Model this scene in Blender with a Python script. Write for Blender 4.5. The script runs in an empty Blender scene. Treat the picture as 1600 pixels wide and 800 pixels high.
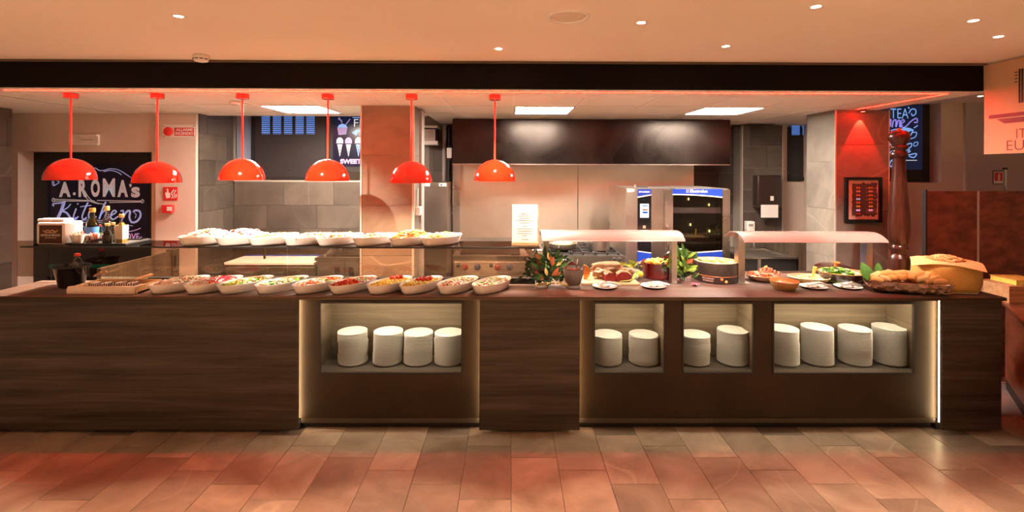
import bpy, bmesh, math, random
from mathutils import Matrix, Vector, noise

random.seed(7)
SC = bpy.context.scene
COL = SC.collection
PI = math.pi

# ------------------------------------------------------------------ camera
F, CX, CY, H = 755.0, 800.0, 265.0, 1.72
YAW, ROLL = math.radians(0.34), math.radians(0.175)
CR = Matrix.Rotation(-YAW, 3, 'Z') @ Matrix.Rotation(PI / 2, 3, 'X') @ Matrix.Rotation(ROLL, 3, 'Z')
cam_d = bpy.data.cameras.new('camera')
cam_d.sensor_fit = 'HORIZONTAL'; cam_d.sensor_width = 36.0
cam_d.lens = F * 36.0 / 1600.0
cam_d.shift_x = 0.0; cam_d.shift_y = -(400.0 - CY) / 1600.0
cam_d.clip_start = 0.05
cam = bpy.data.objects.new('camera', cam_d)
cam.matrix_world = Matrix.Translation((0, 0, H)) @ CR.to_4x4()
COL.objects.link(cam)
SC.camera = cam

# ------------------------------------------------------------------ world and exposure
w = bpy.data.worlds.new('world'); SC.world = w; w.use_nodes = True
w.node_tree.nodes['Background'].inputs[0].default_value = (1.0, 0.60, 0.36, 1)
w.node_tree.nodes['Background'].inputs[1].default_value = 0.09
vs = SC.view_settings
vs.view_transform = 'Standard'; vs.look = 'None'; vs.gamma = 1.0; vs.use_curve_mapping = False
vs.exposure = 1.0
SC.cycles.max_bounces = 8
SC.cycles.transparent_max_bounces = 16
SC.cycles.caustics_reflective = False
SC.cycles.caustics_refractive = False
SC.cycles.sample_clamp_indirect = 6.0

# light levels used by the builders below
L_PANEL, L_LED, L_NICHE, L_VLED = 66.0, 120.0, 62.0, 24.0
L_PENDANT, L_GANTRY, L_DOWN = 62.0, 9.0, 75.0

# ------------------------------------------------------------------ pixel <-> world
def ray(px, py):
    return CR @ Vector(((px - CX) / F, -(py - CY) / F, -1.0))
def P(px, py, Y):
    d = ray(px, py); t = Y / d.y
    return Vector((d.x * t, Y, H + d.z * t))
def PX(px, py, X):
    d = ray(px, py); t = X / d.x
    return Vector((X, d.y * t, H + d.z * t))
def PZ(px, py, Z):
    d = ray(px, py); t = (Z - H) / d.z
    return Vector((d.x * t, d.y * t, Z))
def proj(v):
    c = CR.transposed() @ (Vector(v) - Vector((0, 0, H)))
    return CX + F * c.x / -c.z, CY - F * c.y / -c.z
def RX(px, Y, py=400):
    return P(px, py, Y).x
def RZ(py, Y, px=800):
    return P(px, py, Y).z

# ------------------------------------------------------------------ materials
def nt(m):
    m.use_nodes = True
    return m.node_tree, m.node_tree.nodes['Principled BSDF']
def lerp(a, b, t): return tuple(a[i] + (b[i] - a[i]) * t for i in range(3))
def rgba(c): return (c[0], c[1], c[2], 1.0)
MATS = {}
def mat(name, col, rough=0.5, metal=0.0, var=0.0, scale=8.0, stretch=(1, 1, 1), bump=0.0, bscale=None,
        emit=None, es=0.0, coat=0.0, spec=0.5, rnd=0.0, col2=None, detail=4.0, trans=0.0, sss=0.0, rvar=0.0):
    m = bpy.data.materials.new(name); t, b = nt(m); N, L = t.nodes, t.links
    b.inputs['Roughness'].default_value = rough
    b.inputs['Metallic'].default_value = metal
    b.inputs['Specular IOR Level'].default_value = spec
    if coat: b.inputs['Coat Weight'].default_value = coat; b.inputs['Coat Roughness'].default_value = 0.03
    if trans: b.inputs['Transmission Weight'].default_value = trans
    if sss:
        b.inputs['Subsurface Weight'].default_value = sss; b.inputs['Subsurface Radius'].default_value = (0.01, 0.006, 0.004)
    b.inputs['Base Color'].default_value = rgba(col)
    if emit:
        b.inputs['Emission Color'].default_value = rgba(emit); b.inputs['Emission Strength'].default_value = es
    if var or bump or rnd or rvar:
        tc = N.new('ShaderNodeTexCoord'); mp = N.new('ShaderNodeMapping')
        mp.inputs['Scale'].default_value = stretch
        L.new(tc.outputs['Object'], mp.inputs['Vector'])
        vec = mp.outputs['Vector']
        if rnd:
            oi = N.new('ShaderNodeObjectInfo')
            ad = N.new('ShaderNodeVectorMath'); ad.operation = 'ADD'
            ml = N.new('ShaderNodeMath'); ml.operation = 'MULTIPLY'; ml.inputs[1].default_value = 57.0
            L.new(oi.outputs['Random'], ml.inputs[0]); L.new(vec, ad.inputs[0]); L.new(ml.outputs[0], ad.inputs[1])
            vec = ad.outputs[0]
        nz = N.new('ShaderNodeTexNoise'); nz.inputs['Scale'].default_value = scale; nz.inputs['Detail'].default_value = detail
        nz.inputs['Roughness'].default_value = 0.6
        L.new(vec, nz.inputs['Vector'])
        if var or col2:
            cr = N.new('ShaderNodeValToRGB')
            a = col2 if col2 else tuple(max(0, c * (1 - var)) for c in col)
            d = col if col2 else tuple(min(1, c * (1 + var)) for c in col)
            cr.color_ramp.elements[0].position = 0.3; cr.color_ramp.elements[1].position = 0.7
            cr.color_ramp.elements[0].color = rgba(a); cr.color_ramp.elements[1].color = rgba(d)
            L.new(nz.outputs['Fac'], cr.inputs['Fac'])
            out = cr.outputs['Color']
            if rnd:
                hs = N.new('ShaderNodeHueSaturation')
                mr = N.new('ShaderNodeMapRange'); mr.inputs['To Min'].default_value = 1 - rnd; mr.inputs['To Max'].default_value = 1 + rnd
                L.new(oi.outputs['Random'], mr.inputs['Value']); L.new(mr.outputs[0], hs.inputs['Value'])
                L.new(out, hs.inputs['Color']); out = hs.outputs['Color']
            L.new(out, b.inputs['Base Color'])
        if rvar:
            mr2 = N.new('ShaderNodeMapRange'); mr2.inputs['To Min'].default_value = max(0.02, rough - rvar); mr2.inputs['To Max'].default_value = rough + rvar
            L.new(nz.outputs['Fac'], mr2.inputs['Value']); L.new(mr2.outputs[0], b.inputs['Roughness'])
        if bump:
            n2 = nz
            if bscale:
                n2 = N.new('ShaderNodeTexNoise'); n2.inputs['Scale'].default_value = bscale; n2.inputs['Detail'].default_value = 5
                L.new(vec, n2.inputs['Vector'])
            bp = N.new('ShaderNodeBump'); bp.inputs['Strength'].default_value = bump; bp.inputs['Distance'].default_value = 0.01
            L.new(n2.outputs['Fac'], bp.inputs['Height']); L.new(bp.outputs[0], b.inputs['Normal'])
    MATS[name] = m
    return m

def stone(name, c_dark, c_light, c_vein, rough=0.5, scale=2.2, rnd=0.16, vein=0.6, spec=0.4, vs_=0.34, vw=0.0035):
    """stone tile: cloudy ground colour, thin warped veins, each tile with its own drift and tone"""
    m = bpy.data.materials.new(name); t, b = nt(m); N, L = t.nodes, t.links
    b.inputs['Roughness'].default_value = rough; b.inputs['Specular IOR Level'].default_value = spec
    tc = N.new('ShaderNodeTexCoord'); oi = N.new('ShaderNodeObjectInfo')
    ml = N.new('ShaderNodeMath'); ml.operation = 'MULTIPLY'; ml.inputs[1].default_value = 91.0
    L.new(oi.outputs['Random'], ml.inputs[0])
    ad = N.new('ShaderNodeVectorMath'); ad.operation = 'ADD'
    L.new(tc.outputs['Object'], ad.inputs[0]); L.new(ml.outputs[0], ad.inputs[1])
    nz = N.new('ShaderNodeTexNoise'); nz.inputs['Scale'].default_value = scale; nz.inputs['Detail'].default_value = 8; nz.inputs['Roughness'].default_value = 0.62
    nz.inputs['Distortion'].default_value = 0.6
    L.new(ad.outputs[0], nz.inputs['Vector'])
    cr = N.new('ShaderNodeValToRGB'); cr.color_ramp.elements[0].position = 0.32; cr.color_ramp.elements[1].position = 0.7
    cr.color_ramp.elements[0].color = rgba(c_dark); cr.color_ramp.elements[1].color = rgba(c_light)
    L.new(nz.outputs['Fac'], cr.inputs['Fac'])
    # veins
    vn = N.new('ShaderNodeTexNoise'); vn.inputs['Scale'].default_value = scale * vs_; vn.inputs['Detail'].default_value = 1.5; vn.inputs['Distortion'].default_value = 0.35
    ad2 = N.new('ShaderNodeVectorMath'); ad2.operation = 'ADD'; ad2.inputs[1].default_value = (13.1, 4.7, 8.3)
    L.new(ad.outputs[0], ad2.inputs[0]); L.new(ad2.outputs[0], vn.inputs['Vector'])
    s1 = N.new('ShaderNodeMath'); s1.operation = 'SUBTRACT'; s1.inputs[1].default_value = 0.5
    s2 = N.new('ShaderNodeMath'); s2.operation = 'ABSOLUTE'
    mr = N.new('ShaderNodeMapRange'); mr.inputs['From Min'].default_value = 0.0; mr.inputs['From Max'].default_value = vw
    mr.inputs['To Min'].default_value = vein; mr.inputs['To Max'].default_value = 0.0
    L.new(vn.outputs['Fac'], s1.inputs[0]); L.new(s1.outputs[0], s2.inputs[0]); L.new(s2.outputs[0], mr.inputs['Value'])
    mx = N.new('ShaderNodeMixRGB'); mx.inputs['Color2'].default_value = rgba(c_vein)
    L.new(mr.outputs[0], mx.inputs['Fac']); L.new(cr.outputs['Color'], mx.inputs['Color1'])
    hs = N.new('ShaderNodeHueSaturation'); m2 = N.new('ShaderNodeMapRange')
    m2.inputs['To Min'].default_value = 1 - rnd; m2.inputs['To Max'].default_value = 1 + rnd
    fr = N.new('ShaderNodeMath'); fr.operation = 'FRACT'; k = N.new('ShaderNodeMath'); k.operation = 'MULTIPLY'; k.inputs[1].default_value = 7.3
    L.new(oi.outputs['Random'], k.inputs[0]); L.new(k.outputs[0], fr.inputs[0]); L.new(fr.outputs[0], m2.inputs['Value'])
    L.new(m2.outputs[0], hs.inputs['Value']); L.new(mx.outputs[0], hs.inputs['Color'])
    L.new(hs.outputs['Color'], b.inputs['Base Color'])
    fn = N.new('ShaderNodeTexNoise'); fn.inputs['Scale'].default_value = 60; fn.inputs['Detail'].default_value = 4
    L.new(ad.outputs[0], fn.inputs['Vector'])
    bp = N.new('ShaderNodeBump'); bp.inputs['Strength'].default_value = 0.18; bp.inputs['Distance'].default_value = 0.004
    L.new(fn.outputs['Fac'], bp.inputs['Height']); L.new(bp.outputs[0], b.inputs['Normal'])
    MATS[name] = m
    return m

def woodgrain(name, c1, c2, c3, rough=0.5, axis='X', sc=1.0, spec=0.35, fine=(0.55, 1.4)):
    """laminate with long horizontal streaks along axis"""
    m = bpy.data.materials.new(name); t, b = nt(m); N, L = t.nodes, t.links
    b.inputs['Roughness'].default_value = rough; b.inputs['Specular IOR Level'].default_value = spec
    tc = N.new('ShaderNodeTexCoord'); mp = N.new('ShaderNodeMapping')
    s = [14.0, 14.0, 14.0]; s['XYZ'.index(axis)] = 0.9
    mp.inputs['Scale'].default_value = [v * sc for v in s]
    L.new(tc.outputs['Object'], mp.inputs['Vector'])
    n1 = N.new('ShaderNodeTexNoise'); n1.inputs['Scale'].default_value = 1.0; n1.inputs['Detail'].default_value = 6; n1.inputs['Roughness'].default_value = 0.65; n1.inputs['Distortion'].default_value = 0.5
    L.new(mp.outputs[0], n1.inputs['Vector'])
    cr = N.new('ShaderNodeValToRGB'); e = cr.color_ramp.elements
    e[0].position = 0.28; e[1].position = 0.74; e[0].color = rgba(c1); e[1].color = rgba(c3)
    x = e.new(0.5); x.color = rgba(c2)
    L.new(n1.outputs['Fac'], cr.inputs['Fac'])
    mp2 = N.new('ShaderNodeMapping'); s2 = [90.0] * 3; s2['XYZ'.index(axis)] = 1.6
    mp2.inputs['Scale'].default_value = [v * sc for v in s2]
    L.new(tc.outputs['Object'], mp2.inputs['Vector'])
    n2 = N.new('ShaderNodeTexNoise'); n2.inputs['Scale'].default_value = 1.0; n2.inputs['Detail'].default_value = 3
    L.new(mp2.outputs[0], n2.inputs['Vector'])
    mr = N.new('ShaderNodeMapRange'); mr.inputs['From Min'].default_value = 0.3; mr.inputs['From Max'].default_value = 0.7; mr.inputs['To Min'].default_value = fine[0]; mr.inputs['To Max'].default_value = fine[1]
    L.new(n2.outputs['Fac'], mr.inputs['Value'])
    mu = N.new('ShaderNodeMixRGB'); mu.blend_type = 'MULTIPLY'; mu.inputs['Fac'].default_value = 1.0
    L.new(cr.outputs['Color'], mu.inputs['Color1']); L.new(mr.outputs[0], mu.inputs['Color2'])
    L.new(mu.outputs[0], b.inputs['Base Color'])
    bp = N.new('ShaderNodeBump'); bp.inputs['Strength'].default_value = 0.12; bp.inputs['Distance'].default_value = 0.002
    L.new(n2.outputs['Fac'], bp.inputs['Height']); L.new(bp.outputs[0], b.inputs['Normal'])
    MATS[name] = m
    return m

def brushed(name, col, rough=0.3, axis='Z', amount=0.12, blotch=0.25, metal=1.0):
    m = bpy.data.materials.new(name); t, b = nt(m); N, L = t.nodes, t.links
    b.inputs['Metallic'].default_value = metal
    tc = N.new('ShaderNodeTexCoord'); mp = N.new('ShaderNodeMapping')
    s = [160.0] * 3; s['XYZ'.index(axis)] = 2.0
    mp.inputs['Scale'].default_value = s
    L.new(tc.outputs['Object'], mp.inputs['Vector'])
    n1 = N.new('ShaderNodeTexNoise'); n1.inputs['Scale'].default_value = 1.0; n1.inputs['Detail'].default_value = 2
    L.new(mp.outputs[0], n1.inputs['Vector'])
    n2 = N.new('ShaderNodeTexNoise'); n2.inputs['Scale'].default_value = 1.7; n2.inputs['Detail'].default_value = 4; n2.inputs['Distortion'].default_value = 0.8
    L.new(tc.outputs['Object'], n2.inputs['Vector'])
    mr = N.new('ShaderNodeMapRange'); mr.inputs['To Min'].default_value = max(0.05, rough - amount); mr.inputs['To Max'].default_value = rough + amount
    L.new(n2.outputs['Fac'], mr.inputs['Value']); L.new(mr.outputs[0], b.inputs['Roughness'])
    cr = N.new('ShaderNodeValToRGB'); cr.color_ramp.elements[0].position = 0.3; cr.color_ramp.elements[1].position = 0.7
    cr.color_ramp.elements[0].color = rgba(tuple(c * (1 - blotch) for c in col)); cr.color_ramp.elements[1].color = rgba(tuple(min(1, c * (1 + blotch * 0.5)) for c in col))
    L.new(n2.outputs['Fac'], cr.inputs['Fac']); L.new(cr.outputs[0], b.inputs['Base Color'])
    bp = N.new('ShaderNodeBump'); bp.inputs['Strength'].default_value = 0.12; bp.inputs['Distance'].default_value = 0.001
    ad = N.new('ShaderNodeMath'); ad.operation = 'MULTIPLY_ADD'; ad.inputs[1].default_value = 6.0
    L.new(n2.outputs['Fac'], ad.inputs[0]); L.new(n1.outputs['Fac'], ad.inputs[2])
    L.new(ad.outputs[0], bp.inputs['Height']); L.new(bp.outputs[0], b.inputs['Normal'])
    MATS[name] = m
    return m

def glassy(name, tint, refl=0.06, edge=0.5, grough=0.0, gmax=0.75):
    """thin sheet glass: sees through with a tint, mirrors more at grazing angles"""
    m = bpy.data.materials.new(name); m.use_nodes = True; t = m.node_tree; N, L = t.nodes, t.links
    N.remove(N['Principled BSDF'])
    tr = N.new('ShaderNodeBsdfTransparent'); tr.inputs[0].default_value = rgba(tint)
    gl = N.new('ShaderNodeBsdfGlossy'); gl.inputs['Roughness'].default_value = grough; gl.inputs[0].default_value = (1, 1, 1, 1)
    lw = N.new('ShaderNodeLayerWeight'); lw.inputs['Blend'].default_value = edge
    mr = N.new('ShaderNodeMapRange'); mr.inputs['To Min'].default_value = refl; mr.inputs['To Max'].default_value = gmax
    pw = N.new('ShaderNodeMath'); pw.operation = 'POWER'; pw.inputs[1].default_value = 2.5
    L.new(lw.outputs['Facing'], pw.inputs[0]); L.new(pw.outputs[0], mr.inputs['Value'])
    mx = N.new('ShaderNodeMixShader')
    L.new(mr.outputs[0], mx.inputs[0]); L.new(tr.outputs[0], mx.inputs[1]); L.new(gl.outputs[0], mx.inputs[2])
    L.new(mx.outputs[0], N['Material Output'].inputs['Surface'])
    MATS[name] = m
    return m

def emitter(name, col, s):
    m = bpy.data.materials.new(name); m.use_nodes = True; t = m.node_tree; N, L = t.nodes, t.links
    N.remove(N['Principled BSDF'])
    e = N.new('ShaderNodeEmission'); e.inputs[0].default_value = rgba(col); e.inputs[1].default_value = s
    L.new(e.outputs[0], N['Material Output'].inputs['Surface'])
    MATS[name] = m
    return m

# ------------------------------------------------------------------ mesh building
class MB:
    def __init__(s):
        s.bm = bmesh.new(); s.mi = 0
    def _tag(s, faces):
        for f in faces: f.material_index = s.mi
    def _face(s, vs):
        try:
            f = s.bm.faces.new(vs); f.material_index = s.mi; return f
        except ValueError:
            return None
    def box(s, x0, x1, y0, y1, z0, z1, bevel=0.0, seg=2, M=None):
        if x0 > x1: x0, x1 = x1, x0
        if y0 > y1: y0, y1 = y1, y0
        if z0 > z1: z0, z1 = z1, z0
        v = [s.bm.verts.new((x, y, z)) for z in (z0, z1) for y in (y0, y1) for x in (x0, x1)]
        fs = [s._face([v[i] for i in q]) for q in ((0, 2, 3, 1), (4, 5, 7, 6), (0, 1, 5, 4), (2, 6, 7, 3), (0, 4, 6, 2), (1, 3, 7, 5))]
        if bevel:
            es = list({e for f in fs for e in f.edges})
            r = bmesh.ops.bevel(s.bm, geom=es, offset=bevel, segments=seg, affect='EDGES', profile=0.5)
            s._tag(r['faces'])
            v = list({x for f in r['faces'] for x in f.verts} | {x for x in v if x.is_valid})
        if M is not None:
            for x in v: x.co = M @ x.co
        return s
    def lathe(s, prof, cx=0, cy=0, cz=0, n=28, sx=1.0, sy=1.0, rot=0.0, cap0=True, cap1=True, M=None):
        rings = []; new = []
        c, sn = math.cos(rot), math.sin(rot)
        for r, z in prof:
            ring = []
            for i in range(n):
                a = 2 * PI * i / n
                x, y = r * math.cos(a) * sx, r * math.sin(a) * sy
                ring.append(s.bm.verts.new((cx + x * c - y * sn, cy + x * sn + y * c, cz + z)))
            rings.append(ring); new += ring
        for a, b in zip(rings, rings[1:]):
            for i in range(n):
                s._face((a[i], a[(i + 1) % n], b[(i + 1) % n], b[i]))
        if cap0: s._face(list(reversed(rings[0])))
        if cap1: s._face(rings[-1])
        if M is not None:
            for x in new: x.co = M @ x.co
        return s
    def cyl(s, cx, cy, z0, z1, r0, r1=None, n=20, M=None):
        return s.lathe([(r0, z0), (r0 if r1 is None else r1, z1)], cx, cy, 0, n, M=M)
    def tube(s, pts, r, n=8, cap=True):
        pts = [Vector(p) for p in pts]; rings = []
        rr = r if isinstance(r, (list, tuple)) else [r] * len(pts)
        up = Vector((0, 0, 1))
        for i, p in enumerate(pts):
            d = (pts[min(i + 1, len(pts) - 1)] - pts[max(i - 1, 0)])
            d = d.normalized() if d.length > 1e-9 else Vector((0, 0, 1))
            u = up if abs(d.dot(up)) < 0.95 else Vector((1, 0, 0))
            a = d.cross(u).normalized(); b = a.cross(d).normalized()
            rings.append([s.bm.verts.new(p + a * math.cos(2 * PI * k / n) * rr[i] + b * math.sin(2 * PI * k / n) * rr[i]) for k in range(n)])
        for A, B in zip(rings, rings[1:]):
            for k in range(n): s._face((A[k], A[(k + 1) % n], B[(k + 1) % n], B[k]))
        if cap:
            s._face(list(reversed(rings[0]))); s._face(rings[-1])
        return s
    def ball(s, c, r, sub=2, M=None, jitter=0.0, jscale=6.0, seed=0):
        r3 = r if isinstance(r, (tuple, list)) else (r, r, r)
        g = bmesh.ops.create_icosphere(s.bm, subdivisions=sub, radius=1.0)
        for v in g['verts']:
            d = v.co.normalized(); k = 1.0
            if jitter: k += jitter * noise.noise(d * jscale * 0.35 + Vector((seed * 3.1, seed * 1.7, seed)))
            co = Vector((d.x * r3[0] * k, d.y * r3[1] * k, d.z * r3[2] * k))
            if M is not None: co = M @ co
            v.co = co + Vector(c)
        s._tag({f for v in g['verts'] for f in v.link_faces})
        return s
    def prism(s, poly, fn, a0, a1):
        """extrude a 2-D outline: fn(u, v, a) -> point"""
        A = [s.bm.verts.new(fn(u, v, a0)) for u, v in poly]; B = [s.bm.verts.new(fn(u, v, a1)) for u, v in poly]
        n = len(poly)
        s._face(list(reversed(A))); s._face(B)
        for i in range(n): s._face((A[i], A[(i + 1) % n], B[(i + 1) % n], B[i]))
        return s
    def poly(s, pts):
        s._face([s.bm.verts.new(p) for p in pts]); return s
    def leaf(s, base, direc, length, width, normal, curl=0.2):
        d = Vector(direc).normalized(); n = Vector(normal); a = d.cross(n)
        a = a.normalized() if a.length > 1e-6 else Vector((1, 0, 0)); n = a.cross(d).normalized()
        b = Vector(base)
        prof = [(0, 0.08), (0.25, 0.8), (0.5, 1.0), (0.78, 0.62), (1.0, 0.03)]
        rows = []
        for t, wd in prof:
            c = b + d * length * t - n * length * curl * t * t
            rows.append([s.bm.verts.new(c + a * width * 0.5 * wd + n * 0.15 * width * wd), s.bm.verts.new(c), s.bm.verts.new(c - a * width * 0.5 * wd + n * 0.15 * width * wd)])
        for p, q in zip(rows, rows[1:]):
            s._face((p[0], p[1], q[1], q[0])); s._face((p[1], p[2], q[2], q[1]))
        return s
    def build(s, name, mats, parent=None, smooth=0, loc=None):
        bmesh.ops.recalc_face_normals(s.bm, faces=s.bm.faces[:])
        me = bpy.data.meshes.new(name); s.bm.to_mesh(me); s.bm.free()
        if not isinstance(mats, (list, tuple)): mats = [mats]
        for m in mats: me.materials.append(MATS[m] if isinstance(m, str) else m)
        if smooth:
            for p in me.polygons: p.use_smooth = True
            if smooth < 180: me.set_sharp_from_angle(angle=math.radians(smooth))
        o = bpy.data.objects.new(name, me); COL.objects.link(o)
        if parent is not None: attach(o, parent)
        else:
            if loc is None and me.vertices:
                cs = [v.co for v in me.vertices]
                loc = Vector(((min(c.x for c in cs) + max(c.x for c in cs)) / 2, (min(c.y for c in cs) + max(c.y for c in cs)) / 2, min(c.z for c in cs)))
            if loc is not None:
                me.transform(Matrix.Translation(-Vector(loc))); o.location = loc
        return o

def attach(o, parent):
    o.parent = parent
    if parent.parent is None: o.matrix_parent_inverse = Matrix.Translation(-parent.location)
def tag(o, label, cat, group=None):
    o['label'] = label; o['category'] = cat
    if group: o['group'] = group
    return o
def struct(o):
    o['kind'] = 'structure'; return o
def stuff(o):
    o['kind'] = 'stuff'; return o
def thing(name, loc, label, cat, group=None):
    o = bpy.data.objects.new(name, None); o.empty_display_size = 0.05; o.location = loc; COL.objects.link(o)
    return tag(o, label, cat, group)
def copy_tree(root, loc, label=None, rotz=None):
    r = root.copy(); COL.objects.link(r); r.location = loc
    if label: r['label'] = label
    if rotz is not None: r.rotation_euler = (0, 0, rotz)
    for ch in list(root.children):
        c = ch.copy(); COL.objects.link(c); c.parent = r
        for g in list(ch.children):
            d = g.copy(); COL.objects.link(d); d.parent = c
    return r
def bx(name, m, parent, *a, **k):
    sm = k.pop('smooth', 0)
    return MB().box(*a, **k).build(name, m, parent, sm)
def light(name, kind, loc, energy, col, parent=None, **k):
    d = bpy.data.lights.new(name, kind); d.energy = energy; d.color = col
    for a, v in k.items():
        if a != 'rot': setattr(d, a, v)
    o = bpy.data.objects.new(name, d); COL.objects.link(o)
    o.location = loc
    if 'rot' in k: o.rotation_euler = k['rot']
    if parent is not None: attach(o, parent)
    return o

def text_mesh(txt, bold=0.0, res=4, space=1.0):
    c = bpy.data.curves.new('txt', 'FONT'); c.body = txt; c.size = 1.0; c.resolution_u = res; c.space_character = space
    c.offset = bold
    o = bpy.data.objects.new('txt', c); COL.objects.link(o)
    dg = bpy.context.evaluated_depsgraph_get()
    me = bpy.data.meshes.new_from_object(o.evaluated_get(dg))
    bpy.data.objects.remove(o); bpy.data.curves.remove(c)
    return me
def fit_text(txt, name, m, parent, c00, cu, cv, bold=0.0, space=1.0):
    """lay text into the parallelogram c00 + u*cu + v*cv"""
    me = text_mesh(txt, bold, space=space)
    xs = [v.co.x for v in me.vertices]; ys = [v.co.y for v in me.vertices]
    x0, x1, y0, y1 = min(xs), max(xs), min(ys), max(ys)
    c00, cu, cv = Vector(c00), Vector(cu), Vector(cv)
    for v in me.vertices:
        v.co = c00 + cu * ((v.co.x - x0) / (x1 - x0)) + cv * ((v.co.y - y0) / (y1 - y0))
    me.name = name; me.materials.clear(); me.materials.append(MATS[m])
    o = bpy.data.objects.new(name, me); COL.objects.link(o); attach(o, parent)
    return o
def ptext(txt, name, m, parent, px0, py0, px1, py1, Y, bold=0.0, space=1.0):
    a = P(px0, py1, Y); b = P(px1, py1, Y); c = P(px0, py0, Y)
    return fit_text(txt, name, m, parent, a, b - a, c - a, bold, space)
def ribbon(mb, pts, w, closed=False):
    """flat stroke in the XZ plane facing -Y"""
    pts = [Vector(p) for p in pts]; n = len(pts); L = []; R = []
    for i in range(n):
        d = pts[min(i + 1, n - 1)] - pts[max(i - 1, 0)]
        d = Vector((d.x, 0, d.z)); d = d.normalized() if d.length > 1e-9 else Vector((1, 0, 0))
        k = Vector((-d.z, 0, d.x)) * w * 0.5
        L.append(mb.bm.verts.new(pts[i] + k)); R.append(mb.bm.verts.new(pts[i] - k))
    for i in range(n - 1): mb._face((L[i], R[i], R[i + 1], L[i + 1]))
def smoothpath(pts, sub=6):
    """Catmull-Rom through 2-D points"""
    out = []
    n = len(pts)
    for i in range(n - 1):
        p0 = pts[max(i - 1, 0)]; p1 = pts[i]; p2 = pts[i + 1]; p3 = pts[min(i + 2, n - 1)]
        for k in range(sub):
            t = k / sub
            out.append(tuple(0.5 * ((2 * p1[j]) + (-p0[j] + p2[j]) * t + (2 * p0[j] - 5 * p1[j] + 4 * p2[j] - p3[j]) * t * t + (-p0[j] + 3 * p1[j] - 3 * p2[j] + p3[j]) * t ** 3) for j in range(2)))
    out.append(tuple(pts[-1]))
    return out
def strokes(name, m, parent, lines, Y, w, smooth=True):
    mb = MB()
    for ln in lines:
        ww = w
        if isinstance(ln, tuple) and len(ln) == 2 and isinstance(ln[1], float): ln, ww = ln
        pts = smoothpath(ln) if smooth and len(ln) > 2 else ln
        ribbon(mb, [P(px, py, Y) for px, py in pts], ww)
    return mb.build(name, m, parent)
def ords(n):
    base = ['first', 'second', 'third', 'fourth', 'fifth', 'sixth', 'seventh', 'eighth', 'ninth', 'tenth', 'eleventh', 'twelfth', 'thirteenth',
            'fourteenth', 'fifteenth', 'sixteenth', 'seventeenth', 'eighteenth', 'nineteenth', 'twentieth']
    if n <= 20: return base[n - 1]
    if n == 30: return 'thirtieth'
    return 'twenty-' + base[n - 21]

# ------------------------------------------------------------------ material library
stone('floor_stone', (0.20, 0.152, 0.118), (0.42, 0.33, 0.265), (0.62, 0.5, 0.4), rough=0.36, scale=2.6, rnd=0.2, vein=0.25)
stone('wall_stone', (0.060, 0.047, 0.037), (0.130, 0.103, 0.082), (0.34, 0.28, 0.22), rough=0.42, scale=2.4, rnd=0.28, vein=0.22)
stone('column_stone', (0.15, 0.10, 0.066), (0.29, 0.20, 0.135), (0.62, 0.5, 0.38), rough=0.45, scale=2.2, rnd=0.14, vein=0.5)
stone('pillar_stone', (0.12, 0.105, 0.088), (0.24, 0.212, 0.18), (0.46, 0.41, 0.35), rough=0.5, scale=2.2, rnd=0.14, vein=0.25)
mat('red_marble', (0.30, 0.095, 0.048), 0.32, col2=(0.075, 0.021, 0.012), scale=7.0, stretch=(1.0, 1.0, 1.8), detail=9, bump=0.05, bscale=30)
mat('floor_far', (0.36, 0.26, 0.19), 0.5, var=0.2, scale=2)
mat('grout', (0.16, 0.13, 0.11), 0.9, var=0.1, scale=40)
mat('wall_grout', (0.30, 0.26, 0.22), 0.9, var=0.1, scale=40)
mat('ceiling_paint', (0.78, 0.68, 0.60), 0.85, var=0.03, scale=1.2, bump=0.03, bscale=30)
mat('kitchen_ceiling', (0.80, 0.74, 0.69), 0.7, var=0.03, scale=2, bump=0.02, bscale=60)
mat('grid_bar', (0.85, 0.8, 0.76), 0.5, var=0.02)
mat('plaster_beige', (0.64, 0.54, 0.46), 0.85, var=0.04, scale=2.5, bump=0.05, bscale=60)
mat('plaster_grey_lit', (0.46, 0.42, 0.42), 0.85, var=0.05, scale=2.5, bump=0.05, bscale=60)  # grey cast of the lighting put into the plaster colour
mat('beam_dark', (0.0050, 0.0034, 0.0026), 0.55, var=0.35, scale=3.0, spec=0.10)
mat('gap_shade_and_joint', (0.12, 0.08, 0.05), 0.9, var=0.05)  # painted shade of the beam gap, also the dark ceiling joint
woodgrain('counter_wood', (0.034, 0.027, 0.022), (0.070, 0.057, 0.047), (0.116, 0.097, 0.082), rough=0.5, axis='X', spec=0.25, fine=(0.78, 1.22))
woodgrain('niche_wood', (0.095, 0.07, 0.044), (0.14, 0.105, 0.07), (0.20, 0.155, 0.105), rough=0.5, axis='X', sc=0.7, fine=(0.85, 1.15))
woodgrain('niche_wood_side', (0.11, 0.08, 0.05), (0.16, 0.12, 0.08), (0.22, 0.17, 0.115), rough=0.5, axis='Y', sc=0.7, fine=(0.85, 1.15))
woodgrain('worktop_wood', (0.085, 0.050, 0.041), (0.14, 0.086, 0.070), (0.20, 0.128, 0.106), rough=0.36, axis='X', spec=0.5)
woodgrain('divider_wood', (0.055, 0.038, 0.024), (0.095, 0.068, 0.044), (0.14, 0.10, 0.066), rough=0.5, axis='Z')
woodgrain('pale_wood', (0.42, 0.24, 0.11), (0.56, 0.34, 0.17), (0.68, 0.43, 0.23), rough=0.5, axis='X', sc=2.0)
woodgrain('mill_wood', (0.022, 0.0048, 0.0022), (0.042, 0.0095, 0.0042), (0.070, 0.017, 0.0072), rough=0.27, axis='Z', sc=1.5, spec=0.4)
mat('bronze', (0.050, 0.029, 0.012), 0.5, metal=0.3, col2=(0.024, 0.014, 0.006), scale=2.6, detail=6, rvar=0.1)
mat('bronze_edge', (0.10, 0.07, 0.045), 0.35, metal=0.8, var=0.1)
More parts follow.
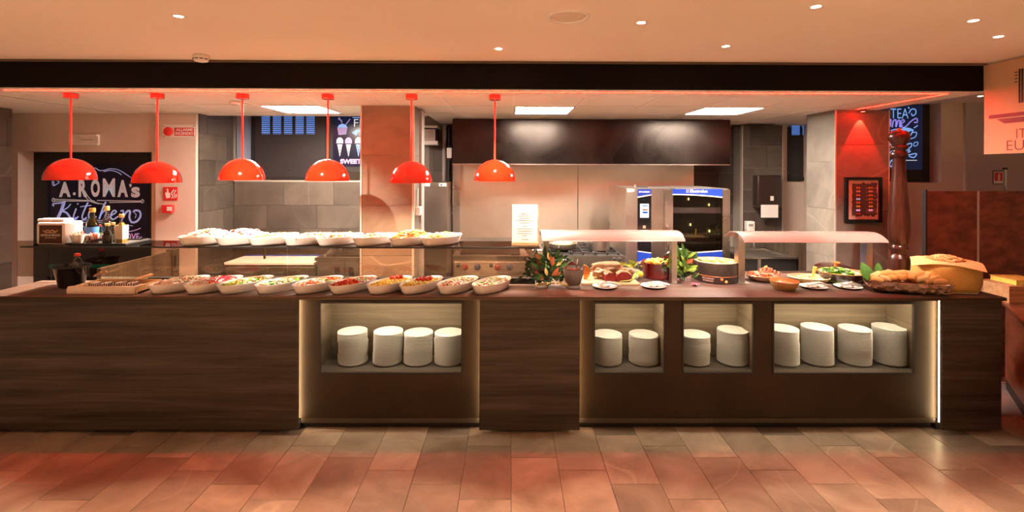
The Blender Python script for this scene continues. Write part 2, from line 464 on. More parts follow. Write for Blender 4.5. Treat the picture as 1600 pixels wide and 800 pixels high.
mat('toe_kick', (0.02, 0.017, 0.015), 0.6, var=0.1)
mat('plinth_metal', (0.085, 0.065, 0.05), 0.5, metal=0.3, var=0.1)
mat('porcelain', (0.70, 0.68, 0.64), 0.25, var=0.015, scale=30, spec=0.4)
mat('porcelain_speck', (0.88, 0.86, 0.83), 0.25, var=0.03, scale=60, spec=0.5)
mat('red_enamel', (0.66, 0.020, 0.003), 0.10, var=0.02, coat=1.0, spec=0.6)
mat('red_shade_inside', (0.85, 0.30, 0.16), 0.4, var=0.02)
mat('red_cord', (0.90, 0.07, 0.03), 0.35, var=0.02)
mat('canopy_enamel', (0.25, 0.178, 0.162), 0.25, var=0.015, spec=0.4)
mat('white_enamel', (0.85, 0.80, 0.77), 0.25, var=0.015, spec=0.5)
brushed('steel', (0.62, 0.58, 0.54), 0.30, 'Z', 0.10)
brushed('steel_h', (0.60, 0.57, 0.53), 0.28, 'X', 0.10)
brushed('steel_splash', (0.92, 0.80, 0.67), 0.36, 'Z', 0.06, 0.10)
brushed('hood_steel', (0.040, 0.034, 0.031), 0.30, 'Z', 0.12, 0.5)
mat('chrome', (0.75, 0.73, 0.7), 0.12, metal=1.0, var=0.02)
mat('black_gloss', (0.008, 0.008, 0.010), 0.12, var=0.05, spec=0.6)
mat('black_matt', (0.014, 0.013, 0.013), 0.5, var=0.1)
mat('dark_plastic', (0.030, 0.016, 0.012), 0.35, var=0.05)
mat('cast_iron', (0.02, 0.019, 0.018), 0.6, var=0.2, scale=30)
mat('board_navy', (0.014, 0.017, 0.060), 0.35, var=0.25, scale=3)
mat('sign_paper', (0.62, 0.40, 0.24), 0.7, var=0.02)
mat('sign_dark', (0.035, 0.012, 0.010), 0.6, var=0.05)
mat('sign_red', (0.22, 0.012, 0.020), 0.6, var=0.05)
mat('safety_red', (0.72, 0.03, 0.025), 0.4, var=0.03)
mat('white_plastic', (0.80, 0.77, 0.73), 0.4, var=0.02)
mat('chalk_white', (0.60, 0.60, 0.62), 0.9, var=0.1, scale=60, emit=(0.75, 0.72, 0.74), es=0.10)  # the three chalk colours carry a faint glow of their own
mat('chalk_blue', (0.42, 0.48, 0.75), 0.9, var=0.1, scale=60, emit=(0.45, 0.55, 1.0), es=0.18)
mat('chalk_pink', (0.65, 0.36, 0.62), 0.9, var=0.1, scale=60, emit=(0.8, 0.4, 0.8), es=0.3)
mat('screen_navy', (0.006, 0.008, 0.02), 0.2, emit=(0.02, 0.045, 0.16), es=0.09, var=0.1)
mat('screen_blue', (0.2, 0.35, 0.7), 0.3, emit=(0.25, 0.5, 1.0), es=0.36, var=0.05)
mat('screen_violet', (0.3, 0.3, 0.7), 0.3, emit=(0.36, 0.33, 1.0), es=0.30, var=0.05)
mat('screen_white', (0.5, 0.5, 0.5), 0.3, emit=(0.8, 0.82, 0.9), es=0.3, var=0.05)
mat('screen_pink', (0.5, 0.3, 0.5), 0.3, emit=(0.9, 0.5, 0.9), es=0.3, var=0.05)
mat('screen_mauve', (0.3, 0.2, 0.4), 0.3, emit=(0.5, 0.4, 0.75), es=0.2, var=0.05)
mat('louvre_dusk_glow', (0.1, 0.2, 0.5), 0.5, emit=(0.09, 0.22, 0.62), es=0.45, var=0.1)  # dusk daylight through the louvres, put in as a glowing blue sheet
mat('shutter_black', (0.030, 0.027, 0.028), 0.5, var=0.1)
mat('reveal_blue_lit', (0.25, 0.30, 0.42), 0.8, var=0.05)  # blue light falling on the reveal, put into its colour
mat('trim_light', (0.66, 0.60, 0.53), 0.35, metal=0.5, var=0.02)
mat('paper_white', (0.72, 0.67, 0.63), 0.8, var=0.02)
mat('print_grey', (0.35, 0.31, 0.29), 0.8, var=0.02)
mat('brand_blue', (0.012, 0.05, 0.42), 0.3, var=0.02, spec=0.5)
mat('white_print', (0.85, 0.85, 0.85), 0.5, var=0.01)
mat('label_brown', (0.075, 0.022, 0.014), 0.45, var=0.05)
mat('gold_print', (0.60, 0.40, 0.18), 0.45, var=0.05)
glassy('clear_glass', (0.93, 0.95, 0.94), 0.05)
glassy('smoked_glass', (0.68, 0.58, 0.50), 0.05, gmax=0.5)
glassy('shelf_glass', (0.36, 0.29, 0.25), 0.04, gmax=0.35)
glassy('oven_glass', (0.5, 0.48, 0.44), 0.05)
emitter('panel_glow', (1.0, 0.87, 0.72), L_PANEL)
emitter('red_led', (1.0, 0.0021, 0.0009), L_LED)
emitter('niche_glow', (1.0, 0.84, 0.58), L_NICHE)
emitter('strip_glow', (1.0, 0.70, 0.38), L_VLED)
emitter('heat_glow', (1.0, 0.80, 0.62), L_GANTRY)
emitter('bulb_glow', (1.0, 0.75, 0.5), 14.0)
emitter('spot_glow', (1.0, 0.82, 0.58), 26.0)
emitter('lcd_glow', (0.62, 0.82, 1.0), 1.3)
emitter('oven_lamp', (1.0, 0.72, 0.3), 4.0)
emitter('green_glow', (0.01, 0.10, 0.05), 0.35)

# ------------------------------------------------------------------ levels of the place
ZC, ZD, ZT = 2.265, 2.441, 0.898          # kitchen ceiling, dining ceiling, worktop
YB = 3.24                                  # beam face
X_SIGN = RX(1537, YB, 120)

# ------------------------------------------------------------------ floor
floor = struct(MB().box(-7, 7, -4, 7.5, -0.05, -0.004).build('floor', 'grout'))
struct(bx('floor_dining', 'floor_far', None, -7, 7, -4, 0.3, -0.0035, 0.0))
struct(bx('floor_kitchen', 'floor_far', None, -7, 7, 3.9, 7.5, -0.0035, 0.0))
TW, TL = 0.273, 0.488
def tile_mesh(name, w_, l_, t_, m, bev=0.002):
    me = bpy.data.meshes.new(name); b = bmesh.new()
    bmesh.ops.create_cube(b, size=1.0, matrix=Matrix.Diagonal((w_, l_, t_, 1)))
    if bev: bmesh.ops.bevel(b, geom=[e for e in b.edges if all(v.co.z > 0 for v in e.verts)], offset=bev, segments=1, affect='EDGES')
    b.to_mesh(me); b.free(); me.materials.append(MATS[m]); return me
ftile = tile_mesh('tile', TW - 0.003, TL - 0.003, 0.02, 'floor_stone')
for i in range(-16, 17):
    xc = 0.016 + TW * (i + 0.5)
    ph = 2.52 - 0.122 * ((i + 1) % 4) + TL * 2
    for j in range(7):
        yc = ph - TL * (j + 0.5)
        if yc - TL / 2 > 3.5 or yc < 0.3: continue
        o = bpy.data.objects.new('tile', ftile); COL.objects.link(o)
        o.location = (xc, yc, -0.010); o.rotation_euler = (0, 0, PI if (i * 7 + j * 3) % 2 else 0); attach(o, floor)

# ------------------------------------------------------------------ tiled walls
_tm = {}
def tiled(parent, axis, c, sgn, u0, u1, z0, z1, m, tw=0.555, th=0.262, stag=0.37, zoff=0.0, th_=0.012, gap=0.003):
    """tiles on a wall plane: axis 'y' -> plane y=c facing sgn, u is x; axis 'x' -> plane x=c, u is y"""
    row = 0; z = z0 + zoff - th if zoff else z0
    while z < z1 - 0.01:
        za, zb = max(z, z0), min(z + th, z1)
        u = u0 - tw + ((row * stag) % 1.0) * tw; 
        while u < u1 - 0.005:
            ua, ub = max(u, u0), min(u + tw, u1)
            if ub - ua > 0.02 and zb - za > 0.02:
                W, Hh = round(ub - ua - gap, 4), round(zb - za - gap, 4)
                key = (axis, W, Hh, m)
                if key not in _tm:
                    me = bpy.data.meshes.new('tile'); b = bmesh.new()
                    d = (W, th_, Hh, 1) if axis == 'y' else (th_, W, Hh, 1)
                    bmesh.ops.create_cube(b, size=1.0, matrix=Matrix.Diagonal(d)); b.to_mesh(me); b.free(); me.materials.append(MATS[m]); _tm[key] = me
                o = bpy.data.objects.new('tile', _tm[key]); COL.objects.link(o)
                uc, zc = (ua + ub) / 2, (za + zb) / 2
                o.location = (uc, c + sgn * th_ / 2, zc) if axis == 'y' else (c + sgn * th_ / 2, uc, zc)
                attach(o, parent)
            u += tw
        z += th; row += 1

def wall(name, m, *boxes):
    mb = MB()
    for b in boxes: mb.box(*b)
    return struct(mb.build(name, m))

# stone pier at the far end of the worktop
wl = wall('wall_left', 'wall_grout', (-5.1, -4.582, 3.4, 4.47, 0, ZC))
tiled(wl, 'x', -4.582, 1, 3.4, 4.47, 0.6, ZC, 'wall_stone')
# beige wall with a recess for the chalkboard
YW = 4.84
xo0, xo1 = RX(28, YW, 240), RX(237, YW, 240)
zo = RZ(237, YW, 140)
wall('wall_beige', 'plaster_beige', (-7, xo0, YW, YW + 0.35, 0, ZC + 0.02), (xo0, xo1, YW, YW + 0.35, zo, ZC + 0.02), (xo1, -3.105, YW, YW + 0.35, 0, ZC + 0.02))
xp0 = RX(243, YW - 0.035, 240)
wall('wall_beige_pier', 'plaster_beige', (xp0, -3.105, YW - 0.035, YW - 0.001, 0, ZC))
wall('wall_recess', 'plaster_beige', (xo0 - 0.02, xo1 + 0.02, YW + 0.36, YW + 0.42, 0, ZC))
# alcove with the shutter window
YA = 5.44
XA = -3.105
wa = wall('wall_alcove_side', 'wall_grout', (XA - 0.2, XA, YW + 0.002, 6.3, 0, 2.75))
tiled(wa, 'x', XA, 1, YW + 0.002, YA, 0.5, 2.75, 'wall_stone')
za = RZ(284, YA, 460)
wb = wall('wall_alcove_back', 'wall_grout', (XA + 0.013, -1.12, YA + 0.012, YA + 0.7, 0, za))
tiled(wb, 'y', YA + 0.012, -1, XA + 0.013, -1.13, za - 0.262 * 4, za, 'wall_stone', stag=0.34)
sill = struct(bx('window_sill', 'trim_light', None, XA + 0.013, -0.9, YA + 0.004, YA + 0.16, za, za + 0.014))
YV = 5.60
wall('wall_alcove_upper', 'reveal_blue_lit', (XA + 0.013, RX(392, YV, 230), YV - 0.1, YV + 0.2, za + 0.015, 2.75))
# kitchen back wall
YK = 6.05
wk = wall('wall_kitchen', 'wall_grout', (-1.3, 3.9, YK, YK + 0.1, 0, 2.75))
tiled(wk, 'y', YK, -1, -1.0, RX(722, YK), 0.9, ZC, 'wall_stone')
tiled(wk, 'y', YK, -1, RX(1080, YK), RX(1162, YK), 0.9, ZC, 'wall_stone', stag=0.3)
YP = 5.80
xs0, xs1 = RX(1160, YP, 260), RX(1222, YP, 260)
wp = wall('wall_sink', 'wall_grout', (xs0, xs1, YP, YK - 0.001, 0, ZC))
tiled(wp, 'y', YP, -1, xs0, xs1, 0.7, ZC, 'wall_stone', tw=0.36, stag=0.45)
struct(bx('trim_1', 'trim_light', None, xs0 - 0.014, xs0, YP - 0.014, YP + 0.03, 0.6, ZC))
struct(bx('trim_2', 'trim_light', None, xs1 - 0.006, xs1 + 0.004, YP - 0.0135, YP - 0.0125 + 0.001, 0.6, ZC))
wall('wall_beige_kitchen', 'plaster_beige', (xs1 + 0.005, 3.679, YK - 0.04, YK - 0.001, 0, RZ(284, YK - 0.04, 1240)), (xs1 + 0.005, RX(1230, YK - 0.04, 240), YK - 0.04, YK - 0.001, RZ(284, YK - 0.04, 1240) + 0.001, 2.4))
wall('wall_kitchen_side', 'plaster_beige', (3.68, 3.72, 4.95, YK + 0.1, 0, 2.44))
# stone column in the kitchen opening
YC = 4.156
xc0, xc1 = RX(566, YC, 300), RX(645, YC, 300)
wc = wall('column', 'wall_grout', (xc0, xc1, YC, YC + 0.36, 0, ZC))
tiled(wc, 'y', YC, -1, xc0, xc1, 0.55, ZC, 'column_stone', tw=0.9, stag=0.0, th=0.43)
tiled(wc, 'x', xc1, 1, YC - 0.012, YC + 0.36, 0.55, ZC, 'pillar_stone', tw=0.9, stag=0.0, th=0.43)
struct(bx('trim_3', 'trim_light', None, xc1 - 0.004, xc1 + 0.015, YC - 0.016, YC - 0.001, 0.6, ZC))
struct(bx('trim_4', 'trim_light', None, xc0 - 0.014, xc0 - 0.001, YC - 0.014, YC + 0.01, 0.6, ZC))
struct(bx('trim_5', 'print_grey', None, xc1 + 0.0135, xc1 + 0.035, YC + 0.22, YC + 0.36, 0.6, ZC))
# pillar under the red spotlight
YQ = 4.33
xq0, xq1 = RX(1305, YQ, 260), RX(1387, YQ, 260)
wq = wall('pillar', 'wall_grout', (xq0, xq1, YQ, YQ + 0.40, 0, ZC))
stone('pillar_front', (0.10, 0.085, 0.07), (0.22, 0.19, 0.16), (0.4, 0.34, 0.28), rough=0.5, scale=2.2, rnd=0.14, vein=0.4)
tiled(wq, 'y', YQ, -1, xq0, xq1, 0.5, ZC, 'pillar_front', tw=0.9, stag=0.0, th=0.29)
tiled(wq, 'x', xq0, -1, YQ - 0.012, YQ + 0.40, 0.5, ZC, 'pillar_stone', tw=0.9, stag=0.0, th=0.435)
struct(bx('trim_6', 'trim_light', None, xq0 - 0.013, xq0 - 0.001, YQ - 0.018, YQ - 0.0125, 0.6, ZC))
struct(bx('trim_7', 'trim_light', None, xq1 - 0.002, xq1 + 0.008, YQ - 0.014, YQ, 0.6, ZC))
# wall beyond the pillar with the recess of the drinks screen
YR = 5.09
xr = RX(1470, YR, 220); zr = RZ(289, YR, 1460)
wall('wall_right', 'plaster_beige', (3.721, xr, YR, YR + 0.16, 0, zr), (xr, RX(1505, YR, 220), YR, YR + 0.16, 0, ZD), (3.721, xr, YR + 0.16, YR + 0.24, 0, ZD))
wall('wall_right_pier', 'plaster_grey_lit', (RX(1505, YR, 220), 7, YR - 0.03, YR + 0.16, 0, ZD))

# ------------------------------------------------------------------ ceilings and beam
cd = wall('ceiling_dining', 'ceiling_paint', (-7, 7, -4, YB, ZD, ZD + 0.06), (3.32, 7, YB, 5.4, ZD, ZD + 0.06))
struct(bx('gap_shade_strip', 'gap_shade_and_joint', None, -7, X_SIGN, YB - 0.03, YB - 0.001, ZD - 0.012, ZD - 0.001))  # dark strip whose colour stands in for the shadow gap under the ceiling
beam = struct(bx('beam', 'beam_dark', None, -7, X_SIGN, YB, YB + 0.03, ZC - 0.004, ZD))
ck = wall('ceiling_kitchen', 'kitchen_ceiling', (-7, 3.31, YB + 0.03, 3.606, ZC, ZC + 0.06), (-7, -3.817, 3.606, 4.95, ZC, ZC + 0.06),
          (2.783, 3.31, 3.606, 4.95, ZC, ZC + 0.06), (-3.817, 2.783, 3.606, 4.95, ZC + 0.02, ZC + 0.06), (-0.85, 3.9, 4.95, YK + 0.1, ZC + 0.02, ZC + 0.06),
          (3.27, 3.31, 3.2, 4.95, ZC + 0.06, ZD))
wall('ceiling_alcove', 'kitchen_ceiling', (-4.2, -0.85, 4.951, 7, 2.75, 2.8), (-4.2, -0.85, 4.951, 4.99, ZC, 2.75))
gx = [0.033 + 0.55 * k for k in range(-7, 6)]
gy = [3.606, 4.156, 4.706, 5.256, 5.806]
LIGHT_CELLS = {(-4, 1), (0, 1), (3, 1)}
for iy in range(4):
    for k in range(-7, 5):
        x0, x1, y0, y1 = 0.033 + 0.55 * k, 0.033 + 0.55 * (k + 1), gy[iy], gy[iy + 1]
        if x0 < -0.62:
            y1 = min(y1, 4.95)
        if y1 - y0 < 0.05 or (k, iy) in LIGHT_CELLS: continue
        bx('ceiling_panel', 'kitchen_ceiling', ck, x0 + 0.008, x1 - 0.008, y0 + 0.008, y1 - 0.008, ZC + 0.004, ZC + 0.019)
for k in range(-7, 6):
    x = 0.033 + 0.55 * k
    bx('grid_bar', 'grid_bar', ck, x - 0.009, x + 0.009, 3.606, 4.95 if x < -0.62 else 5.806, ZC, ZC + 0.004)
for y in gy[:4]:
    bx('grid_bar', 'grid_bar', ck, -3.817 if y < 4.9 else -0.5, 2.783, y - 0.009, y + 0.009, ZC - 0.001, ZC + 0.003)

bx('plaster_joint', 'gap_shade_and_joint', ck, -3.826, -3.8185, YB + 0.032, 4.84, ZC - 0.0015, ZC - 0.0001)
# flat ceiling lights of the kitchen
for k, lb in ((-4, 'square flush ceiling light shining above the shuttered alcove'), (0, 'square flush ceiling light shining before the middle of the black hood'),
              (3, 'square flush ceiling light shining above the combi oven end of the hood')):
    x0, x1 = 0.033 + 0.55 * k, 0.033 + 0.55 * (k + 1)
    t = thing('ceiling_light', ((x0 + x1) / 2, 4.431, ZC - 0.004), lb, 'ceiling light', 'flush ceiling lights of the kitchen')
    mb = MB(); y0, y1 = 4.156, 4.706
    for b in ((x0 + 0.01, x1 - 0.01, y0 + 0.01, y0 + 0.026), (x0 + 0.01, x1 - 0.01, y1 - 0.026, y1 - 0.01), (x0 + 0.01, x0 + 0.026, y0 + 0.026, y1 - 0.026), (x1 - 0.026, x1 - 0.01, y0 + 0.026, y1 - 0.026)):
        mb.box(*b, ZC - 0.005, ZC + 0.018)
    mb.build('frame', 'white_enamel', t)
    bx('diffuser', 'panel_glow', t, x0 + 0.026, x1 - 0.026, y0 + 0.026, y1 - 0.026, ZC - 0.002, ZC + 0.006)

# red light line let into the soffit
YL = 3.40
xl0, xl1 = RX(7, YL, 143), 3.10
t = thing('led_strip', (0, YL, ZC), 'thin glowing red light line let into the soffit above the pendants', 'light strip')
bx('long_run', 'red_led', t, xl0, xl1, YL - 0.006, YL + 0.006, ZC - 0.0012, ZC - 0.0002)
bx('return_run', 'red_led', t, xl1 - 0.012, xl1, YL + 0.007, YQ - 0.06, ZC - 0.0012, ZC - 0.0002)

# ------------------------------------------------------------------ dining ceiling fittings
def downlight(px, py, label, pw=1.0, loc=None, z=ZD, sz=44, bl=0.8, tilt=0.0, col=(1.0, 0.70, 0.44)):
    p = PZ(px, py, z) if loc is None else Vector(loc)
    t = thing('downlight', (p.x, p.y, z), label, 'downlight', 'recessed downlights of the dining ceiling')
    MB().lathe([(0.020, -0.002), (0.030, -0.004), (0.036, -0.001), (0.036, 0.004)], p.x, p.y, z, 20, cap0=False, cap1=False).build('trim_ring', 'ceiling_paint', t, 40)
    MB().lathe([(0.0205, -0.0015), (0.001, -0.004)], p.x, p.y, z, 16, cap0=False).build('lens', 'spot_glow', t, 60)
    light('lamp', 'SPOT', (p.x, p.y, z - 0.012), L_DOWN * pw, col, t, spot_size=math.radians(sz), spot_blend=bl, rot=(tilt, 0, 0), shadow_soft_size=0.02)
    return t
for px, py, pw, lb in ((279, 25, 0.6, 'recessed downlight alone near the smoke detector, shining on the ceiling'),
                   (779, 76, 0.12, 'recessed downlight close to the beam above the menu stand'),
                   (1002, 35, 0.5, 'recessed downlight beside the round ceiling speaker'),
                   (1134, 72, 0.12, 'recessed downlight close to the beam above the oven'),
                   (1275, 10, 0.6, 'recessed downlight at the top edge of the picture before the red pillar'),
                   (1521, 32, 0.5, 'recessed downlight farther from the hanging sign, of the pair beside it'),
                   (1560, 57, 0.35, 'recessed downlight nearer the hanging sign, of the pair beside it')):
    yy = PZ(px, py, ZD).y
    downlight(px, py, lb, 3.2 if px < 300 else 1.9 if px < 800 else 1.25, sz=46, bl=0.6, col=(1.0, 0.84, 0.68), tilt=math.atan2(3.12 - yy, ZD - 0.9) + math.radians(23))
downlight(1532, 150, 'small downlight in the side passage ceiling behind the hanging sign', 0.25)
for y, nm, n_ in ((1.42, 'first', 8), (0.2, 'second', 6), (-1.2, 'third', 6), (-2.6, 'fourth', 6)):  # unseen lamp rows added to fill the dining floor and ceiling with light
    for k in range(n_):
        x = -4.2 + 8.4 * k / (n_ - 1)
        downlight(0, 0, 'added unseen fill downlight, %s along the %s row over the dining floor before the counter' % (ords(k + 1), nm), 1.3 if y > 1 else 1.95, (x, y, ZD), sz=58 if y > 1 else 90, bl=0.22 if y > 1 else 0.6)

t = thing('ceiling_speaker', PZ(888, 26, ZD), 'round white flush speaker grille in the dining ceiling', 'speaker')
p = PZ(888, 26, ZD)
MB().lathe([(0.082, -0.001), (0.088, -0.006), (0.100, -0.004), (0.102, 0.001)], p.x, p.y, ZD, 32, cap0=False, cap1=False).build('rim', 'white_enamel', t, 40)
MB().lathe([(0.082, -0.002), (0.03, -0.004), (0.002, -0.004)], p.x, p.y, ZD, 32, cap0=False).build('grille', mat('speaker_mesh', (0.62, 0.52, 0.45), 0.7, var=0.15, scale=220), t, 40)
p = PZ(314, 86, ZD)
t = thing('smoke_detector', p, 'round white smoke detector on the dining ceiling by the dark beam', 'smoke detector')
MB().lathe([(0.042, -0.001), (0.046, -0.012)], p.x, p.y, ZD, 28).build('base', 'white_plastic', t, 40)
MB().lathe([(0.047, -0.0125), (0.047, -0.022), (0.038, -0.040), (0.020, -0.045)], p.x, p.y, ZD, 28).build('housing', 'white_plastic', t, 40)
mb = MB()
for a0 in (200, 235, 270, 305, 340):
    a = math.radians(a0); M = Matrix.Translation((p.x, p.y, ZD - 0.028)) @ Matrix.Rotation(a, 4, 'Z')
    mb.box(0.0435, 0.0455, -0.010, 0.010, -0.003, 0.003, M=M)
mb.build('slot', 'black_matt', t)
p = PZ(367, 159, ZC)
t = thing('smoke_detector', p, 'small white smoke detector on the kitchen ceiling beside the third pendant', 'smoke detector')
MB().lathe([(0.036, 0.0), (0.040, -0.010), (0.030, -0.024), (0.012, -0.026)], p.x, p.y, ZC - 0.001, 24).build('housing', 'white_plastic', t, 40)
MB().lathe([(0.0302, -0.0239), (0.024, -0.0262)], p.x, p.y, ZC - 0.001, 24).build('vent_ring', 'print_grey', t, 40)

# ------------------------------------------------------------------ hanging sign
ys0 = 1.6
sb = [(YB - 0.004, 0)]
t = thing('hanging_sign', (X_SIGN + 0.02, 2.6, 1.83), 'cream hanging sign with stacked coffee-cup emblem and red lettering by the beam end', 'sign')
zs = RZ(241, YB, 1537)
bx('panel', 'sign_paper', t, X_SIGN, X_SIGN + 0.03, 2.05, YB - 0.004, zs, ZD - 0.012)
for y in (2.4, 2.98): MB().tube([(X_SIGN + 0.015, y, ZD), (X_SIGN + 0.015, y, ZD - 0.02)], 0.005).build('hanger', 'black_matt', t)
XS = X_SIGN - 0.0025
def S(px, py): return PX(px, py, XS)
def sign_poly(name, m, pts):
    MB().poly([S(*q) for q in pts]).build(name, m, t)
def sign_box(name, m, y0, y1, z0, z1):
    bx(name, m, t, XS, X_SIGN - 0.0005, y0, y1, z0, z1)
q = S(1544, 182); q2 = S(1600, 180)
yc = 2.79                                   # middle of the emblem, just past the frame
def ysz(px, py): v = S(px, py); return v.y, v.z
ya, zt = ysz(1545, 182)
sign_box('saucer', 'sign_red', 2 * yc - ya, ya, zt - 0.017, zt + 0.007)
yb_, zb_ = ysz(1557, 188)
mb = MB(); yb2 = yb_ - 0.05
for pts in ([(yb_, zt - 0.024), (2 * yc - yb_, zt - 0.024), (2 * yc - yb2, zt - 0.056), (yb2, zt - 0.056)],):
    mb.prism(pts, lambda u, v, a: (a, u, v), XS, X_SIGN - 0.0005)
mb.build('saucer_foot', 'sign_red', t)
mb = MB()
for r in (0.150, 0.122, 0.094, 0.066):
    pts = [(yc + r * math.cos(a) * 1.0, zt + 0.012 + r * 0.72 * math.sin(a)) for a in [PI * i / 24 for i in range(25)]]
    inn = [(yc + (r - 0.011) * math.cos(a), zt + 0.012 + (r - 0.011) * 0.72 * math.sin(a)) for a in [PI * i / 24 for i in range(25)]]
    for i in range(24):
        mb.prism([pts[i], pts[i + 1], inn[i + 1], inn[i]], lambda u, v, a: (a, u, v), XS, X_SIGN - 0.0005)
mb.build('dome_line', 'sign_dark', t)
y1_, z1_ = ysz(1591, 108); _, z0_ = ysz(1591, 161)
for k in range(6):
    y = y1_ - 0.002 - k * 0.016
    sign_box('tower_line', 'sign_dark', y - 0.010, y, z0_, z1_)
for k in range(4):
    z = ysz(1587, 113 + k * 5)[1]
    sign_box('dash', 'sign_dark', y1_ + 0.006, y1_ + 0.022, z - 0.003, z + 0.003)
def stext(s, px0, py0, px1, py1):
    a = S(px0, py1); b = S(px1, py1); c = S(px0, py0)
    y0, y1 = a.y, b.y
    return fit_text(s, 'lettering', 'sign_red', t, (XS, y0, a.z), (0, y1 - y0, 0), (0, 0, c.z - a.z), bold=-0.012)
stext('IT', 1588, 201.5, 1603, 216)
stext('EU', 1573, 220, 1600, 235)

# ------------------------------------------------------------------ counter run
YF = 3.15                                   # face of the wood fronts
YD = 3.20                                   # face of the recessed bronze fronts
XL0 = -3.42
X1, X2, X3, X4 = RX(466, YF, 560), RX(748, YF, 560), RX(907, YF, 560), RX(1469, YF, 560)
X5 = RX(1565, YF, 560)
YBK = 3.86
ztop = ZT - 0.022
tw_ = thing('buffet_worktop', ((XL0 + X5) / 2, 3.5, ztop), 'long reddish-brown wood worktop of the buffet counter carrying all the dishes', 'worktop')
xj = RX(836, YBK)
MB().prism([(XL0, 3.12), (X5, 3.12), (X5, YBK), (xj, YBK), (xj, 3.56), (XL0, 3.56)], lambda u, v, q: (u, v, q), ztop, ZT).build('top_board', 'worktop_wood', tw_)
bx('front_edge', 'bronze_edge', tw_, XL0, X5, 3.1195 - 0.003, 3.1195, ztop + 0.001, ZT - 0.004)
bx('back_upstand', 'steel_h', tw_, RX(836, YBK), X5, YBK + 0.001, YBK + 0.02, ztop, ZT + 0.012)

def wood_unit(x0, x1, label, seams=()):
    t = thing('counter_unit', ((x0 + x1) / 2, 3.4, 0), label, 'counter', 'wood fronted counter units')
    xs = [x0] + list(seams) + [x1]
    for a, b in zip(xs, xs[1:]):
        bx('front_panel', 'counter_wood', t, a + 0.0008, b - 0.0008, YF, YF + 0.02, 0.022, ztop - 0.001)
    bx('carcass', 'counter_wood', t, x0 + 0.04, x1 - 0.04, YF + 0.0205, 3.55, 0.05, ztop - 0.002)
    bx('toe_kick', 'toe_kick', t, x0 + 0.002, x1 - 0.002, YF + 0.05, 3.5, 0.0, 0.0495)
    return t
wood_unit(XL0, X1 - 0.004, 'long dark horizontal-grain wood counter front below the wooden tray, without niches')
wood_unit(X2 + 0.004, X3 - 0.004, 'narrow dark wood counter front between the two bronze fronts')
wood_unit(X4 + 0.014, X5, 'narrow dark wood counter end below the big cheese wheel', ())

def holed_panel(name, m, parent, xs, zs, holes, y0, y1):
    """one solid panel on a grid of cuts, cells in holes left open"""
    mb = MB(); bm = mb.bm; nx, nz = len(xs) - 1, len(zs) - 1
    A = [[bm.verts.new((x, y0, z)) for z in zs] for x in xs]; B = [[bm.verts.new((x, y1, z)) for z in zs] for x in xs]
    full = lambda i, j: 0 <= i < nx and 0 <= j < nz and (i, j) not in holes
    for i in range(nx):
        for j in range(nz):
            if not full(i, j): continue
            mb._face((A[i][j], A[i + 1][j], A[i + 1][j + 1], A[i][j + 1])); mb._face((B[i][j], B[i][j + 1], B[i + 1][j + 1], B[i + 1][j]))
            if not full(i - 1, j): mb._face((A[i][j], A[i][j + 1], B[i][j + 1], B[i][j]))
            if not full(i + 1, j): mb._face((A[i + 1][j], B[i + 1][j], B[i + 1][j + 1], A[i + 1][j + 1]))
            if not full(i, j - 1): mb._face((A[i][j], B[i][j], B[i + 1][j], A[i + 1][j]))
            if not full(i, j + 1): mb._face((A[i][j + 1], A[i + 1][j + 1], B[i + 1][j + 1], B[i][j + 1]))
    return mb.build(name, m, parent)

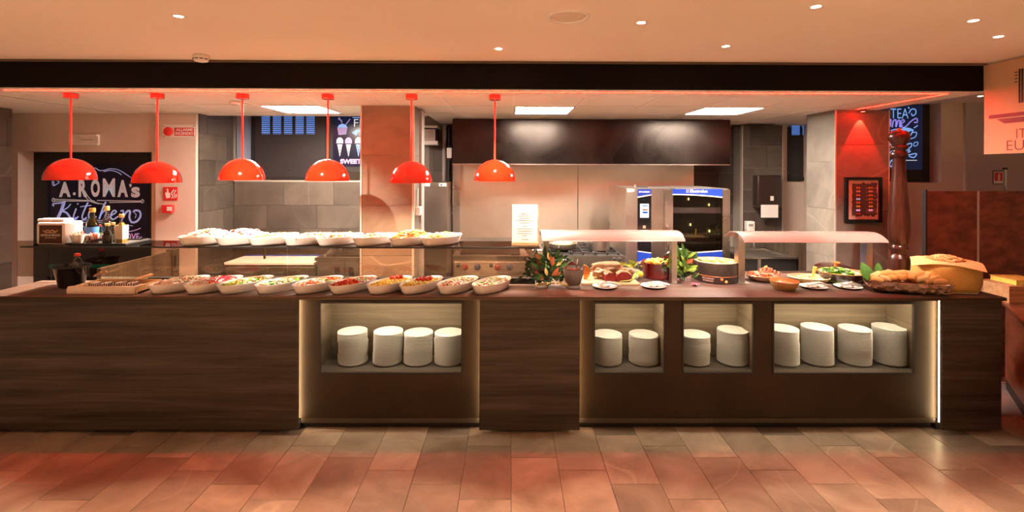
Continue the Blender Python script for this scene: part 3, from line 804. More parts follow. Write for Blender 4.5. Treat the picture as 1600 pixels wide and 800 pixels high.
ZN0, ZN1 = RZ(582, YD, 800), RZ(472.5, YD, 800)
NB = 3.50                                    # back of the niches
NICHES = {'a': (RX(501, YD, 520), RX(721, YD, 520)), 'b': (RX(929.5, YD, 520), RX(1037, YD, 520)),
          'c': (RX(1068, YD, 520), RX(1176, YD, 520)), 'd': (RX(1209, YD, 520), RX(1427, YD, 520))}
INNER = {'a': (-1.278, NICHES['a'][1] + 0.05), 'b': (NICHES['b'][0] - 0.05, 1.046), 'c': (NICHES['c'][0] - 0.045, 1.655), 'd': (NICHES['d'][0] - 0.05, 2.752)}
def bronze_unit(x0, x1, keys, label, led):
    t = thing('display_unit', ((x0 + x1) / 2, 3.4, 0), label, 'counter', 'bronze fronted display units')
    xs = [x0 - 0.016]; holes = set()
    for k in keys:
        xs += list(NICHES[k]); holes.add((len(xs) - 2, 1))
    xs.append(x1 + 0.012)
    holes = {(i, 1) for i in range(1, len(xs) - 1, 2)}
    holed_panel('front_panel', 'bronze', t, xs, [0.075, ZN0, ZN1, ztop - 0.001], holes, YD, YD + 0.012)
    bx('plinth', 'plinth_metal', t, x0, x1, YD - 0.004, YD + 0.012, 0.045, 0.0745)
    bx('toe_kick', 'toe_kick', t, x0, x1, YD + 0.03, 3.5, 0.0, 0.0445)
    for k in keys:
        a, b = NICHES[k]; ia, ib = INNER[k]
        # dark metal lining of the opening, proud of the front
        f = MB(); g = 0.010
        holed_panel('niche_frame', 'black_matt', t, [a - g, a, b, b + g], [ZN0 - g, ZN0, ZN1, ZN1 + g], {(1, 1)}, YD - 0.006, YD - 0.0005)
        y0, y1 = YD + 0.0125, NB
        bx('niche_back', 'niche_wood', t, ia - 0.012, ib + 0.012, y1, y1 + 0.012, ZN0 - 0.012, ZN1 + 0.012)
        bx('niche_side', 'niche_wood_side', t, ia - 0.012, ia, y0, y1 - 0.0005, ZN0, ZN1)
        bx('niche_side', 'niche_wood_side', t, ib, ib + 0.012, y0, y1 - 0.0005, ZN0, ZN1)
        bx('niche_floor', 'counter_wood', t, ia - 0.012, ib + 0.012, y0, y1 - 0.0005, ZN0 - 0.012, ZN0 - 0.0005)
        bx('niche_top', 'niche_wood', t, ia - 0.012, ib + 0.012, y0, y1 - 0.0005, ZN1 + 0.0005, ZN1 + 0.012)
        bx('light_strip', 'niche_glow', t, a + 0.01, b - 0.01, y0 + 0.014, y0 + 0.028, ZN1 - 0.007, ZN1 - 0.001)
        bx('light_cover', 'black_matt', t, a, b, y0, y0 + 0.012, ZN1 - 0.012, ZN1)
    for x in led:
        bx('edge_light', 'strip_glow', t, x - 0.003, x + 0.003, YF + 0.0225, YF + 0.0325, 0.06, ztop - 0.004)
    return t
b1 = bronze_unit(X1, X2, ['a'], 'bronze counter front with one plate niche below the salad dishes', (X1 - 0.021, X2 + 0.021))
b2 = bronze_unit(X3, X4 + 0.010, ['b', 'c', 'd'], 'long bronze counter front with three plate niches below the hot food', (X3 - 0.021, X4 + 0.020))

# ------------------------------------------------------------------ plates in the niches
mb = MB()
RP = 0.100
mb.lathe([(0.052, 0.0), (0.056, 0.0005), (0.060, 0.003), (0.093, 0.0090), (RP, 0.0118), (RP + 0.0006, 0.0126), (RP - 0.001, 0.0134), (0.092, 0.0120), (0.062, 0.0062), (0.03, 0.0055), (0.001, 0.0055)], n=36)
plate0 = mb.build('plate', 'porcelain', None, 60, loc=(0, 0, 0))
plate_me = plate0.data
bpy.data.objects.remove(plate0)
DZ = 0.0103
STACKS = [('a', 552, 21, 'below the salads'), ('a', 605.5, 21, 'below the salads'), ('a', 653.5, 20, 'below the salads'), ('a', 701, 20, 'below the salads'),
          ('b', 948.5, 19, 'below the roast meat'), ('b', 1005.5, 19, 'below the roast meat'),
          ('c', 1085, 19, 'below the pecorino wheel'), ('c', 1144, 22, 'below the pecorino wheel'),
          ('d', 1224, 23, 'below the clay dish'), ('d', 1277, 24, 'below the clay dish'), ('d', 1335.5, 23, 'below the clay dish'), ('d', 1389, 24, 'below the clay dish')]
cnt = {}
prng = random.Random(3)
for key, px, n, where in STACKS:
    cnt[key] = cnt.get(key, 0) + 1; so = ords(cnt[key])
    Yc = 3.375
    x = RX(px, Yc, 540)
    dx = dy = 0.0
    lean = prng.uniform(-0.0002, 0.0002)
    for i in range(n):
        if prng.random() < 0.16: dx, dy = prng.uniform(-0.0035, 0.0035), prng.uniform(-0.003, 0.003)
        o = bpy.data.objects.new('plate', plate_me); COL.objects.link(o)
        o.location = (x + dx + lean * i, Yc + dy, ZN0 - 0.0004 + DZ * i); o.rotation_euler = (0, 0, prng.uniform(0, 6))
        k = n - i
        tag(o, ('top white plate' if k == 1 else 'white plate %s from top' % ords(k)) + ', %s stack from left in niche %s' % (so, where), 'plate', 'white plates stacked in the counter niches')

# ------------------------------------------------------------------ glass of the buffet
YG = 3.50
xg0, xg1 = RX(26, YG, 420), RX(836, YG, 420)
ZS = RZ(387.5, 3.20, 440)
t = thing('sneeze_guard', ((xg0 + xg1) / 2, YG, ZT), 'upright smoked glass screen standing behind the worktop dishes', 'glass screen')
xs = [xg0, RX(449, YG, 420), xg1]
for a, b in zip(xs, xs[1:]):
    bx('pane', 'smoked_glass', t, a + 0.002, b - 0.002, YG, YG + 0.006, ZT + 0.042, ZS - 0.001)
bx('base_rail', 'black_matt', t, RX(236, YG, 440), xg1, YG - 0.03, YG + 0.03, ZT, ZT + 0.041)
for px in (412,):
    x = RX(px, YG, 400); bx('bracket', 'steel', t, x - 0.006, x + 0.006, YG + 0.007, YG + 0.019, ZT + 0.05 if px != 412 else ZS - 0.13, ZS - 0.001)
t = thing('glass_shelf', (0, 3.3, ZS), 'long dark glass shelf above the worktop carrying salad dishes and bottles', 'shelf')
sx0, sx1 = RX(32, 3.2, 387), RX(843, 3.2, 387)
bx('shelf_pane', 'shelf_glass', t, sx0, sx1, 3.2, 3.475, ZS, ZS + 0.008)
bx('front_trim', 'black_matt', t, sx0, sx1, 3.197, 3.1998, ZS - 0.001, ZS + 0.009)
ZS1 = ZS + 0.008

# ------------------------------------------------------------------ dishes and salads
mat('f_white', (0.83, 0.78, 0.70), 0.5, var=0.08, scale=40, sss=0.1)
mat('f_pink', (0.80, 0.42, 0.36), 0.4, var=0.15, scale=40)
mat('f_magenta', (0.62, 0.10, 0.22), 0.4, var=0.2, scale=40)
mat('f_red', (0.70, 0.045, 0.02), 0.25, var=0.15, scale=40, spec=0.6)
mat('f_orange', (0.80, 0.24, 0.04), 0.35, var=0.15, scale=40)
mat('f_green', (0.22, 0.42, 0.05), 0.4, var=0.25, scale=30)
mat('f_dkgreen', (0.055, 0.14, 0.025), 0.4, var=0.3, scale=30)
mat('f_yellow', (0.97, 0.78, 0.16), 0.45, var=0.12, scale=40)
mat('f_gold', (0.78, 0.46, 0.10), 0.4, var=0.2, scale=30)
mat('f_brown', (0.26, 0.11, 0.045), 0.5, var=0.35, scale=30)
mat('f_dark', (0.05, 0.03, 0.025), 0.45, var=0.3, scale=30)
mat('f_cream', (0.76, 0.60, 0.38), 0.55, var=0.12, scale=30)

DA, DB, DH, DT = 0.185, 0.093, 0.064, math.radians(36)
def dish_mesh():
    mb = MB(); n = 40
    prof = [(0.0, 0.80, 0.66), (0.003, 0.845, 0.75), (0.010, 0.865, 0.79), (0.056, 0.985, 0.97), (0.062, 1.0, 1.0), (0.064, 0.995, 0.99), (0.063, 0.965, 0.94), (0.050, 0.93, 0.89), (0.012, 0.80, 0.68), (0.009, 0.6, 0.5), (0.0088, 0.02, 0.02)]
    rings = []
    for z, ka, kb in prof:
        rings.append([mb.bm.verts.new((DB * kb * math.cos(2 * PI * i / n), DA * ka * math.sin(2 * PI * i / n), z)) for i in range(n)])
    for a, b in zip(rings, rings[1:]):
        for i in range(n): mb._face((a[i], a[(i + 1) % n], b[(i + 1) % n], b[i]))
    mb._face(list(reversed(rings[0]))); mb._face(rings[-1])
    return mb
d0 = dish_mesh().build('oval_dish', 'porcelain_speck', None, 50, loc=(0, 0, 0)); dish_me = d0.data; bpy.data.objects.remove(d0)
def fit_dish(px_left, Y, z, DT=DT, DA=DA, DB=DB):
    x = RX(px_left + 40, Y)
    for _ in range(8):
        m = min(proj((x + DB * math.cos(a) * math.cos(-DT) - DA * math.sin(a) * math.sin(-DT), Y + DB * math.cos(a) * math.sin(-DT) + DA * math.sin(a) * math.cos(-DT), z + 0.05))[0] for a in [2 * PI * i / 40 for i in range(40)])
        x += (px_left - m) * Y / F
    return x
def heap(name, c, a, b, th, mats, zones, n, h, size, rng, base_mat=0, z_floor=0.030):
    """a mound of small food pieces in an ellipse; zones: list of (lo, hi, [material indices], kind) along the long axis -1..1"""
    mb = MB(); ct, st = math.cos(th), math.sin(th)
    tr = lambda u, v, z: Vector((c[0] + u * ct - v * st, c[1] + u * st + v * ct, c[2] + z))
    # bed
    mb.mi = base_mat
    rings = []; N = 24
    for k in (1.0, 0.8, 0.5, 0.2):
        rings.append([mb.bm.verts.new(tr(b * k * math.cos(2 * PI * i / N), a * k * math.sin(2 * PI * i / N), z_floor + h * 0.75 * (1 - k * k))) for i in range(N)])
    for A, B in zip(rings, rings[1:]):
        for i in range(N): mb._face((A[i], A[(i + 1) % N], B[(i + 1) % N], B[i]))
    mb._face(rings[-1]); 
    low = [mb.bm.verts.new(tr(b * 0.86 * math.cos(2 * PI * i / N), a * 0.9 * math.sin(2 * PI * i / N), 0.0125)) for i in range(N)]
    for i in range(N): mb._face((low[i], low[(i + 1) % N], rings[0][(i + 1) % N], rings[0][i]))
    mb._face(list(reversed(low)))
    for _ in range(n):
        r = math.sqrt(rng.random()) * 0.95; ang = rng.random() * 2 * PI
        u, v = b * r * math.cos(ang), a * r * math.sin(ang)
        zn = r * math.sin(ang)
        zs_ = [q for q in zones if q[0] <= zn <= q[1]] or zones
        q = rng.choice(zs_); mb.mi = rng.choice(q[2]); kind = q[3]
        z = z_floor + h * 0.8 * (1 - r * r) + rng.uniform(0, 0.3) * size
        s = size * rng.uniform(0.7, 1.3)
        p = tr(u, v, z); R = Matrix.Rotation(rng.random() * 6, 4, 'Z') @ Matrix.Rotation(rng.uniform(-0.9, 0.9), 4, 'X')
        if kind == 'cube': mb.box(-s * .5, s * .5, -s * .5, s * .5, -s * .4, s * .4, M=Matrix.Translation(p) @ R)
        elif kind == 'ball': mb.ball(p, s * .5, 1)
        elif kind == 'leaf':
            d = R @ Vector((1, 0, 0.35)); mb.leaf(p, d, s * 2.1, s * 1.2, (0, 0, 1), 0.3)
        elif kind == 'strip': mb.box(-s * 1.1, s * 1.1, -s * .22, s * .22, -s * .18, s * .18, M=Matrix.Translation(p) @ R)
        elif kind == 'mix':
            k = rng.random()
            if k < 0.4: mb.box(-s * .5, s * .5, -s * .4, s * .4, -s * .3, s * .3, M=Matrix.Translation(p) @ R)
            elif k < 0.75: mb.ball(p, (s * .5, s * .4, s * .4), 1)
            else: mb.leaf(p, R @ Vector((1, 0, 0.4)), s * 1.8, s, (0, 0, 1), 0.3)
        elif kind == 'grain': mb.ball(p, (s * .3, s * .3, s * .3), 1)
    return stuff(mb.build(name, mats, None, 0, loc=(c[0], c[1], c[2] + 0.0125)))
PAL = ['f_white', 'f_pink', 'f_magenta', 'f_red', 'f_orange', 'f_green', 'f_dkgreen', 'f_yellow', 'f_gold', 'f_brown', 'f_cream']
W_, PK, MG, RD, OR, GR, DG, YE, GO, BR, CM = range(11)
FOODS = {
    'seafood': ('pale seafood salad heaped', W_, [(-1, 1, [W_, W_, PK, PK, CM], 'mix'), (-0.2, 1, [W_, GR, PK], 'mix')], 170, 0.030, 0.017),
    'radish': ('pink radish and white cubes with tomato heaped', W_, [(-1, -0.2, [W_, W_, PK], 'mix'), (-0.4, 0.5, [MG, MG, W_, RD], 'mix'), (0.2, 1, [RD, OR, MG], 'mix')], 170, 0.030, 0.017),
    'cucumber': ('diced cucumber and tomato salad', GR, [(-1, -0.1, [GR, YE, GR], 'mix'), (-0.4, 0.7, [GR, W_, GR, RD], 'mix'), (0.4, 1, [OR, DG, BR], 'leaf')], 170, 0.014, 0.015),
    'green': ('chopped green salad with pink ham', GR, [(-1, 0.2, [GR, W_, PK, DG], 'mix'), (-0.2, 0.8, [GR, GR, RD, W_], 'mix'), (0.4, 1, [DG, OR, DG], 'leaf')], 170, 0.014, 0.015),
    'caprese': ('tomato wedges beside white mozzarella', W_, [(-1, 0.1, [W_, W_, CM], 'ball'), (-0.9, 1, [RD, RD, OR], 'mix'), (0.0, 0.4, [DG, GR], 'leaf')], 150, 0.014, 0.018),
    'tomato': ('diced red tomato with white cheese and basil', RD, [(-1, 0.1, [RD, RD, OR], 'cube'), (0.0, 0.5, [GR, YE, W_], 'leaf'), (0.2, 1, [RD, W_, W_, OR], 'cube')], 170, 0.014, 0.016),
    'couscous': ('yellow couscous', YE, [(-1, 1, [YE, YE, GO], 'grain'), (-1, 1, [YE, YE, YE], 'grain'), (0.55, 1, [OR, GO], 'grain')], 330, 0.014, 0.017),
    'rice': ('white rice salad with tomato bits and basil', W_, [(-1, 1, [W_, W_, CM, RD, W_, BR], 'mix'), (0.0, 0.5, [GR, DG, W_], 'leaf')], 190, 0.014, 0.013),
    'farro': ('rice salad with green pepper rings', W_, [(-1, 1, [W_, W_, BR, W_, GR, RD], 'mix'), (-0.6, 0.8, [GR, DG, W_, W_], 'leaf')], 190, 0.014, 0.013),
    'shrimp': ('white and pink seafood chunks heaped', W_, [(-1, 1, [W_, W_, W_, PK, MG], 'mix'), (-0.6, 0.2, [GR, DG, W_], 'mix')], 170, 0.056, 0.018),
    'carrot': ('white cubes with carrot and radish heaped', W_, [(-1, 1, [W_, W_, W_, OR, PK, MG], 'mix')], 170, 0.060, 0.018),
    'bean': ('chopped pepper and bean salad', W_, [(-1, 1, [GR, OR, W_, CM, DG], 'mix')], 160, 0.024, 0.015),
    'herb': ('chopped tomato salad under a green herb sprig', CM, [(-1, 1, [OR, CM, RD, W_], 'mix'), (0.0, 0.5, [GR, GR], 'leaf')], 160, 0.024, 0.016),
    'pepper': ('red tomato cubes with lettuce tips', W_, [(-1, 0.1, [RD, OR, W_], 'cube'), (0.1, 1, [GR, GR, W_], 'leaf')], 160, 0.026, 0.016),
    'pasta': ('pale pasta salad topped with cherry tomato', CM, [(-1, 1, [CM, YE, CM], 'mix'), (-0.2, 0.4, [OR, RD], 'ball')], 160, 0.024, 0.016),
    'grated': ('grated carrot heap', OR, [(-1, 1, [OR, GO, OR, GR], 'strip')], 260, 0.058, 0.013),
    'zucchini': ('grilled zucchini and pasta salad', CM, [(-1, 1, [CM, YE, GR, CM, DG], 'strip'), (0, 0.6, [GR, CM], 'leaf')], 180, 0.034, 0.014),
}
frng = random.Random(11)
def served(px_left, Y, z, food, where, i, group, DT=DT, sc=1.0):
    x = fit_dish(px_left, Y, z, DT, DA * sc, DB * sc)
    o = bpy.data.objects.new('oval_dish', dish_me); COL.objects.link(o); o.location = (x, Y, z); o.rotation_euler = (0, 0, -DT); o.scale = (sc, sc, sc)
    desc, base, zones, n, h, size = FOODS[food]
    tag(o, 'white oval dish, %s from the %s' % (ords(i), where), 'dish', group)
    s = heap('salad', (x, Y, z), DA * 0.88 * sc, DB * 0.84 * sc, -DT, PAL, zones, n, h, size, frng, base, 0.050 * sc)
    tag(s, '%s in the %s dish from the %s' % (desc, ords(i), where), 'salad', 'salads in the oval dishes')
    return x, Y, z
row1 = [(230, 'seafood'), (286, 'radish'), (338, 'cucumber'), (397, 'green'), (456, 'caprese'), (513, 'tomato'), (572, 'couscous'), (623, 'couscous'), (682, 'rice'), (737, 'farro')]
row2 = [(278, 'shrimp'), (335, 'carrot'), (386, 'bean'), (442, 'herb'), (493, 'pepper'), (550, 'pasta'), (607, 'grated'), (657, 'zucchini')]
spots = []
for i, (px, f) in enumerate(row1):
    spots.append(served(px, 3.298, ZT, f, 'wooden tray on the worktop', i + 1, 'oval dishes on the worktop'))
for i, (px, f) in enumerate(row2):
    served(px, 3.335, ZS1, f, 'bottle tray on the glass shelf', i + 1, 'oval dishes on the glass shelf', math.radians(41), 0.93)
# cherry tomatoes on the couscous
MB().ball((0, 0, 0), 0.0155, 2).build('tmp', 'f_red', None, 180, loc=(0, 0, 0))
cher = bpy.data.objects['tmp'].data; bpy.data.objects.remove(bpy.data.objects['tmp'])
stm = MB()
for k in range(5): stm.leaf((0, 0, 0.0150), (math.cos(k * 1.257), math.sin(k * 1.257), 0.1), 0.010, 0.004, (0, 0, 1), 0.1)
stem0 = stm.build('tmp', 'f_dkgreen', None, 0, loc=(0, 0, 0)); stem_me = stem0.data; bpy.data.objects.remove(stem0)
TOM = {7: [(-0.02, 0.03), (0.008, 0.055), (0.03, 0.085), (-0.035, 0.075), (0.0, 0.10)], 8: [(-0.045, -0.01), (-0.03, 0.02), (-0.012, -0.012), (0.0, 0.018), (0.018, 0.0), (0.012, 0.045), (0.034, 0.03), (-0.012, 0.05), (0.03, 0.066)]}
for di, lst in TOM.items():
    x, y, z = spots[di - 1]
    for j, (u, v) in enumerate(lst):
        tx, ty, tz = x + u + (0.03 if di == 7 else 0.02), y + v * 0.8, z + 0.072
        r = thing('cherry_tomato', (tx, ty, tz), 'red cherry tomato, %s of the cluster on the couscous, %s dish from the wooden tray' % (ords(j + 1), ords(di)), 'tomato', 'cherry tomatoes on the couscous')
        for me, nm in ((cher, 'skin'), (stem_me, 'calyx')):
            o = bpy.data.objects.new(nm, me); COL.objects.link(o); o.parent = r
        r.rotation_euler = (frng.uniform(-.6, .6), frng.uniform(-.6, .6), 0)

# ------------------------------------------------------------------ pendant lamps
YLMP = 3.53
def pendant(px, pyb, label):
    x = RX(px, YLMP, pyb); zb = RZ(pyb, YLMP, px)
    R = 0.153; hh = 0.158
    t = thing('pendant_lamp', (x, YLMP, zb), label, 'pendant lamp', 'red dome pendants over the buffet')
    out = [(R * math.cos(a), hh * math.sin(a)) for a in [PI / 2 * i / 16 for i in range(17)]]
    out[-1] = (0.012, hh)
    inn = [((R - 0.003) * math.cos(a), 0.0 + (hh - 0.003) * math.sin(a)) for a in [PI / 2 * i / 14 for i in range(14, -1, -1)]]
    inn[0] = (0.010, hh - 0.003)
    sh = MB().lathe(out, x, YLMP, zb, 44, cap0=False, cap1=False).build('shade', 'red_enamel', t, 60)
    MB().lathe(inn, x, YLMP, zb, 44, cap0=False, cap1=False).build('shade_lining', 'red_shade_inside', sh, 60)
    MB().tube([(x, YLMP, zb + hh - 0.002), (x, YLMP, ZC - 0.037)], 0.0065, 10).build('cord', 'red_cord', t, 60)
    MB().lathe([(0.040, 0), (0.044, 0.004), (0.044, 0.033), (0.042, 0.036)], x, YLMP, ZC - 0.0375, 28).build('ceiling_rose', 'red_enamel', t, 40)
    MB().lathe([(0.018, 0.13), (0.020, 0.115), (0.020, 0.10)], x, YLMP, zb, 16).build('socket', 'white_enamel', t, 40)
    MB().ball((x, YLMP, zb + 0.070), (0.028, 0.028, 0.030), 2).build('bulb', 'bulb_glow', t, 180)
    light('lamp', 'SPOT', (x, YLMP, zb + 0.035), L_PENDANT, (1.0, 0.78, 0.55), t, spot_size=math.radians(140), spot_blend=0.5, shadow_soft_size=0.03)
for px, py, lb in ((110.5, 281, 'red dome pendant lamp hanging before the chalkboard lettering'), (245.5, 285.5, 'red dome pendant lamp hanging beside the fire alarm signs'),
                   (378.5, 281, 'red dome pendant lamp hanging before the alcove side, third from the chalkboard'), (512, 282.5, 'red dome pendant lamp hanging before the ice cream screen'),
                   (642.5, 285.5, 'red dome pendant lamp hanging before the brown stone column'), (773, 283, 'red dome pendant lamp hanging before the steel splashback')):
    pendant(px, py, lb)

# ------------------------------------------------------------------ heated gantries
def gantry(x0, x1, posts, label, zoff=0.0):
    zf, ztp, zbk = RZ(377, 3.32, 950) + zoff, RZ(360.5, 3.46, 950) + zoff, RZ(366.5, 3.63, 950) + zoff
    t = thing('heat_lamp_gantry', ((x0 + x1) / 2, 3.49, ZT), label, 'food warmer', 'heated gantries over the hot food')
    o = [(3.318, zf)]
    for i in range(7):
        a = i / 6; o.append((3.32 + 0.14 * (a ** 1.25), zf + 0.004 + (ztp - zf - 0.004) * math.sin(a * PI / 2)))
    o += [(3.54, ztp - 0.004), (3.63, zbk)]
    inn = [(y + (0.004 if y < 3.5 else 0), z - 0.006) for y, z in reversed(o)]
    inn[-1] = (3.322, zf - 0.002)
    mb = MB()
    n = len(o)
    for i in range(n - 1):
        mb.prism([o[i], o[i + 1], inn[n - 2 - i], inn[n - 1 - i]], lambda u, v, a: (a, u, v), x0, x1)
    bmesh.ops.remove_doubles(mb.bm, verts=mb.bm.verts[:], dist=0.0002)
    mb.build('canopy', 'canopy_enamel', t, 50)
    bx('lamp_tube', 'heat_glow', t, x0 + 0.06, x1 - 0.06, 3.45, 3.475, ztp - 0.030, ztp - 0.018)
    bx('reflector', 'chrome', t, x0 + 0.05, x1 - 0.05, 3.43, 3.50, ztp - 0.0165, ztp - 0.0125)
    for a, b in posts:
        bx('post', 'steel', t, a, b, 3.505, 3.57, ZT + 0.006, ztp - 0.012)
        bx('foot_plate', 'steel_h', t, a - 0.03, b + 0.03, 3.47, 3.60, ZT, ZT + 0.0055)
    return t
def gx_(px, Y): return RX(px, Y, 400)
gantry(gx_(847, 3.32), gx_(1071, 3.32), ((gx_(849, 3.505), gx_(858, 3.505)), (gx_(1050, 3.505), gx_(1058, 3.505))), 'white curved heat lamp gantry above the roast meat and mortar')
g2 = gantry(gx_(1163, 3.32), gx_(1389, 3.32), ((gx_(1154, 3.505), gx_(1164, 3.505)), (gx_(1354, 3.505), gx_(1363.5, 3.505))), 'white curved heat lamp gantry above the clay dish and tongs plates', -0.006)

# ------------------------------------------------------------------ chalkboard in the recess
def RB(name, m, parent, px0, py0, px1, py1, Y, d, **k):
    """box whose front face at depth Y spans the pixel rectangle"""
    a, b = P(px0, py1, Y), P(px1, py0, Y)
    return bx(name, m, parent, a.x, b.x, Y, Y + d, a.z, b.z, **k)
YCB = 5.0
t = thing('chalkboard_display', (RX(143, YCB), YCB + 0.05, 0), 'black framed kitchen chalkboard with white and blue script lettering in the wall recess', 'chalkboard')
RB('frame_post', 'black_matt', t, 51, 238, 73, 446, YCB, 0.05)
RB('frame_post', 'black_matt', t, 232, 238, 237.5, 446, YCB, 0.05)
RB('frame_header', 'black_matt', t, 73.2, 238, 231.8, 256, YCB, 0.05)
RB('board', 'board_navy', t, 73.2, 256.2, 231.8, 386, YCB + 0.02, 0.02)
RB('frame_rail', 'black_matt', t, 73.2, 386.2, 231.8, 392, YCB, 0.05)
RB('lower_pane', 'black_gloss', t, 73.2, 392.2, 231.8, 440, YCB + 0.02, 0.012)
RB('green_line', 'green_glow', t, 76, 413, 178, 418.5, YCB + 0.018, 0.0015)
zb = P(140, 446, YCB).z
bx('base', 'black_matt', t, RX(51, YCB, 446), RX(237, YCB, 446), YCB + 0.001, YCB + 0.049, 0.0, zb - 0.001)
yb = YCB + 0.0185
Zx = lambda x, y: (50 + x / 5.715, 240 + y / 5.715)
ZL = lambda pts: [Zx(x, y) for x, y in pts]
for s, x0, y0, x1, y1, bo in (('A', 240, 252, 346, 388, .05), ('.', 365, 345, 390, 372, .0), ('R', 415, 232, 492, 388, .05), ('O', 525, 230, 606, 388, .05), ('M', 632, 222, 742, 386, .02), ('A', 762, 236, 858, 388, .05), ('s', 886, 298, 964, 392, .04), ("'", 868, 272, 890, 298, .0)):
    a, b = Zx(x0, y0), Zx(x1, y1)
    ptext(s, 'letter', 'chalk_white', t, a[0], a[1], b[0], b[1], yb, bold=bo)
strokes('flourish', 'chalk_white', t, [ZL([(195, 408), (450, 416), (560, 425)]), ZL([(580, 418), (980, 424)]), ZL([(200, 424), (520, 424)]), ZL([(690, 436), (980, 432)]),
        ZL([(470, 330), (495, 375), (530, 415), (580, 440), (640, 452)]), ZL([(455, 350), (485, 395), (525, 428), (600, 450)]), ZL([(178, 415), (190, 398), (202, 415), (190, 430), (178, 415)]), ZL([(972, 425), (985, 410), (998, 425), (985, 440), (972, 425)])], yb, 0.008)
strokes('script_word', 'chalk_blue', t, [
    (ZL([(195, 470), (185, 455), (205, 445), (260, 440), (300, 432)]), 0.014), (ZL([(290, 440), (265, 510), (235, 575)]), 0.022), (ZL([(272, 445), (250, 510), (222, 570)]), 0.008),
    (ZL([(345, 450), (320, 480), (268, 512)]), 0.012), (ZL([(268, 512), (310, 530), (345, 575), (375, 590), (395, 570)]), 0.020),
    (ZL([(395, 490), (375, 545), (368, 580), (385, 588), (415, 560)]), 0.015), (ZL([(405, 445), (412, 452)]), 0.018),
    (ZL([(500, 435), (470, 500), (448, 560), (458, 588), (490, 570)]), 0.016), (ZL([(430, 475), (480, 468), (530, 462)]), 0.009),
    (ZL([(560, 500), (525, 505), (505, 545), (515, 582), (545, 580), (575, 560)]), 0.014),
    (ZL([(660, 432), (635, 480), (600, 585)]), 0.018), (ZL([(605, 560), (640, 515), (665, 520), (655, 560), (662, 588), (690, 565)]), 0.014),
    (ZL([(700, 555), (745, 530), (750, 512), (725, 512), (702, 555), (722, 588), (770, 560)]), 0.014),
    (ZL([(790, 515), (815, 510), (810, 560), (800, 610)]), 0.014), (ZL([(805, 580), (845, 520), (875, 515), (870, 570), (890, 612), (935, 605), (968, 560), (960, 515), (920, 508), (905, 525)]), 0.020),
    (ZL([(915, 530), (930, 545), (920, 575)]), 0.007)], yb - 0.0006, 0.014)
strokes('flourish', 'chalk_blue', t, [ZL([(500, 150), (560, 128), (600, 150), (640, 150), (700, 135), (770, 145), (840, 185), (905, 230)]), ZL([(640, 162), (700, 150), (760, 165), (800, 190)]), ZL([(180, 245), (190, 285), (225, 270), (245, 255), (225, 245)]), ZL([(192, 245), (200, 290)]),
        ZL([(360, 615), (430, 600), (500, 592), (640, 600)]), ZL([(360, 640), (430, 618), (560, 610), (650, 620)]), ZL([(470, 690), (470, 655), (430, 645), (400, 665), (410, 690), (440, 690), (445, 670)]), ZL([(840, 640), (900, 645)]), ZL([(820, 668), (870, 666)])], yb, 0.007)
strokes('underline', 'chalk_pink', t, [ZL([(780, 705), (850, 698), (920, 685), (970, 665)]), ZL([(800, 795), (880, 785), (940, 765), (982, 742)])], yb, 0.006)
a, b = Zx(835, 712), Zx(958, 768)
ptext('OVE', 'letter', 'chalk_pink', t, a[0], a[1], b[0], b[1], yb, bold=.0)

# ------------------------------------------------------------------ signs on the beige wall
yw = YW - 0.037
def on_wall(px0, py0, px1, py1, name, label, cat, m, d=0.012, Y=None, bevel=0.003):
    Y = yw if Y is None else Y
    a, b = P(px0, py1, Y), P(px1, py0, Y)
    t = thing(name, ((a.x + b.x) / 2, Y, a.z), label, cat)
    MB().box(a.x, b.x, Y - d, Y, a.z, b.z, bevel=bevel, seg=1).build('plate' if name.endswith('sign') else 'body', m, t)
    return t
t = on_wall(254.5, 195, 304.5, 215, 'fire_alarm_sign', 'clear wall plate with red sounder reading ALLARME INCENDIO', 'sign', 'white_plastic', 0.006)
RB('red_field', 'safety_red', t, 272.5, 199.5, 303, 212, yw - 0.0085, 0.002)
ptext('ALLARME', 'lettering', 'white_print', t, 275, 200.5, 301.5, 204.8, yw - 0.0093, bold=.03)
ptext('INCENDIO', 'lettering', 'white_print', t, 274, 206.2, 302, 210.6, yw - 0.0093, bold=.03)
q = P(264, 205.5, yw)
M = Matrix.Translation((q.x, yw - 0.006, q.z)) @ Matrix.Rotation(PI / 2, 4, 'X')
MB().lathe([(0.045, 0.0), (0.045, 0.012), (0.030, 0.024), (0.010, 0.026)], n=24, M=M).build('sounder', 'safety_red', t, 40)
for px in (256, 303):
    for py in (197, 213): RB('screw', 'print_grey', t, px - 1, py - 1, px + 1, py + 1, yw - 0.0085, 0.002)
t = on_wall(113, 210, 157, 227, 'emergency_light', 'white plastic emergency light box on the wall above the chalkboard', 'emergency light', 'white_plastic', 0.045, YW - 0.001, 0.006)
RB('diffuser', 'paper_white', t, 118, 212.5, 153, 224.5, YW - 0.0485, 0.002)
RB('label_strip', 'print_grey', t, 127, 217.7, 146, 218.8, YW - 0.0505, 0.0015)
t = on_wall(255.5, 292, 278, 313, 'fire_point_sign', 'square red fire call point sign with white hand and flames', 'sign', 'safety_red', 0.005)
MB().poly([P(x, y, yw - 0.0065) for x, y in ((258, 303), (259, 300), (261, 301), (260.5, 295), (262.5, 294.5), (263.5, 301), (266, 302), (266, 309), (260, 310))]).build('hand_mark', 'white_print', t)
strokes('flame_mark', 'white_print', t, [[(268, 310), (270, 306), (268, 302), (272, 296)], [(271, 310), (273, 306), (272, 302), (275, 297)], [(274, 309.5), (275.5, 306), (275, 303)]], yw - 0.0065, 0.009)
t = on_wall(256.5, 320, 272.5, 332.5, 'call_point', 'small red fire alarm call point box under the hand sign', 'alarm box', 'safety_red', 0.04)
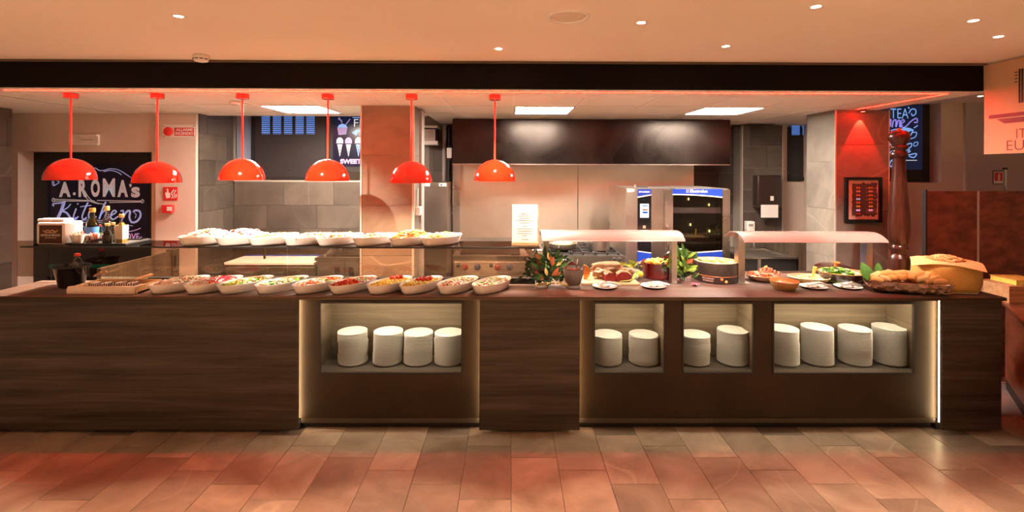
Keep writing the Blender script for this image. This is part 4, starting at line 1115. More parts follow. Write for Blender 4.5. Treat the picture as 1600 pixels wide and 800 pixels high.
RB('glass_plate', 'white_print', t, 260.5, 323, 268.5, 329.5, yw - 0.0425, 0.002)
t = on_wall(255, 379.5, 271, 387, 'call_label', 'small red label low on the wall behind the glass shelf', 'sign', 'safety_red', 0.004)
RB('text_block', 'white_print', t, 259, 381, 265, 385, yw - 0.0065, 0.002)

# ------------------------------------------------------------------ shutter window and ice cream screen
t = thing('shutter_panel', (RX(451, YV), YV + 0.03, za + 0.015), 'matt black window shutter with five blue-glowing louvre vents above the tiled alcove', 'shutter')
a, b = P(392.5, 278, YV), P(513, 178, YV)
bx('panel', 'shutter_black', t, a.x, b.x, YV + 0.012, YV + 0.04, za + 0.02, 2.6)
bx('frame_rail', 'black_matt', t, a.x, b.x, YV - 0.005, YV + 0.0115, za + 0.02, za + 0.055)
bx('frame_stile', 'black_matt', t, b.x - 0.035, b.x, YV - 0.005, YV + 0.0115, za + 0.0555, 2.6)
bx('frame_stile', 'black_matt', t, a.x, a.x + 0.035, YV - 0.005, YV + 0.0115, za + 0.0555, 2.6)
for x0, x1 in ((408, 421), (425.5, 438.5), (443, 456), (461, 474), (478, 491)):
    a, b = P(x0, 209.5, YV), P(x1, 170, YV)
    v = bx('vent', 'louvre_dusk_glow', t, a.x, b.x, YV + 0.0105, YV + 0.0118, a.z, b.z)
    mb = MB(); z = a.z + 0.004
    while z < b.z:
        mb.box(a.x, b.x, YV + 0.003, YV + 0.0102, z, z + 0.0075); z += 0.0225
    stuff(mb.build('slat', 'shutter_black', v))
RB('knob', 'chrome', t, 448.5, 265.5, 450, 267, YV - 0.008, 0.018)

def screen(name, label, px0, py0, px1, py1, Y, zt, fr=5):
    t = thing(name, (RX((px0 + px1) / 2, Y), Y + 0.03, P(px0, py1, Y).z), label, 'screen')
    a, b = P(px0, py1, Y), P(px1, py0, Y)
    bx('housing', 'black_matt', t, a.x, b.x, Y + 0.006, Y + 0.05, a.z, zt)
    f = fr * Y / F
    bx('display', 'screen_navy', t, a.x + f, b.x - f, Y, Y + 0.0055, a.z + f * 1.6, zt - 0.01)
    return t
t = screen('menu_screen', 'dark dessert menu screen with chalk-style ice cream cones beside the column', 515, 178, 590, 268, YV + 0.01, 2.6)
ys = YV + 0.0085
def fan(mb, c, pts): 
    mb.poly([P(x, y, ys) for x, y in pts])
mb = MB(); fan(mb, 0, [(527, 200), (543, 199), (541, 210), (529, 211)]); mb.build('cup_mark', 'screen_mauve', t)
mb = MB(); fan(mb, 0, [(527, 199.5), (530, 195), (535, 193), (540, 195), (543, 199)]); mb.build('scoop_mark', 'screen_blue', t)
strokes('straw_mark', 'screen_mauve', t, [[(531, 184), (529, 186), (533, 188), (534, 192)], [(540, 195), (547, 186)]], ys, 0.012)
ptext('FI', 'lettering', 'screen_white', t, 553, 186, 564, 198, ys)
strokes('rule_mark', 'screen_blue', t, [[(551, 183.5), (566, 184)]], ys, 0.008, False)
mb = MB(); fan(mb, 0, [(550, 207), (556, 203), (566, 202), (566, 207), (560, 206), (556, 212), (552, 209)]); mb.build('shell_mark', 'screen_blue', t)
for cx_, m in ((531, 'screen_white'), (544.5, 'screen_pink'), (560, 'screen_white')):
    mb = MB(); fan(mb, 0, [(cx_ - 5.5, 224), (cx_ - 5, 218), (cx_ - 2, 214.8), (cx_ + 2, 214.8), (cx_ + 5, 218), (cx_ + 5.5, 224)]); mb.build('scoop_mark', m, t)
    mb = MB(); fan(mb, 0, [(cx_ - 4, 225.5), (cx_ + 4, 225.5), (cx_, 245)]); mb.build('cone_mark', 'screen_white' if cx_ != 560 else 'screen_blue', t)
    strokes('cone_line', 'screen_navy', t, [[(cx_ - 2, 227), (cx_ + 0.5, 240)], [(cx_ + 2, 227), (cx_ - 0.5, 240)]], ys - 0.0008, 0.004, False)
ptext('SWEET', 'lettering', 'screen_pink', t, 531.5, 248.5, 564.5, 256, ys, bold=.05)

# drinks screen beyond the pillar
YTS = YR + 0.10
t = screen('drinks_screen', 'dark drinks screen with blue and violet chalk-style tea lettering behind the pepper mill', 1360, 150, 1453.5, 284, YTS, ZD - 0.001, 12)
ys = YTS - 0.0015
ptext('TEA', 'lettering', 'screen_blue', t, 1391.5, 169.5, 1419.5, 185, ys, bold=-.005)
strokes('script_word', 'screen_violet', t, [([(1389, 190), (1392, 187), (1391, 198)], 0.016), ([(1394, 199), (1396, 189), (1400, 188), (1400, 198), (1403, 189), (1406, 189), (1406, 198), (1410, 195)], 0.016), ([(1408, 193), (1413, 190), (1411, 187), (1407, 192), (1410, 199), (1416, 197), (1424, 189), (1432, 185), (1433, 191), (1428, 191)], 0.013)], ys, 0.015)
strokes('swirl', 'screen_blue', t, [[(1420, 177), (1424, 171), (1430, 171), (1431, 177), (1426, 181), (1424, 177)], [(1419, 167), (1421, 170)], [(1428, 200), (1434, 196)]], ys, 0.011)
mb = MB(); mb.poly([P(x, y, ys) for x, y in [(1405, 203), (1413, 199), (1422, 200), (1428, 203), (1420, 206), (1410, 206)]]); mb.build('cup_mark', 'screen_blue', t)
strokes('cup_line', 'screen_blue', t, [([(1392, 204), (1402, 202), (1412, 208), (1421, 213), (1427, 203)], 0.012), ([(1426, 207), (1432, 207), (1430, 214), (1422, 217)], 0.010), ([(1428, 223), (1434, 222), (1433, 227), (1428, 228), (1428, 223)], 0.008),
        ([(1416, 226), (1424, 224), (1423, 230), (1416, 231), (1416, 226)], 0.012), ([(1415, 236), (1421, 233), (1419, 238), (1423, 236)], 0.01), ([(1413, 243), (1420, 242), (1432, 240), (1428, 246), (1420, 244)], 0.012),
        ([(1389, 224), (1393, 228), (1390, 233)], 0.014), ([(1390, 240), (1394, 236), (1396, 242)], 0.014), ([(1391, 253), (1395, 250), (1394, 260), (1390, 258), (1391, 253)], 0.014)], ys, 0.012)
strokes('rule_mark', 'screen_white', t, [[(1411, 250.5), (1433, 250.5)]], ys, 0.008, False)
RB('badge', 'shutter_black', t, 1424, 278.5, 1439, 280, YTS + 0.003, 0.004)
struct(RB('trim_9', 'plaster_beige', None, 1388, 285.5, 1469, 289, YR + 0.002, 0.09))

# second shutter at the sink
YS2 = YK - 0.03
t = thing('shutter_panel', (RX(1246, YS2), YS2, RZ(282, YS2, 1246)), 'narrow matt black shutter with two blue-glowing vents beside the pillar', 'shutter')
a, b = P(1230.5, 282, YS2), P(1268, 187, YS2)
bx('panel', 'shutter_black', t, a.x, b.x, YS2, YS2 + 0.025, a.z, 2.26)
bx('frame_rail', 'black_matt', t, a.x, b.x, YS2 - 0.016, YS2 - 0.001, a.z, a.z + 0.04)
for x0, x1 in ((1237, 1249.5), (1254, 1266)):
    a, b = P(x0, 211, YS2), P(x1, 190, YS2)
    v = bx('vent', 'louvre_dusk_glow', t, a.x, b.x, YS2 - 0.0025, YS2 - 0.001, a.z, b.z)
    mb = MB(); z = a.z + 0.004
    while z < b.z: mb.box(a.x, b.x, YS2 - 0.010, YS2 - 0.003, z, z + 0.0075); z += 0.0225
    stuff(mb.build('slat', 'shutter_black', v))
RB('lock', 'chrome', t, 1231.5, 269, 1233, 271, YS2 - 0.006, 0.005)

# ------------------------------------------------------------------ hood and splashback
YH = 5.20
t = thing('extractor_hood', (RX(926, YH), 5.6, RZ(255, YH, 926)), 'long blackened steel extractor hood hanging above the cooking line', 'extractor hood')
a, b = P(707, 255.5, YH), P(1141, 186, YH)
zh = min(ZC - 0.002, b.z)
xm = RX(1072, YH, 220)
bx('front_sheet', 'hood_steel', t, a.x, xm - 0.001, YH, YH + 0.012, a.z, ZC - 0.002)
bx('front_sheet', 'hood_steel', t, xm, b.x, YH, YH + 0.012, a.z, ZC - 0.002)
bx('bottom_lip', 'steel_h', t, a.x, b.x, YH + 0.001, YH + 0.04, a.z - 0.010, a.z - 0.0005)
bx('side_sheet', 'hood_steel', t, a.x, a.x + 0.012, YH + 0.0125, YK - 0.03, a.z, ZC - 0.002)
bx('side_sheet', 'hood_steel', t, b.x - 0.012, b.x, YH + 0.0125, YK - 0.03, a.z, ZC - 0.002)
bx('filter_bank', 'steel_h', t, a.x + 0.0125, b.x - 0.0125, YH + 0.15, YK - 0.04, a.z + 0.12, a.z + 0.14)
YSP = 5.93
t = thing('splashback', (RX(900, YSP), YSP, 0.5), 'brushed stainless steel splashback sheets behind the stove', 'splashback')
for p0, p1 in ((719, 902.5), (903.5, 1084)):
    bx('sheet', 'steel_splash', t, RX(p0, YSP, 300), RX(p1, YSP, 300), YSP, YSP + 0.01, 0.3, 1.86)
bx('side_strip', 'steel', t, RX(708, YSP - 0.05), RX(718.3, YSP - 0.05), YSP - 0.05, YSP + 0.01, 0.3, 1.78)
t = thing('gas_pipe', (RX(708, 5.7), 5.7, 0.3), 'thin steel pipe running up beside the splashback and fridge', 'pipe')
MB().tube([(RX(707.5, 5.7), 5.7, 0.0), (RX(707.5, 5.7), 5.7, 1.78)], 0.008).build('pipe_run', 'chrome', t, 60)
for z in (1.2, 1.5): MB().cyl(RX(707.5, 5.7), 5.7, z, z + 0.02, 0.014, n=12).build('clip', 'steel', t)
t = thing('service_pipe', (RX(694, 5.95), 5.95, 0), 'grey vertical pipe on the dark tiles above the upright fridge', 'pipe')
MB().tube([(RX(694, 5.95), 5.95, 0.0), (RX(694, 5.95), 5.95, ZC)], 0.028, 12).build('pipe_run', 'print_grey', t, 60)
MB().tube([(RX(701, 5.97), 5.97, 1.4), (RX(701, 5.97), 5.97, ZC)], 0.014, 10).build('thin_pipe', 'cast_iron', t, 60)
t = thing('switch_box', (RX(702, 5.6), 5.6, RZ(247, 5.6, 702)), 'small white switch box mounted beside the hood corner', 'switch')
RB('box', 'white_plastic', t, 698, 231, 706, 247, 5.6, 0.05, bevel=0.004)
RB('bracket', 'cast_iron', t, 700, 228, 704, 250, 5.651, 0.3)
t = thing('wall_shelf', (RX(671, 5.75), 5.9, RZ(226, 5.75, 671)), 'white wall shelf with appliance on it, beside the column top', 'shelf')
RB('board', 'white_plastic', t, 655, 220, 684, 226, 5.75, 0.28)
RB('upper_board', 'white_plastic', t, 655, 196, 683.5, 199.5, 5.75, 0.28)
t = thing('storage_box', (RX(669, 5.8), 5.9, RZ(220, 5.8, 669)), 'grey striped box on the wall shelf beside the column', 'box')
RB('body', 'steel', t, 656, 202, 680, 219.3, 5.80, 0.2)
for k in range(7): RB('rib', 'print_grey', t, 660 + k * 2.6, 203.5, 661.2 + k * 2.6, 216, 5.795, 0.0045)
t = thing('upright_fridge', (RX(677, 5.5), 5.7, 0), 'tall stainless steel fridge with label strip beside the stone column', 'fridge')
a, b = P(654, 293, 5.45), P(698.5, 285, 5.45)
bx('body', 'steel', t, a.x, b.x, 5.47, 5.90, 0.02, b.z)
bx('door', 'steel', t, a.x + 0.004, b.x - 0.004, 5.447, 5.469, 0.12, a.z - 0.003)
bx('header', 'steel_h', t, a.x, b.x, 5.45, 5.469, a.z, b.z)
RB('label_strip', 'paper_white', t, 656, 286, 672, 291, 5.447, 0.002)
RB('label_strip', 'paper_white', t, 686, 286, 697.5, 291, 5.447, 0.002)
RB('logo_mark', 'brand_blue', t, 660, 287.5, 663, 290, 5.4455, 0.001)
RB('logo_mark', 'brand_blue', t, 688, 287.5, 690.5, 290, 5.4455, 0.001)
# cable tray on the column side
xcs = xc1 + 0.0125
t = thing('wall_socket', (xcs + 0.02, YC + 0.1, RZ(336, YC + 0.1, 655)), 'white socket box with cable on the side of the brown column', 'socket')
zz0, zz1 = RZ(336, YC + 0.09, 655), RZ(323, YC + 0.09, 655)
bx('box', 'white_plastic', t, xcs + 0.0005, xcs + 0.04, YC + 0.05, YC + 0.14, zz0, zz1, bevel=0.004)
MB().tube([(xcs + 0.012, YC + 0.09, zz1), (xcs + 0.012, YC + 0.09, zz1 + 0.09), (xcs + 0.010, YC + 0.11, zz1 + 0.16)], 0.006, 8).build('cable', 'white_plastic', t, 60)

# ------------------------------------------------------------------ kitchen line seen through the glass
t = thing('fridge_counter', (RX(420, 4.65), 4.9, 0), 'low stainless steel fridge counter carrying the white board, seen through the glass', 'counter')
Yk0 = 4.62; zk = RZ(413.5, Yk0, 420)
a, b = RX(351, Yk0, 415), RX(491, Yk0, 415)
bx('body', 'steel_h', t, a, b, Yk0 + 0.02, 5.25, 0.0, zk - 0.015)
bx('worktop', 'steel_h', t, a, b, Yk0, 5.25, zk - 0.014, zk)
for p0, p1 in ((352.5, 421), (422.5, 489.5)):
    d = bx('door', 'steel', t, RX(p0, Yk0, 425), RX(p1, Yk0, 425), Yk0, Yk0 + 0.019, 0.12, zk - 0.03)
    x = RX(p1 - 6, Yk0, 425)
    bx('handle', 'cast_iron', d, x - 0.02, x, Yk0 - 0.012, Yk0 - 0.0005, zk - 0.30, zk - 0.10)
t = thing('cutting_board', (RX(420, 4.75), 4.8, zk), 'large white cutting board with blue edge on the fridge counter', 'cutting board')
a, b = RX(350, 4.60, 408), RX(490, 4.60, 408)
bx('slab', 'white_plastic', t, a, b, 4.60, 4.95, zk + 0.0005, zk + 0.024, bevel=0.003)
bx('edge_line', 'brand_blue', t, a + 0.02, b - 0.02, 4.951, 4.958, zk + 0.0005, zk + 0.034)
t = thing('sink_unit', (RX(526, 4.62), 4.9, 0), 'stainless steel prep sink unit beside the white cutting board', 'sink')
a, b = RX(491.5, 4.6, 415), RX(575, 4.6, 415); zq = RZ(403, 4.6, 526)
mb = MB(); 
holed = holed_panel
mbs = [(a, b, 4.60, 4.67), (a, b, 5.15, 5.30), (a, a + 0.06, 4.6705, 5.1495), (b - 0.08, b, 4.6705, 5.1495)]
for q in mbs: mb.box(*q, zq - 0.03, zq)
mb.build('rim', 'steel_h', t)
bx('basin', 'steel_h', t, a + 0.06, b - 0.08, 4.6705, 5.1495, zq - 0.18, zq - 0.17)
bx('body', 'steel', t, a, b, 4.62, 5.28, 0.0, zq - 0.19)
for p0, p1, hx in ((496, 537.5, 527), (538.5, 574, 549)):
    d = bx('door', 'steel', t, RX(p0, 4.6, 425), RX(p1, 4.6, 425), 4.60, 4.618, 0.12, zq - 0.035)
    RB('handle', 'black_matt', d, hx - 4, 417, hx + 3.5, 431, 4.594, 0.005)
MB().tube([(RX(538, 5.2), 5.2, zq), (RX(538, 5.2), 5.2, zq + 0.08), (RX(536, 5.1), 5.1, zq + 0.10), (RX(532, 4.95), 4.95, zq + 0.08)], 0.010, 8).build('tap', 'chrome', t, 60)
MB().tube([(RX(508, 4.7), 4.7, zq + 0.004), (RX(518, 5.1), 5.12, zq + 0.004)], 0.012, 8).build('divider_rod', 'steel', t, 60)
bx('back_splash', 'steel', t, a, b, 5.301, 5.315, zq - 0.1, zq + 0.10)

mat('knob_red', (0.20, 0.045, 0.04), 0.4, var=0.1); mat('knob_blue', (0.035, 0.04, 0.075), 0.4, var=0.1)
Yg0 = 4.30; zg = RZ(400, Yg0, 770)
t = thing('griddle', (RX(764, Yg0), 4.6, 0), 'stainless steel griddle with a row of round control knobs behind the glass', 'griddle')
a, b = RX(709, Yg0, 420), RX(822, Yg0, 420)
bx('body', 'steel', t, a, b, Yg0 + 0.01, 4.9, 0.02, zg - 0.006)
bx('rim', 'steel_h', t, a - 0.01, b + 0.01, Yg0 - 0.02, 4.92, zg - 0.0055, zg + 0.004)
bx('plate', 'hood_steel', t, a + 0.05, b - 0.05, Yg0 + 0.05, 4.82, zg + 0.0045, zg + 0.012)
bx('splash_guard', 'steel', t, a + 0.01, b - 0.01, 4.83, 4.845, zg + 0.0045, zg + 0.09)
cp = RB('control_panel', 'steel_splash', t, 710, 410, 821, 433, Yg0 - 0.004, 0.013)
for px, m, r in ((716, 'black_matt', 3), (726.5, 'knob_red', 5), (746, 'knob_blue', 5), (767.5, 'black_matt', 3), (777.5, 'knob_red', 5), (796.5, 'knob_blue', 5)):
    q = P(px, 417 if r == 5 else 414.5, Yg0)
    M = Matrix.Translation((q.x, Yg0 - 0.0045, q.z)) @ Matrix.Rotation(PI / 2, 4, 'X')
    rr = r * Yg0 / F
    MB().lathe([(rr, 0), (rr, 0.006), (rr * 0.7, 0.008), (rr * 0.66, 0.028), (rr * 0.5, 0.030)], n=20, M=M).build('knob', m, cp, 40)
t = thing('water_tap', (RX(838, 4.2), 4.2, 0.0), 'chrome water tap beside the griddle, above the herb bundle', 'tap')
MB().tube([(P(838, 390, 4.2).x, 4.2, 0.0), P(838, 390, 4.2), P(830, 387, 4.15), P(822, 389, 4.1)], 0.014, 10).build('spout', 'chrome', t, 60)
MB().tube([P(832, 392, 4.2), P(846, 392, 4.2)], 0.012, 10).build('valve', 'chrome', t, 60)

Yst = 4.45; zst = RZ(400, Yst, 915)
t = thing('stove', (RX(915, Yst), 4.8, 0), 'gas stove with black iron grates under the pan and pot', 'stove')
a, b = RX(852, Yst, 405), RX(977, Yst, 405)
bx('body', 'steel_h', t, a, b, Yst + 0.01, 5.2, 0.02, zst - 0.012)
bx('front_rail', 'steel_h', t, a, b, Yst, Yst + 0.0095, 0.3, zst)
bx('hob', 'cast_iron', t, a + 0.01, b - 0.01, Yst + 0.012, 5.18, zst - 0.011, zst)
for i in range(3):
    xa = a + 0.03 + i * (b - a - 0.06) / 3; xb = xa + (b - a - 0.06) / 3 - 0.02
    for ya_, yb_ in ((4.50, 4.80), (4.83, 5.13)):
        g = MB()
        for y in (ya_, (ya_ + yb_) / 2, yb_): g.box(xa, xb, y - 0.006, y + 0.006, zst + 0.012, zst + 0.024)
        for x in (xa, (xa + xb) / 2, xb): g.box(x - 0.006, x + 0.006, ya_ - 0.006, yb_ + 0.006, zst + 0.0005, zst + 0.026)
        g.build('grate', 'cast_iron', t)
for px in (960, 968):
    q = P(px, 405, Yst); M = Matrix.Translation((q.x, Yst - 0.0005, q.z)) @ Matrix.Rotation(PI / 2, 4, 'X')
    MB().lathe([(0.016, 0), (0.016, 0.02), (0.012, 0.022)], n=16, M=M).build('knob', 'cast_iron', t, 40)
zgr = zst + 0.026
t = thing('frying_pan', (RX(880, 4.72), 4.72, zgr), 'wide shallow steel pan on the stove under the gantry', 'pan')
MB().lathe([(0.10, 0.0), (0.125, 0.01), (0.145, 0.055), (0.150, 0.058), (0.142, 0.056), (0.12, 0.012), (0.01, 0.008)], RX(878, 4.72), 4.72, zgr, 32).build('bowl', 'steel_splash', t, 50)
MB().tube([(RX(874, 4.57), 4.57, zgr + 0.045), (RX(872, 4.45), 4.42, zgr + 0.06)], 0.009, 8).build('handle', 'steel', t, 60)
stuff_ = MB().lathe([(0.115, 0.013), (0.11, 0.03), (0.06, 0.045), (0.005, 0.047)], RX(878, 4.72), 4.72, zgr, 28).build('pan_sauce', 'f_yellow', None, 50)
tag(stuff_, 'yellow sauce filling the steel pan on the stove', 'food'); stuff(stuff_)
t = thing('cooking_pot', (RX(936, 4.66), 4.66, zgr), 'tall stainless steel cooking pot on the stove', 'pot')
MB().lathe([(0.092, 0.0), (0.098, 0.004), (0.098, 0.125), (0.101, 0.128), (0.097, 0.126), (0.094, 0.008), (0.01, 0.006)], RX(936, 4.66), 4.66, zgr, 32).build('body', 'steel', t, 40)
for s_ in (-1, 1):
    x = RX(936, 4.66) + s_ * 0.097
    MB().tube([(x, 4.63, zgr + 0.10), (x + s_ * 0.03, 4.635, zgr + 0.105), (x + s_ * 0.03, 4.685, zgr + 0.105), (x, 4.69, zgr + 0.10)], 0.006, 8).build('handle', 'chrome', t, 60)

# ------------------------------------------------------------------ combi oven
YO = 4.60
t = thing('combi_oven', (RX(1059, YO), 5.0, 0), 'stainless steel combi oven with blue brand strips and glass door', 'oven')
xa, xb = RX(978, YO, 350), RX(1140.5, YO, 350); zo1 = RZ(294.5, YO, 1060)
ZOB = 0.72
bx('body', 'steel', t, xa, xb, YO + 0.03, 5.38, ZOB, zo1)
fz = lambda p0, p1: (RX(p0, YO, 350), RX(p1, YO, 350))
a, b = fz(978, 1023); cpn = bx('control_column', 'steel', t, a, b - 0.004, YO, YO + 0.029, ZOB, zo1)
a, b = fz(996, 1017.5); zp0, zp1 = RZ(414, YO), RZ(295.5, YO)
bx('control_glass', 'black_gloss', cpn, a, b, YO - 0.003, YO - 0.0005, zp0, zp1 - 0.005)
bv = lambda pts: MB().prism([(P(x, y, YO).x, P(x, y, YO).z) for x, y in pts], lambda u, v, q: (u, q, v), YO - 0.006, YO - 0.0035)
bv([(996, 307), (996, 295.5), (1017.5, 295.5), (1017.5, 303.5)]).build('brand_strip', 'brand_blue', cpn)
bv([(996, 309), (996, 307.1), (1017.5, 303.6), (1017.5, 305.2)]).build('brand_line', 'white_print', cpn)
ptext('air-o-steam', 'lettering', 'white_print', cpn, 998, 298, 1015, 301, YO - 0.0068, bold=.03)
bv([(1000, 340), (1000, 318.5), (1013.5, 318.5), (1013.5, 340)]).build('display', 'lcd_glow', cpn)
for y0, y1, m in ((326.5, 329, 'f_brown'), (330.5, 333.5, 'brand_blue'), (321, 322.5, 'brand_blue')):
    RB('display_mark', m, cpn, 1004, y0, 1012, y1, YO - 0.0075, 0.001)
bv([(1003, 311.5), (1010, 311.5), (1010, 312.8), (1003, 312.8)]).build('indicator', 'green_glow', cpn)
RB('emblem', 'print_grey', cpn, 1004.5, 352.5, 1009, 357, YO - 0.0042, 0.001)
bv([(996, 393), (1017.5, 396), (1017.5, 414), (996, 414)]).build('brand_strip', 'brand_blue', cpn)
bv([(996, 393), (996, 391.6), (1017.5, 394.6), (1017.5, 395.9)]).build('brand_line', 'white_print', cpn)
RB('sticker', 'paper_white', cpn, 1001, 408, 1012.5, 414, YO - 0.0075, 0.001)
RB('sticker', 'paper_white', cpn, 980, 295.5, 991.5, 300, YO - 0.0015, 0.001)
# door with window
a, b = fz(1038.5, 1140); zd1 = RZ(295.5, YO)
w0, w1 = fz(1051, 1128.5); wz0, wz1 = RZ(398, YO), RZ(296, YO)
dr = holed_panel('door', 'steel', t, [a, w0, w1, b], [ZOB, wz0, wz1 - 0.03, zd1], {(1, 1)}, YO - 0.01, YO + 0.028)
bx('door_pane', 'oven_glass', dr, w0 + 0.001, w1 - 0.001, YO - 0.004, YO + 0.002, wz0 + 0.001, wz1 - 0.031)
bd = lambda pts, d=0.0: MB().prism([(P(x, y, YO - 0.0105).x, P(x, y, YO - 0.0105).z) for x, y in pts], lambda u, v, q: (u, q, v), YO - 0.0145 - d, YO - 0.0105 - d)
arc = [(1051 + k * 7.75, 303 + 4.6 * (k / 10) ** 2) for k in range(11)]
bd([(1051, 295.5)] + arc + [(1128.5, 295.5)]).build('brand_strip', 'brand_blue', dr)
bd(arc + [(x, y + 1.6) for x, y in reversed(arc)]).build('brand_line', 'white_print', dr)
ptext('Electrolux', 'lettering', 'white_print', dr, 1078.5, 296.2, 1106, 301, YO - 0.0152, bold=.02)
strokes('logo_mark', 'white_print', dr, [[(1072.5, 297), (1076.5, 297), (1076.5, 300.6), (1072.5, 300.6), (1072.5, 297)], [(1073.5, 299.5), (1075.5, 297.8)]], YO - 0.0152, 0.003, False)
arc2 = [(1051 + k * 7.75, 398 - 5.5 * (k / 10)) for k in range(11)]
bd(arc2 + [(1128.5, 404), (1051, 404)]).build('brand_strip', 'brand_blue', dr)
bd([(x, y - 1.5) for x, y in arc2] + list(reversed(arc2))).build('brand_line', 'white_print', dr)
x = RX(1044, YO - 0.05, 350)
MB().tube([(x, YO - 0.011, RZ(352, YO)), (x, YO - 0.05, RZ(353, YO)), (x, YO - 0.05, RZ(388, YO)), (x, YO - 0.011, RZ(389, YO))], 0.011, 10).build('handle', 'chrome', dr, 60)
# inside of the oven behind the glass
a, b = w0 - 0.02, w1 + 0.02
mb = MB(); mb.box(a, b, YO + 0.0285, YO + 0.0295, wz0 - 0.02, wz1 + 0.0); mb.build('cavity_back', mat('cavity', (0.12, 0.108, 0.092), 0.4, var=0.3, scale=4, metal=0.3), t)
RACK = MB()
for k in range(9):
    z = wz0 + 0.03 + k * 0.062
    RACK.box(w1 - 0.06, w1 - 0.01, YO + 0.012, YO + 0.018, z, z + 0.004)
RACK.box(w1 - 0.05, w1 - 0.045, YO + 0.012, YO + 0.018, wz0, wz1 - 0.035)
RACK.build('rack_guide', 'chrome', t)
for px, py in ((1076, 311), (1108, 320), (1108.5, 361), (1079, 351)):
    q = P(px, py, YO + 0.01)
    MB().ball((q.x, YO + 0.012, q.z), (0.008, 0.004, 0.014), 2).build('cavity_lamp', 'oven_lamp', t, 180)
bx('stand', 'steel', t, xa + 0.02, xb - 0.02, YO + 0.05, 5.35, 0.0, ZOB - 0.001)
MB().lathe([(0.012, 0), (0.012, 0.03)], RX(992, 4.8), 4.8, zo1, 12).build('vent_pipe', 'steel', t, 40)
bx('top_vent', 'cast_iron', t, RX(993, 4.8, 290), RX(1012, 4.8, 290), 4.79, 4.82, zo1 + 0.003, zo1 + 0.018)

# ------------------------------------------------------------------ sink corner
yt = YP - 0.0125
t = thing('towel_dispenser', (RX(1203, yt), yt - 0.08, RZ(326, yt, 1203)), 'dark brown paper towel dispenser with white towel on the tiled pier', 'dispenser')
a, b = P(1184, 321, yt - 0.13), P(1222, 274, yt - 0.13)
MB().box(a.x, b.x, yt - 0.13, yt - 0.0005, a.z, b.z, bevel=0.015, seg=3).build('housing', 'dark_plastic', t, 40)
MB().box(a.x - 0.004, b.x + 0.003, yt - 0.135, yt - 0.02, a.z - 0.03, a.z - 0.0005, bevel=0.01, seg=2).build('lower_lip', 'dark_plastic', t, 40)
RB('window_mark', 'white_plastic', t, 1204, 306.5, 1209, 313.5, yt - 0.136, 0.005)
RB('towel', 'paper_white', t, 1189, 320, 1216, 340, yt - 0.139, 0.0035)
t = thing('soap_dispenser', (RX(1174, yt), yt - 0.05, RZ(362, yt, 1174)), 'small white soap dispenser beside the towel dispenser', 'dispenser')
RB('housing', 'white_plastic', t, 1167.5, 346, 1180, 362, yt - 0.08, 0.0795, bevel=0.01)
RB('push_bar', 'print_grey', t, 1170, 350, 1177, 354, yt - 0.086, 0.0055)
t = thing('hand_sink', (RX(1205, 5.2), 5.35, 0), 'stainless hand basin with black front and curved tap under the towel dispenser', 'sink')
Yhs = 5.05
a, b = RX(1166, Yhs, 405), RX(1247, Yhs, 405); zhs = RZ(402, Yhs, 1200)
bx('cabinet', 'black_matt', t, a, b, Yhs + 0.02, 5.72, 0.0, zhs - 0.02)
mb = MB()
for q in ((a, b, Yhs, Yhs + 0.07), (a, b, 5.6, 5.75), (a, a + 0.06, Yhs + 0.0705, 5.5995), (b - 0.06, b, Yhs + 0.0705, 5.5995)): mb.box(*q, zhs - 0.0195, zhs)
mb.build('rim', 'steel_h', t)
bx('basin', 'steel_h', t, a + 0.06, b - 0.06, Yhs + 0.0705, 5.5995, zhs - 0.018, zhs - 0.012)
bx('leg_panel', 'steel', t, RX(1185, Yhs, 420), RX(1190, Yhs, 420), Yhs + 0.012, Yhs + 0.0195, 0.0, zhs - 0.025)
x = 2.88
MB().tube([(x, 5.66, zhs), (x, 5.66, zhs + 0.13), (x - 0.01, 5.62, zhs + 0.17), (x - 0.02, 5.54, zhs + 0.16), (x - 0.025, 5.50, zhs + 0.12)], 0.010, 10).build('tap', 'chrome', t, 60)
t = thing('kitchen_cupboard', (RX(1243, 5.4), 5.5, 0), 'narrow dark wood cupboard front beside the hand basin', 'cupboard')
bx('body', 'divider_wood', t, RX(1248.5, 5.05, 400), 3.35, 5.08, 5.74, 0.0, RZ(378, 5.1, 1250))
bx('door', 'divider_wood', t, RX(1249, 5.05, 400), 3.349, 5.06, 5.079, 0.05, RZ(379.5, 5.06, 1250))

# ------------------------------------------------------------------ framed print on the pillar
yq = YQ - 0.0125
t = thing('framed_print', (RX(1350, yq), yq, RZ(347, yq, 1350)), 'black framed dark print with small coloured lights on the red-lit pillar', 'picture')
a, b = P(1321.5, 347.5, yq - 0.025), P(1379, 277, yq - 0.025)
f = 0.026
holed_panel('frame', 'black_gloss', t, [a.x, a.x + f, b.x - f, b.x], [a.z, a.z + f, b.z - f, b.z], {(1, 1)}, yq - 0.025, yq - 0.0005)
bx('sheet', mat('print_pale', (0.62, 0.40, 0.34), 0.7, var=0.05), t, a.x + f + 0.0005, b.x - f - 0.0005, yq - 0.008, yq - 0.004, a.z + f + 0.0005, b.z - f - 0.0005)
rr = random.Random(5)
pts = []
x0, x1, y0, y1 = 1331.5, 1371, 285.5, 338.5
for i in range(14): pts.append((x0 + (x1 - x0) * i / 14, y0 + rr.uniform(-1, 2)))
for i in range(14): pts.append((x1 + rr.uniform(-1.5, 0.6), y0 + (y1 - y0) * i / 14))
for i in range(14): pts.append((x1 - (x1 - x0) * i / 14, y1 + rr.uniform(-4, 0.5)))
for i in range(14): pts.append((x0 + rr.uniform(-0.8, 1.2), y1 - (y1 - y0) * i / 14))
MB().poly([P(x, y, yq - 0.0088) for x, y in pts]).build('dark_print', mat('print_dark', (0.075, 0.05, 0.055), 0.6, col2=(0.16, 0.10, 0.11), scale=14), t)
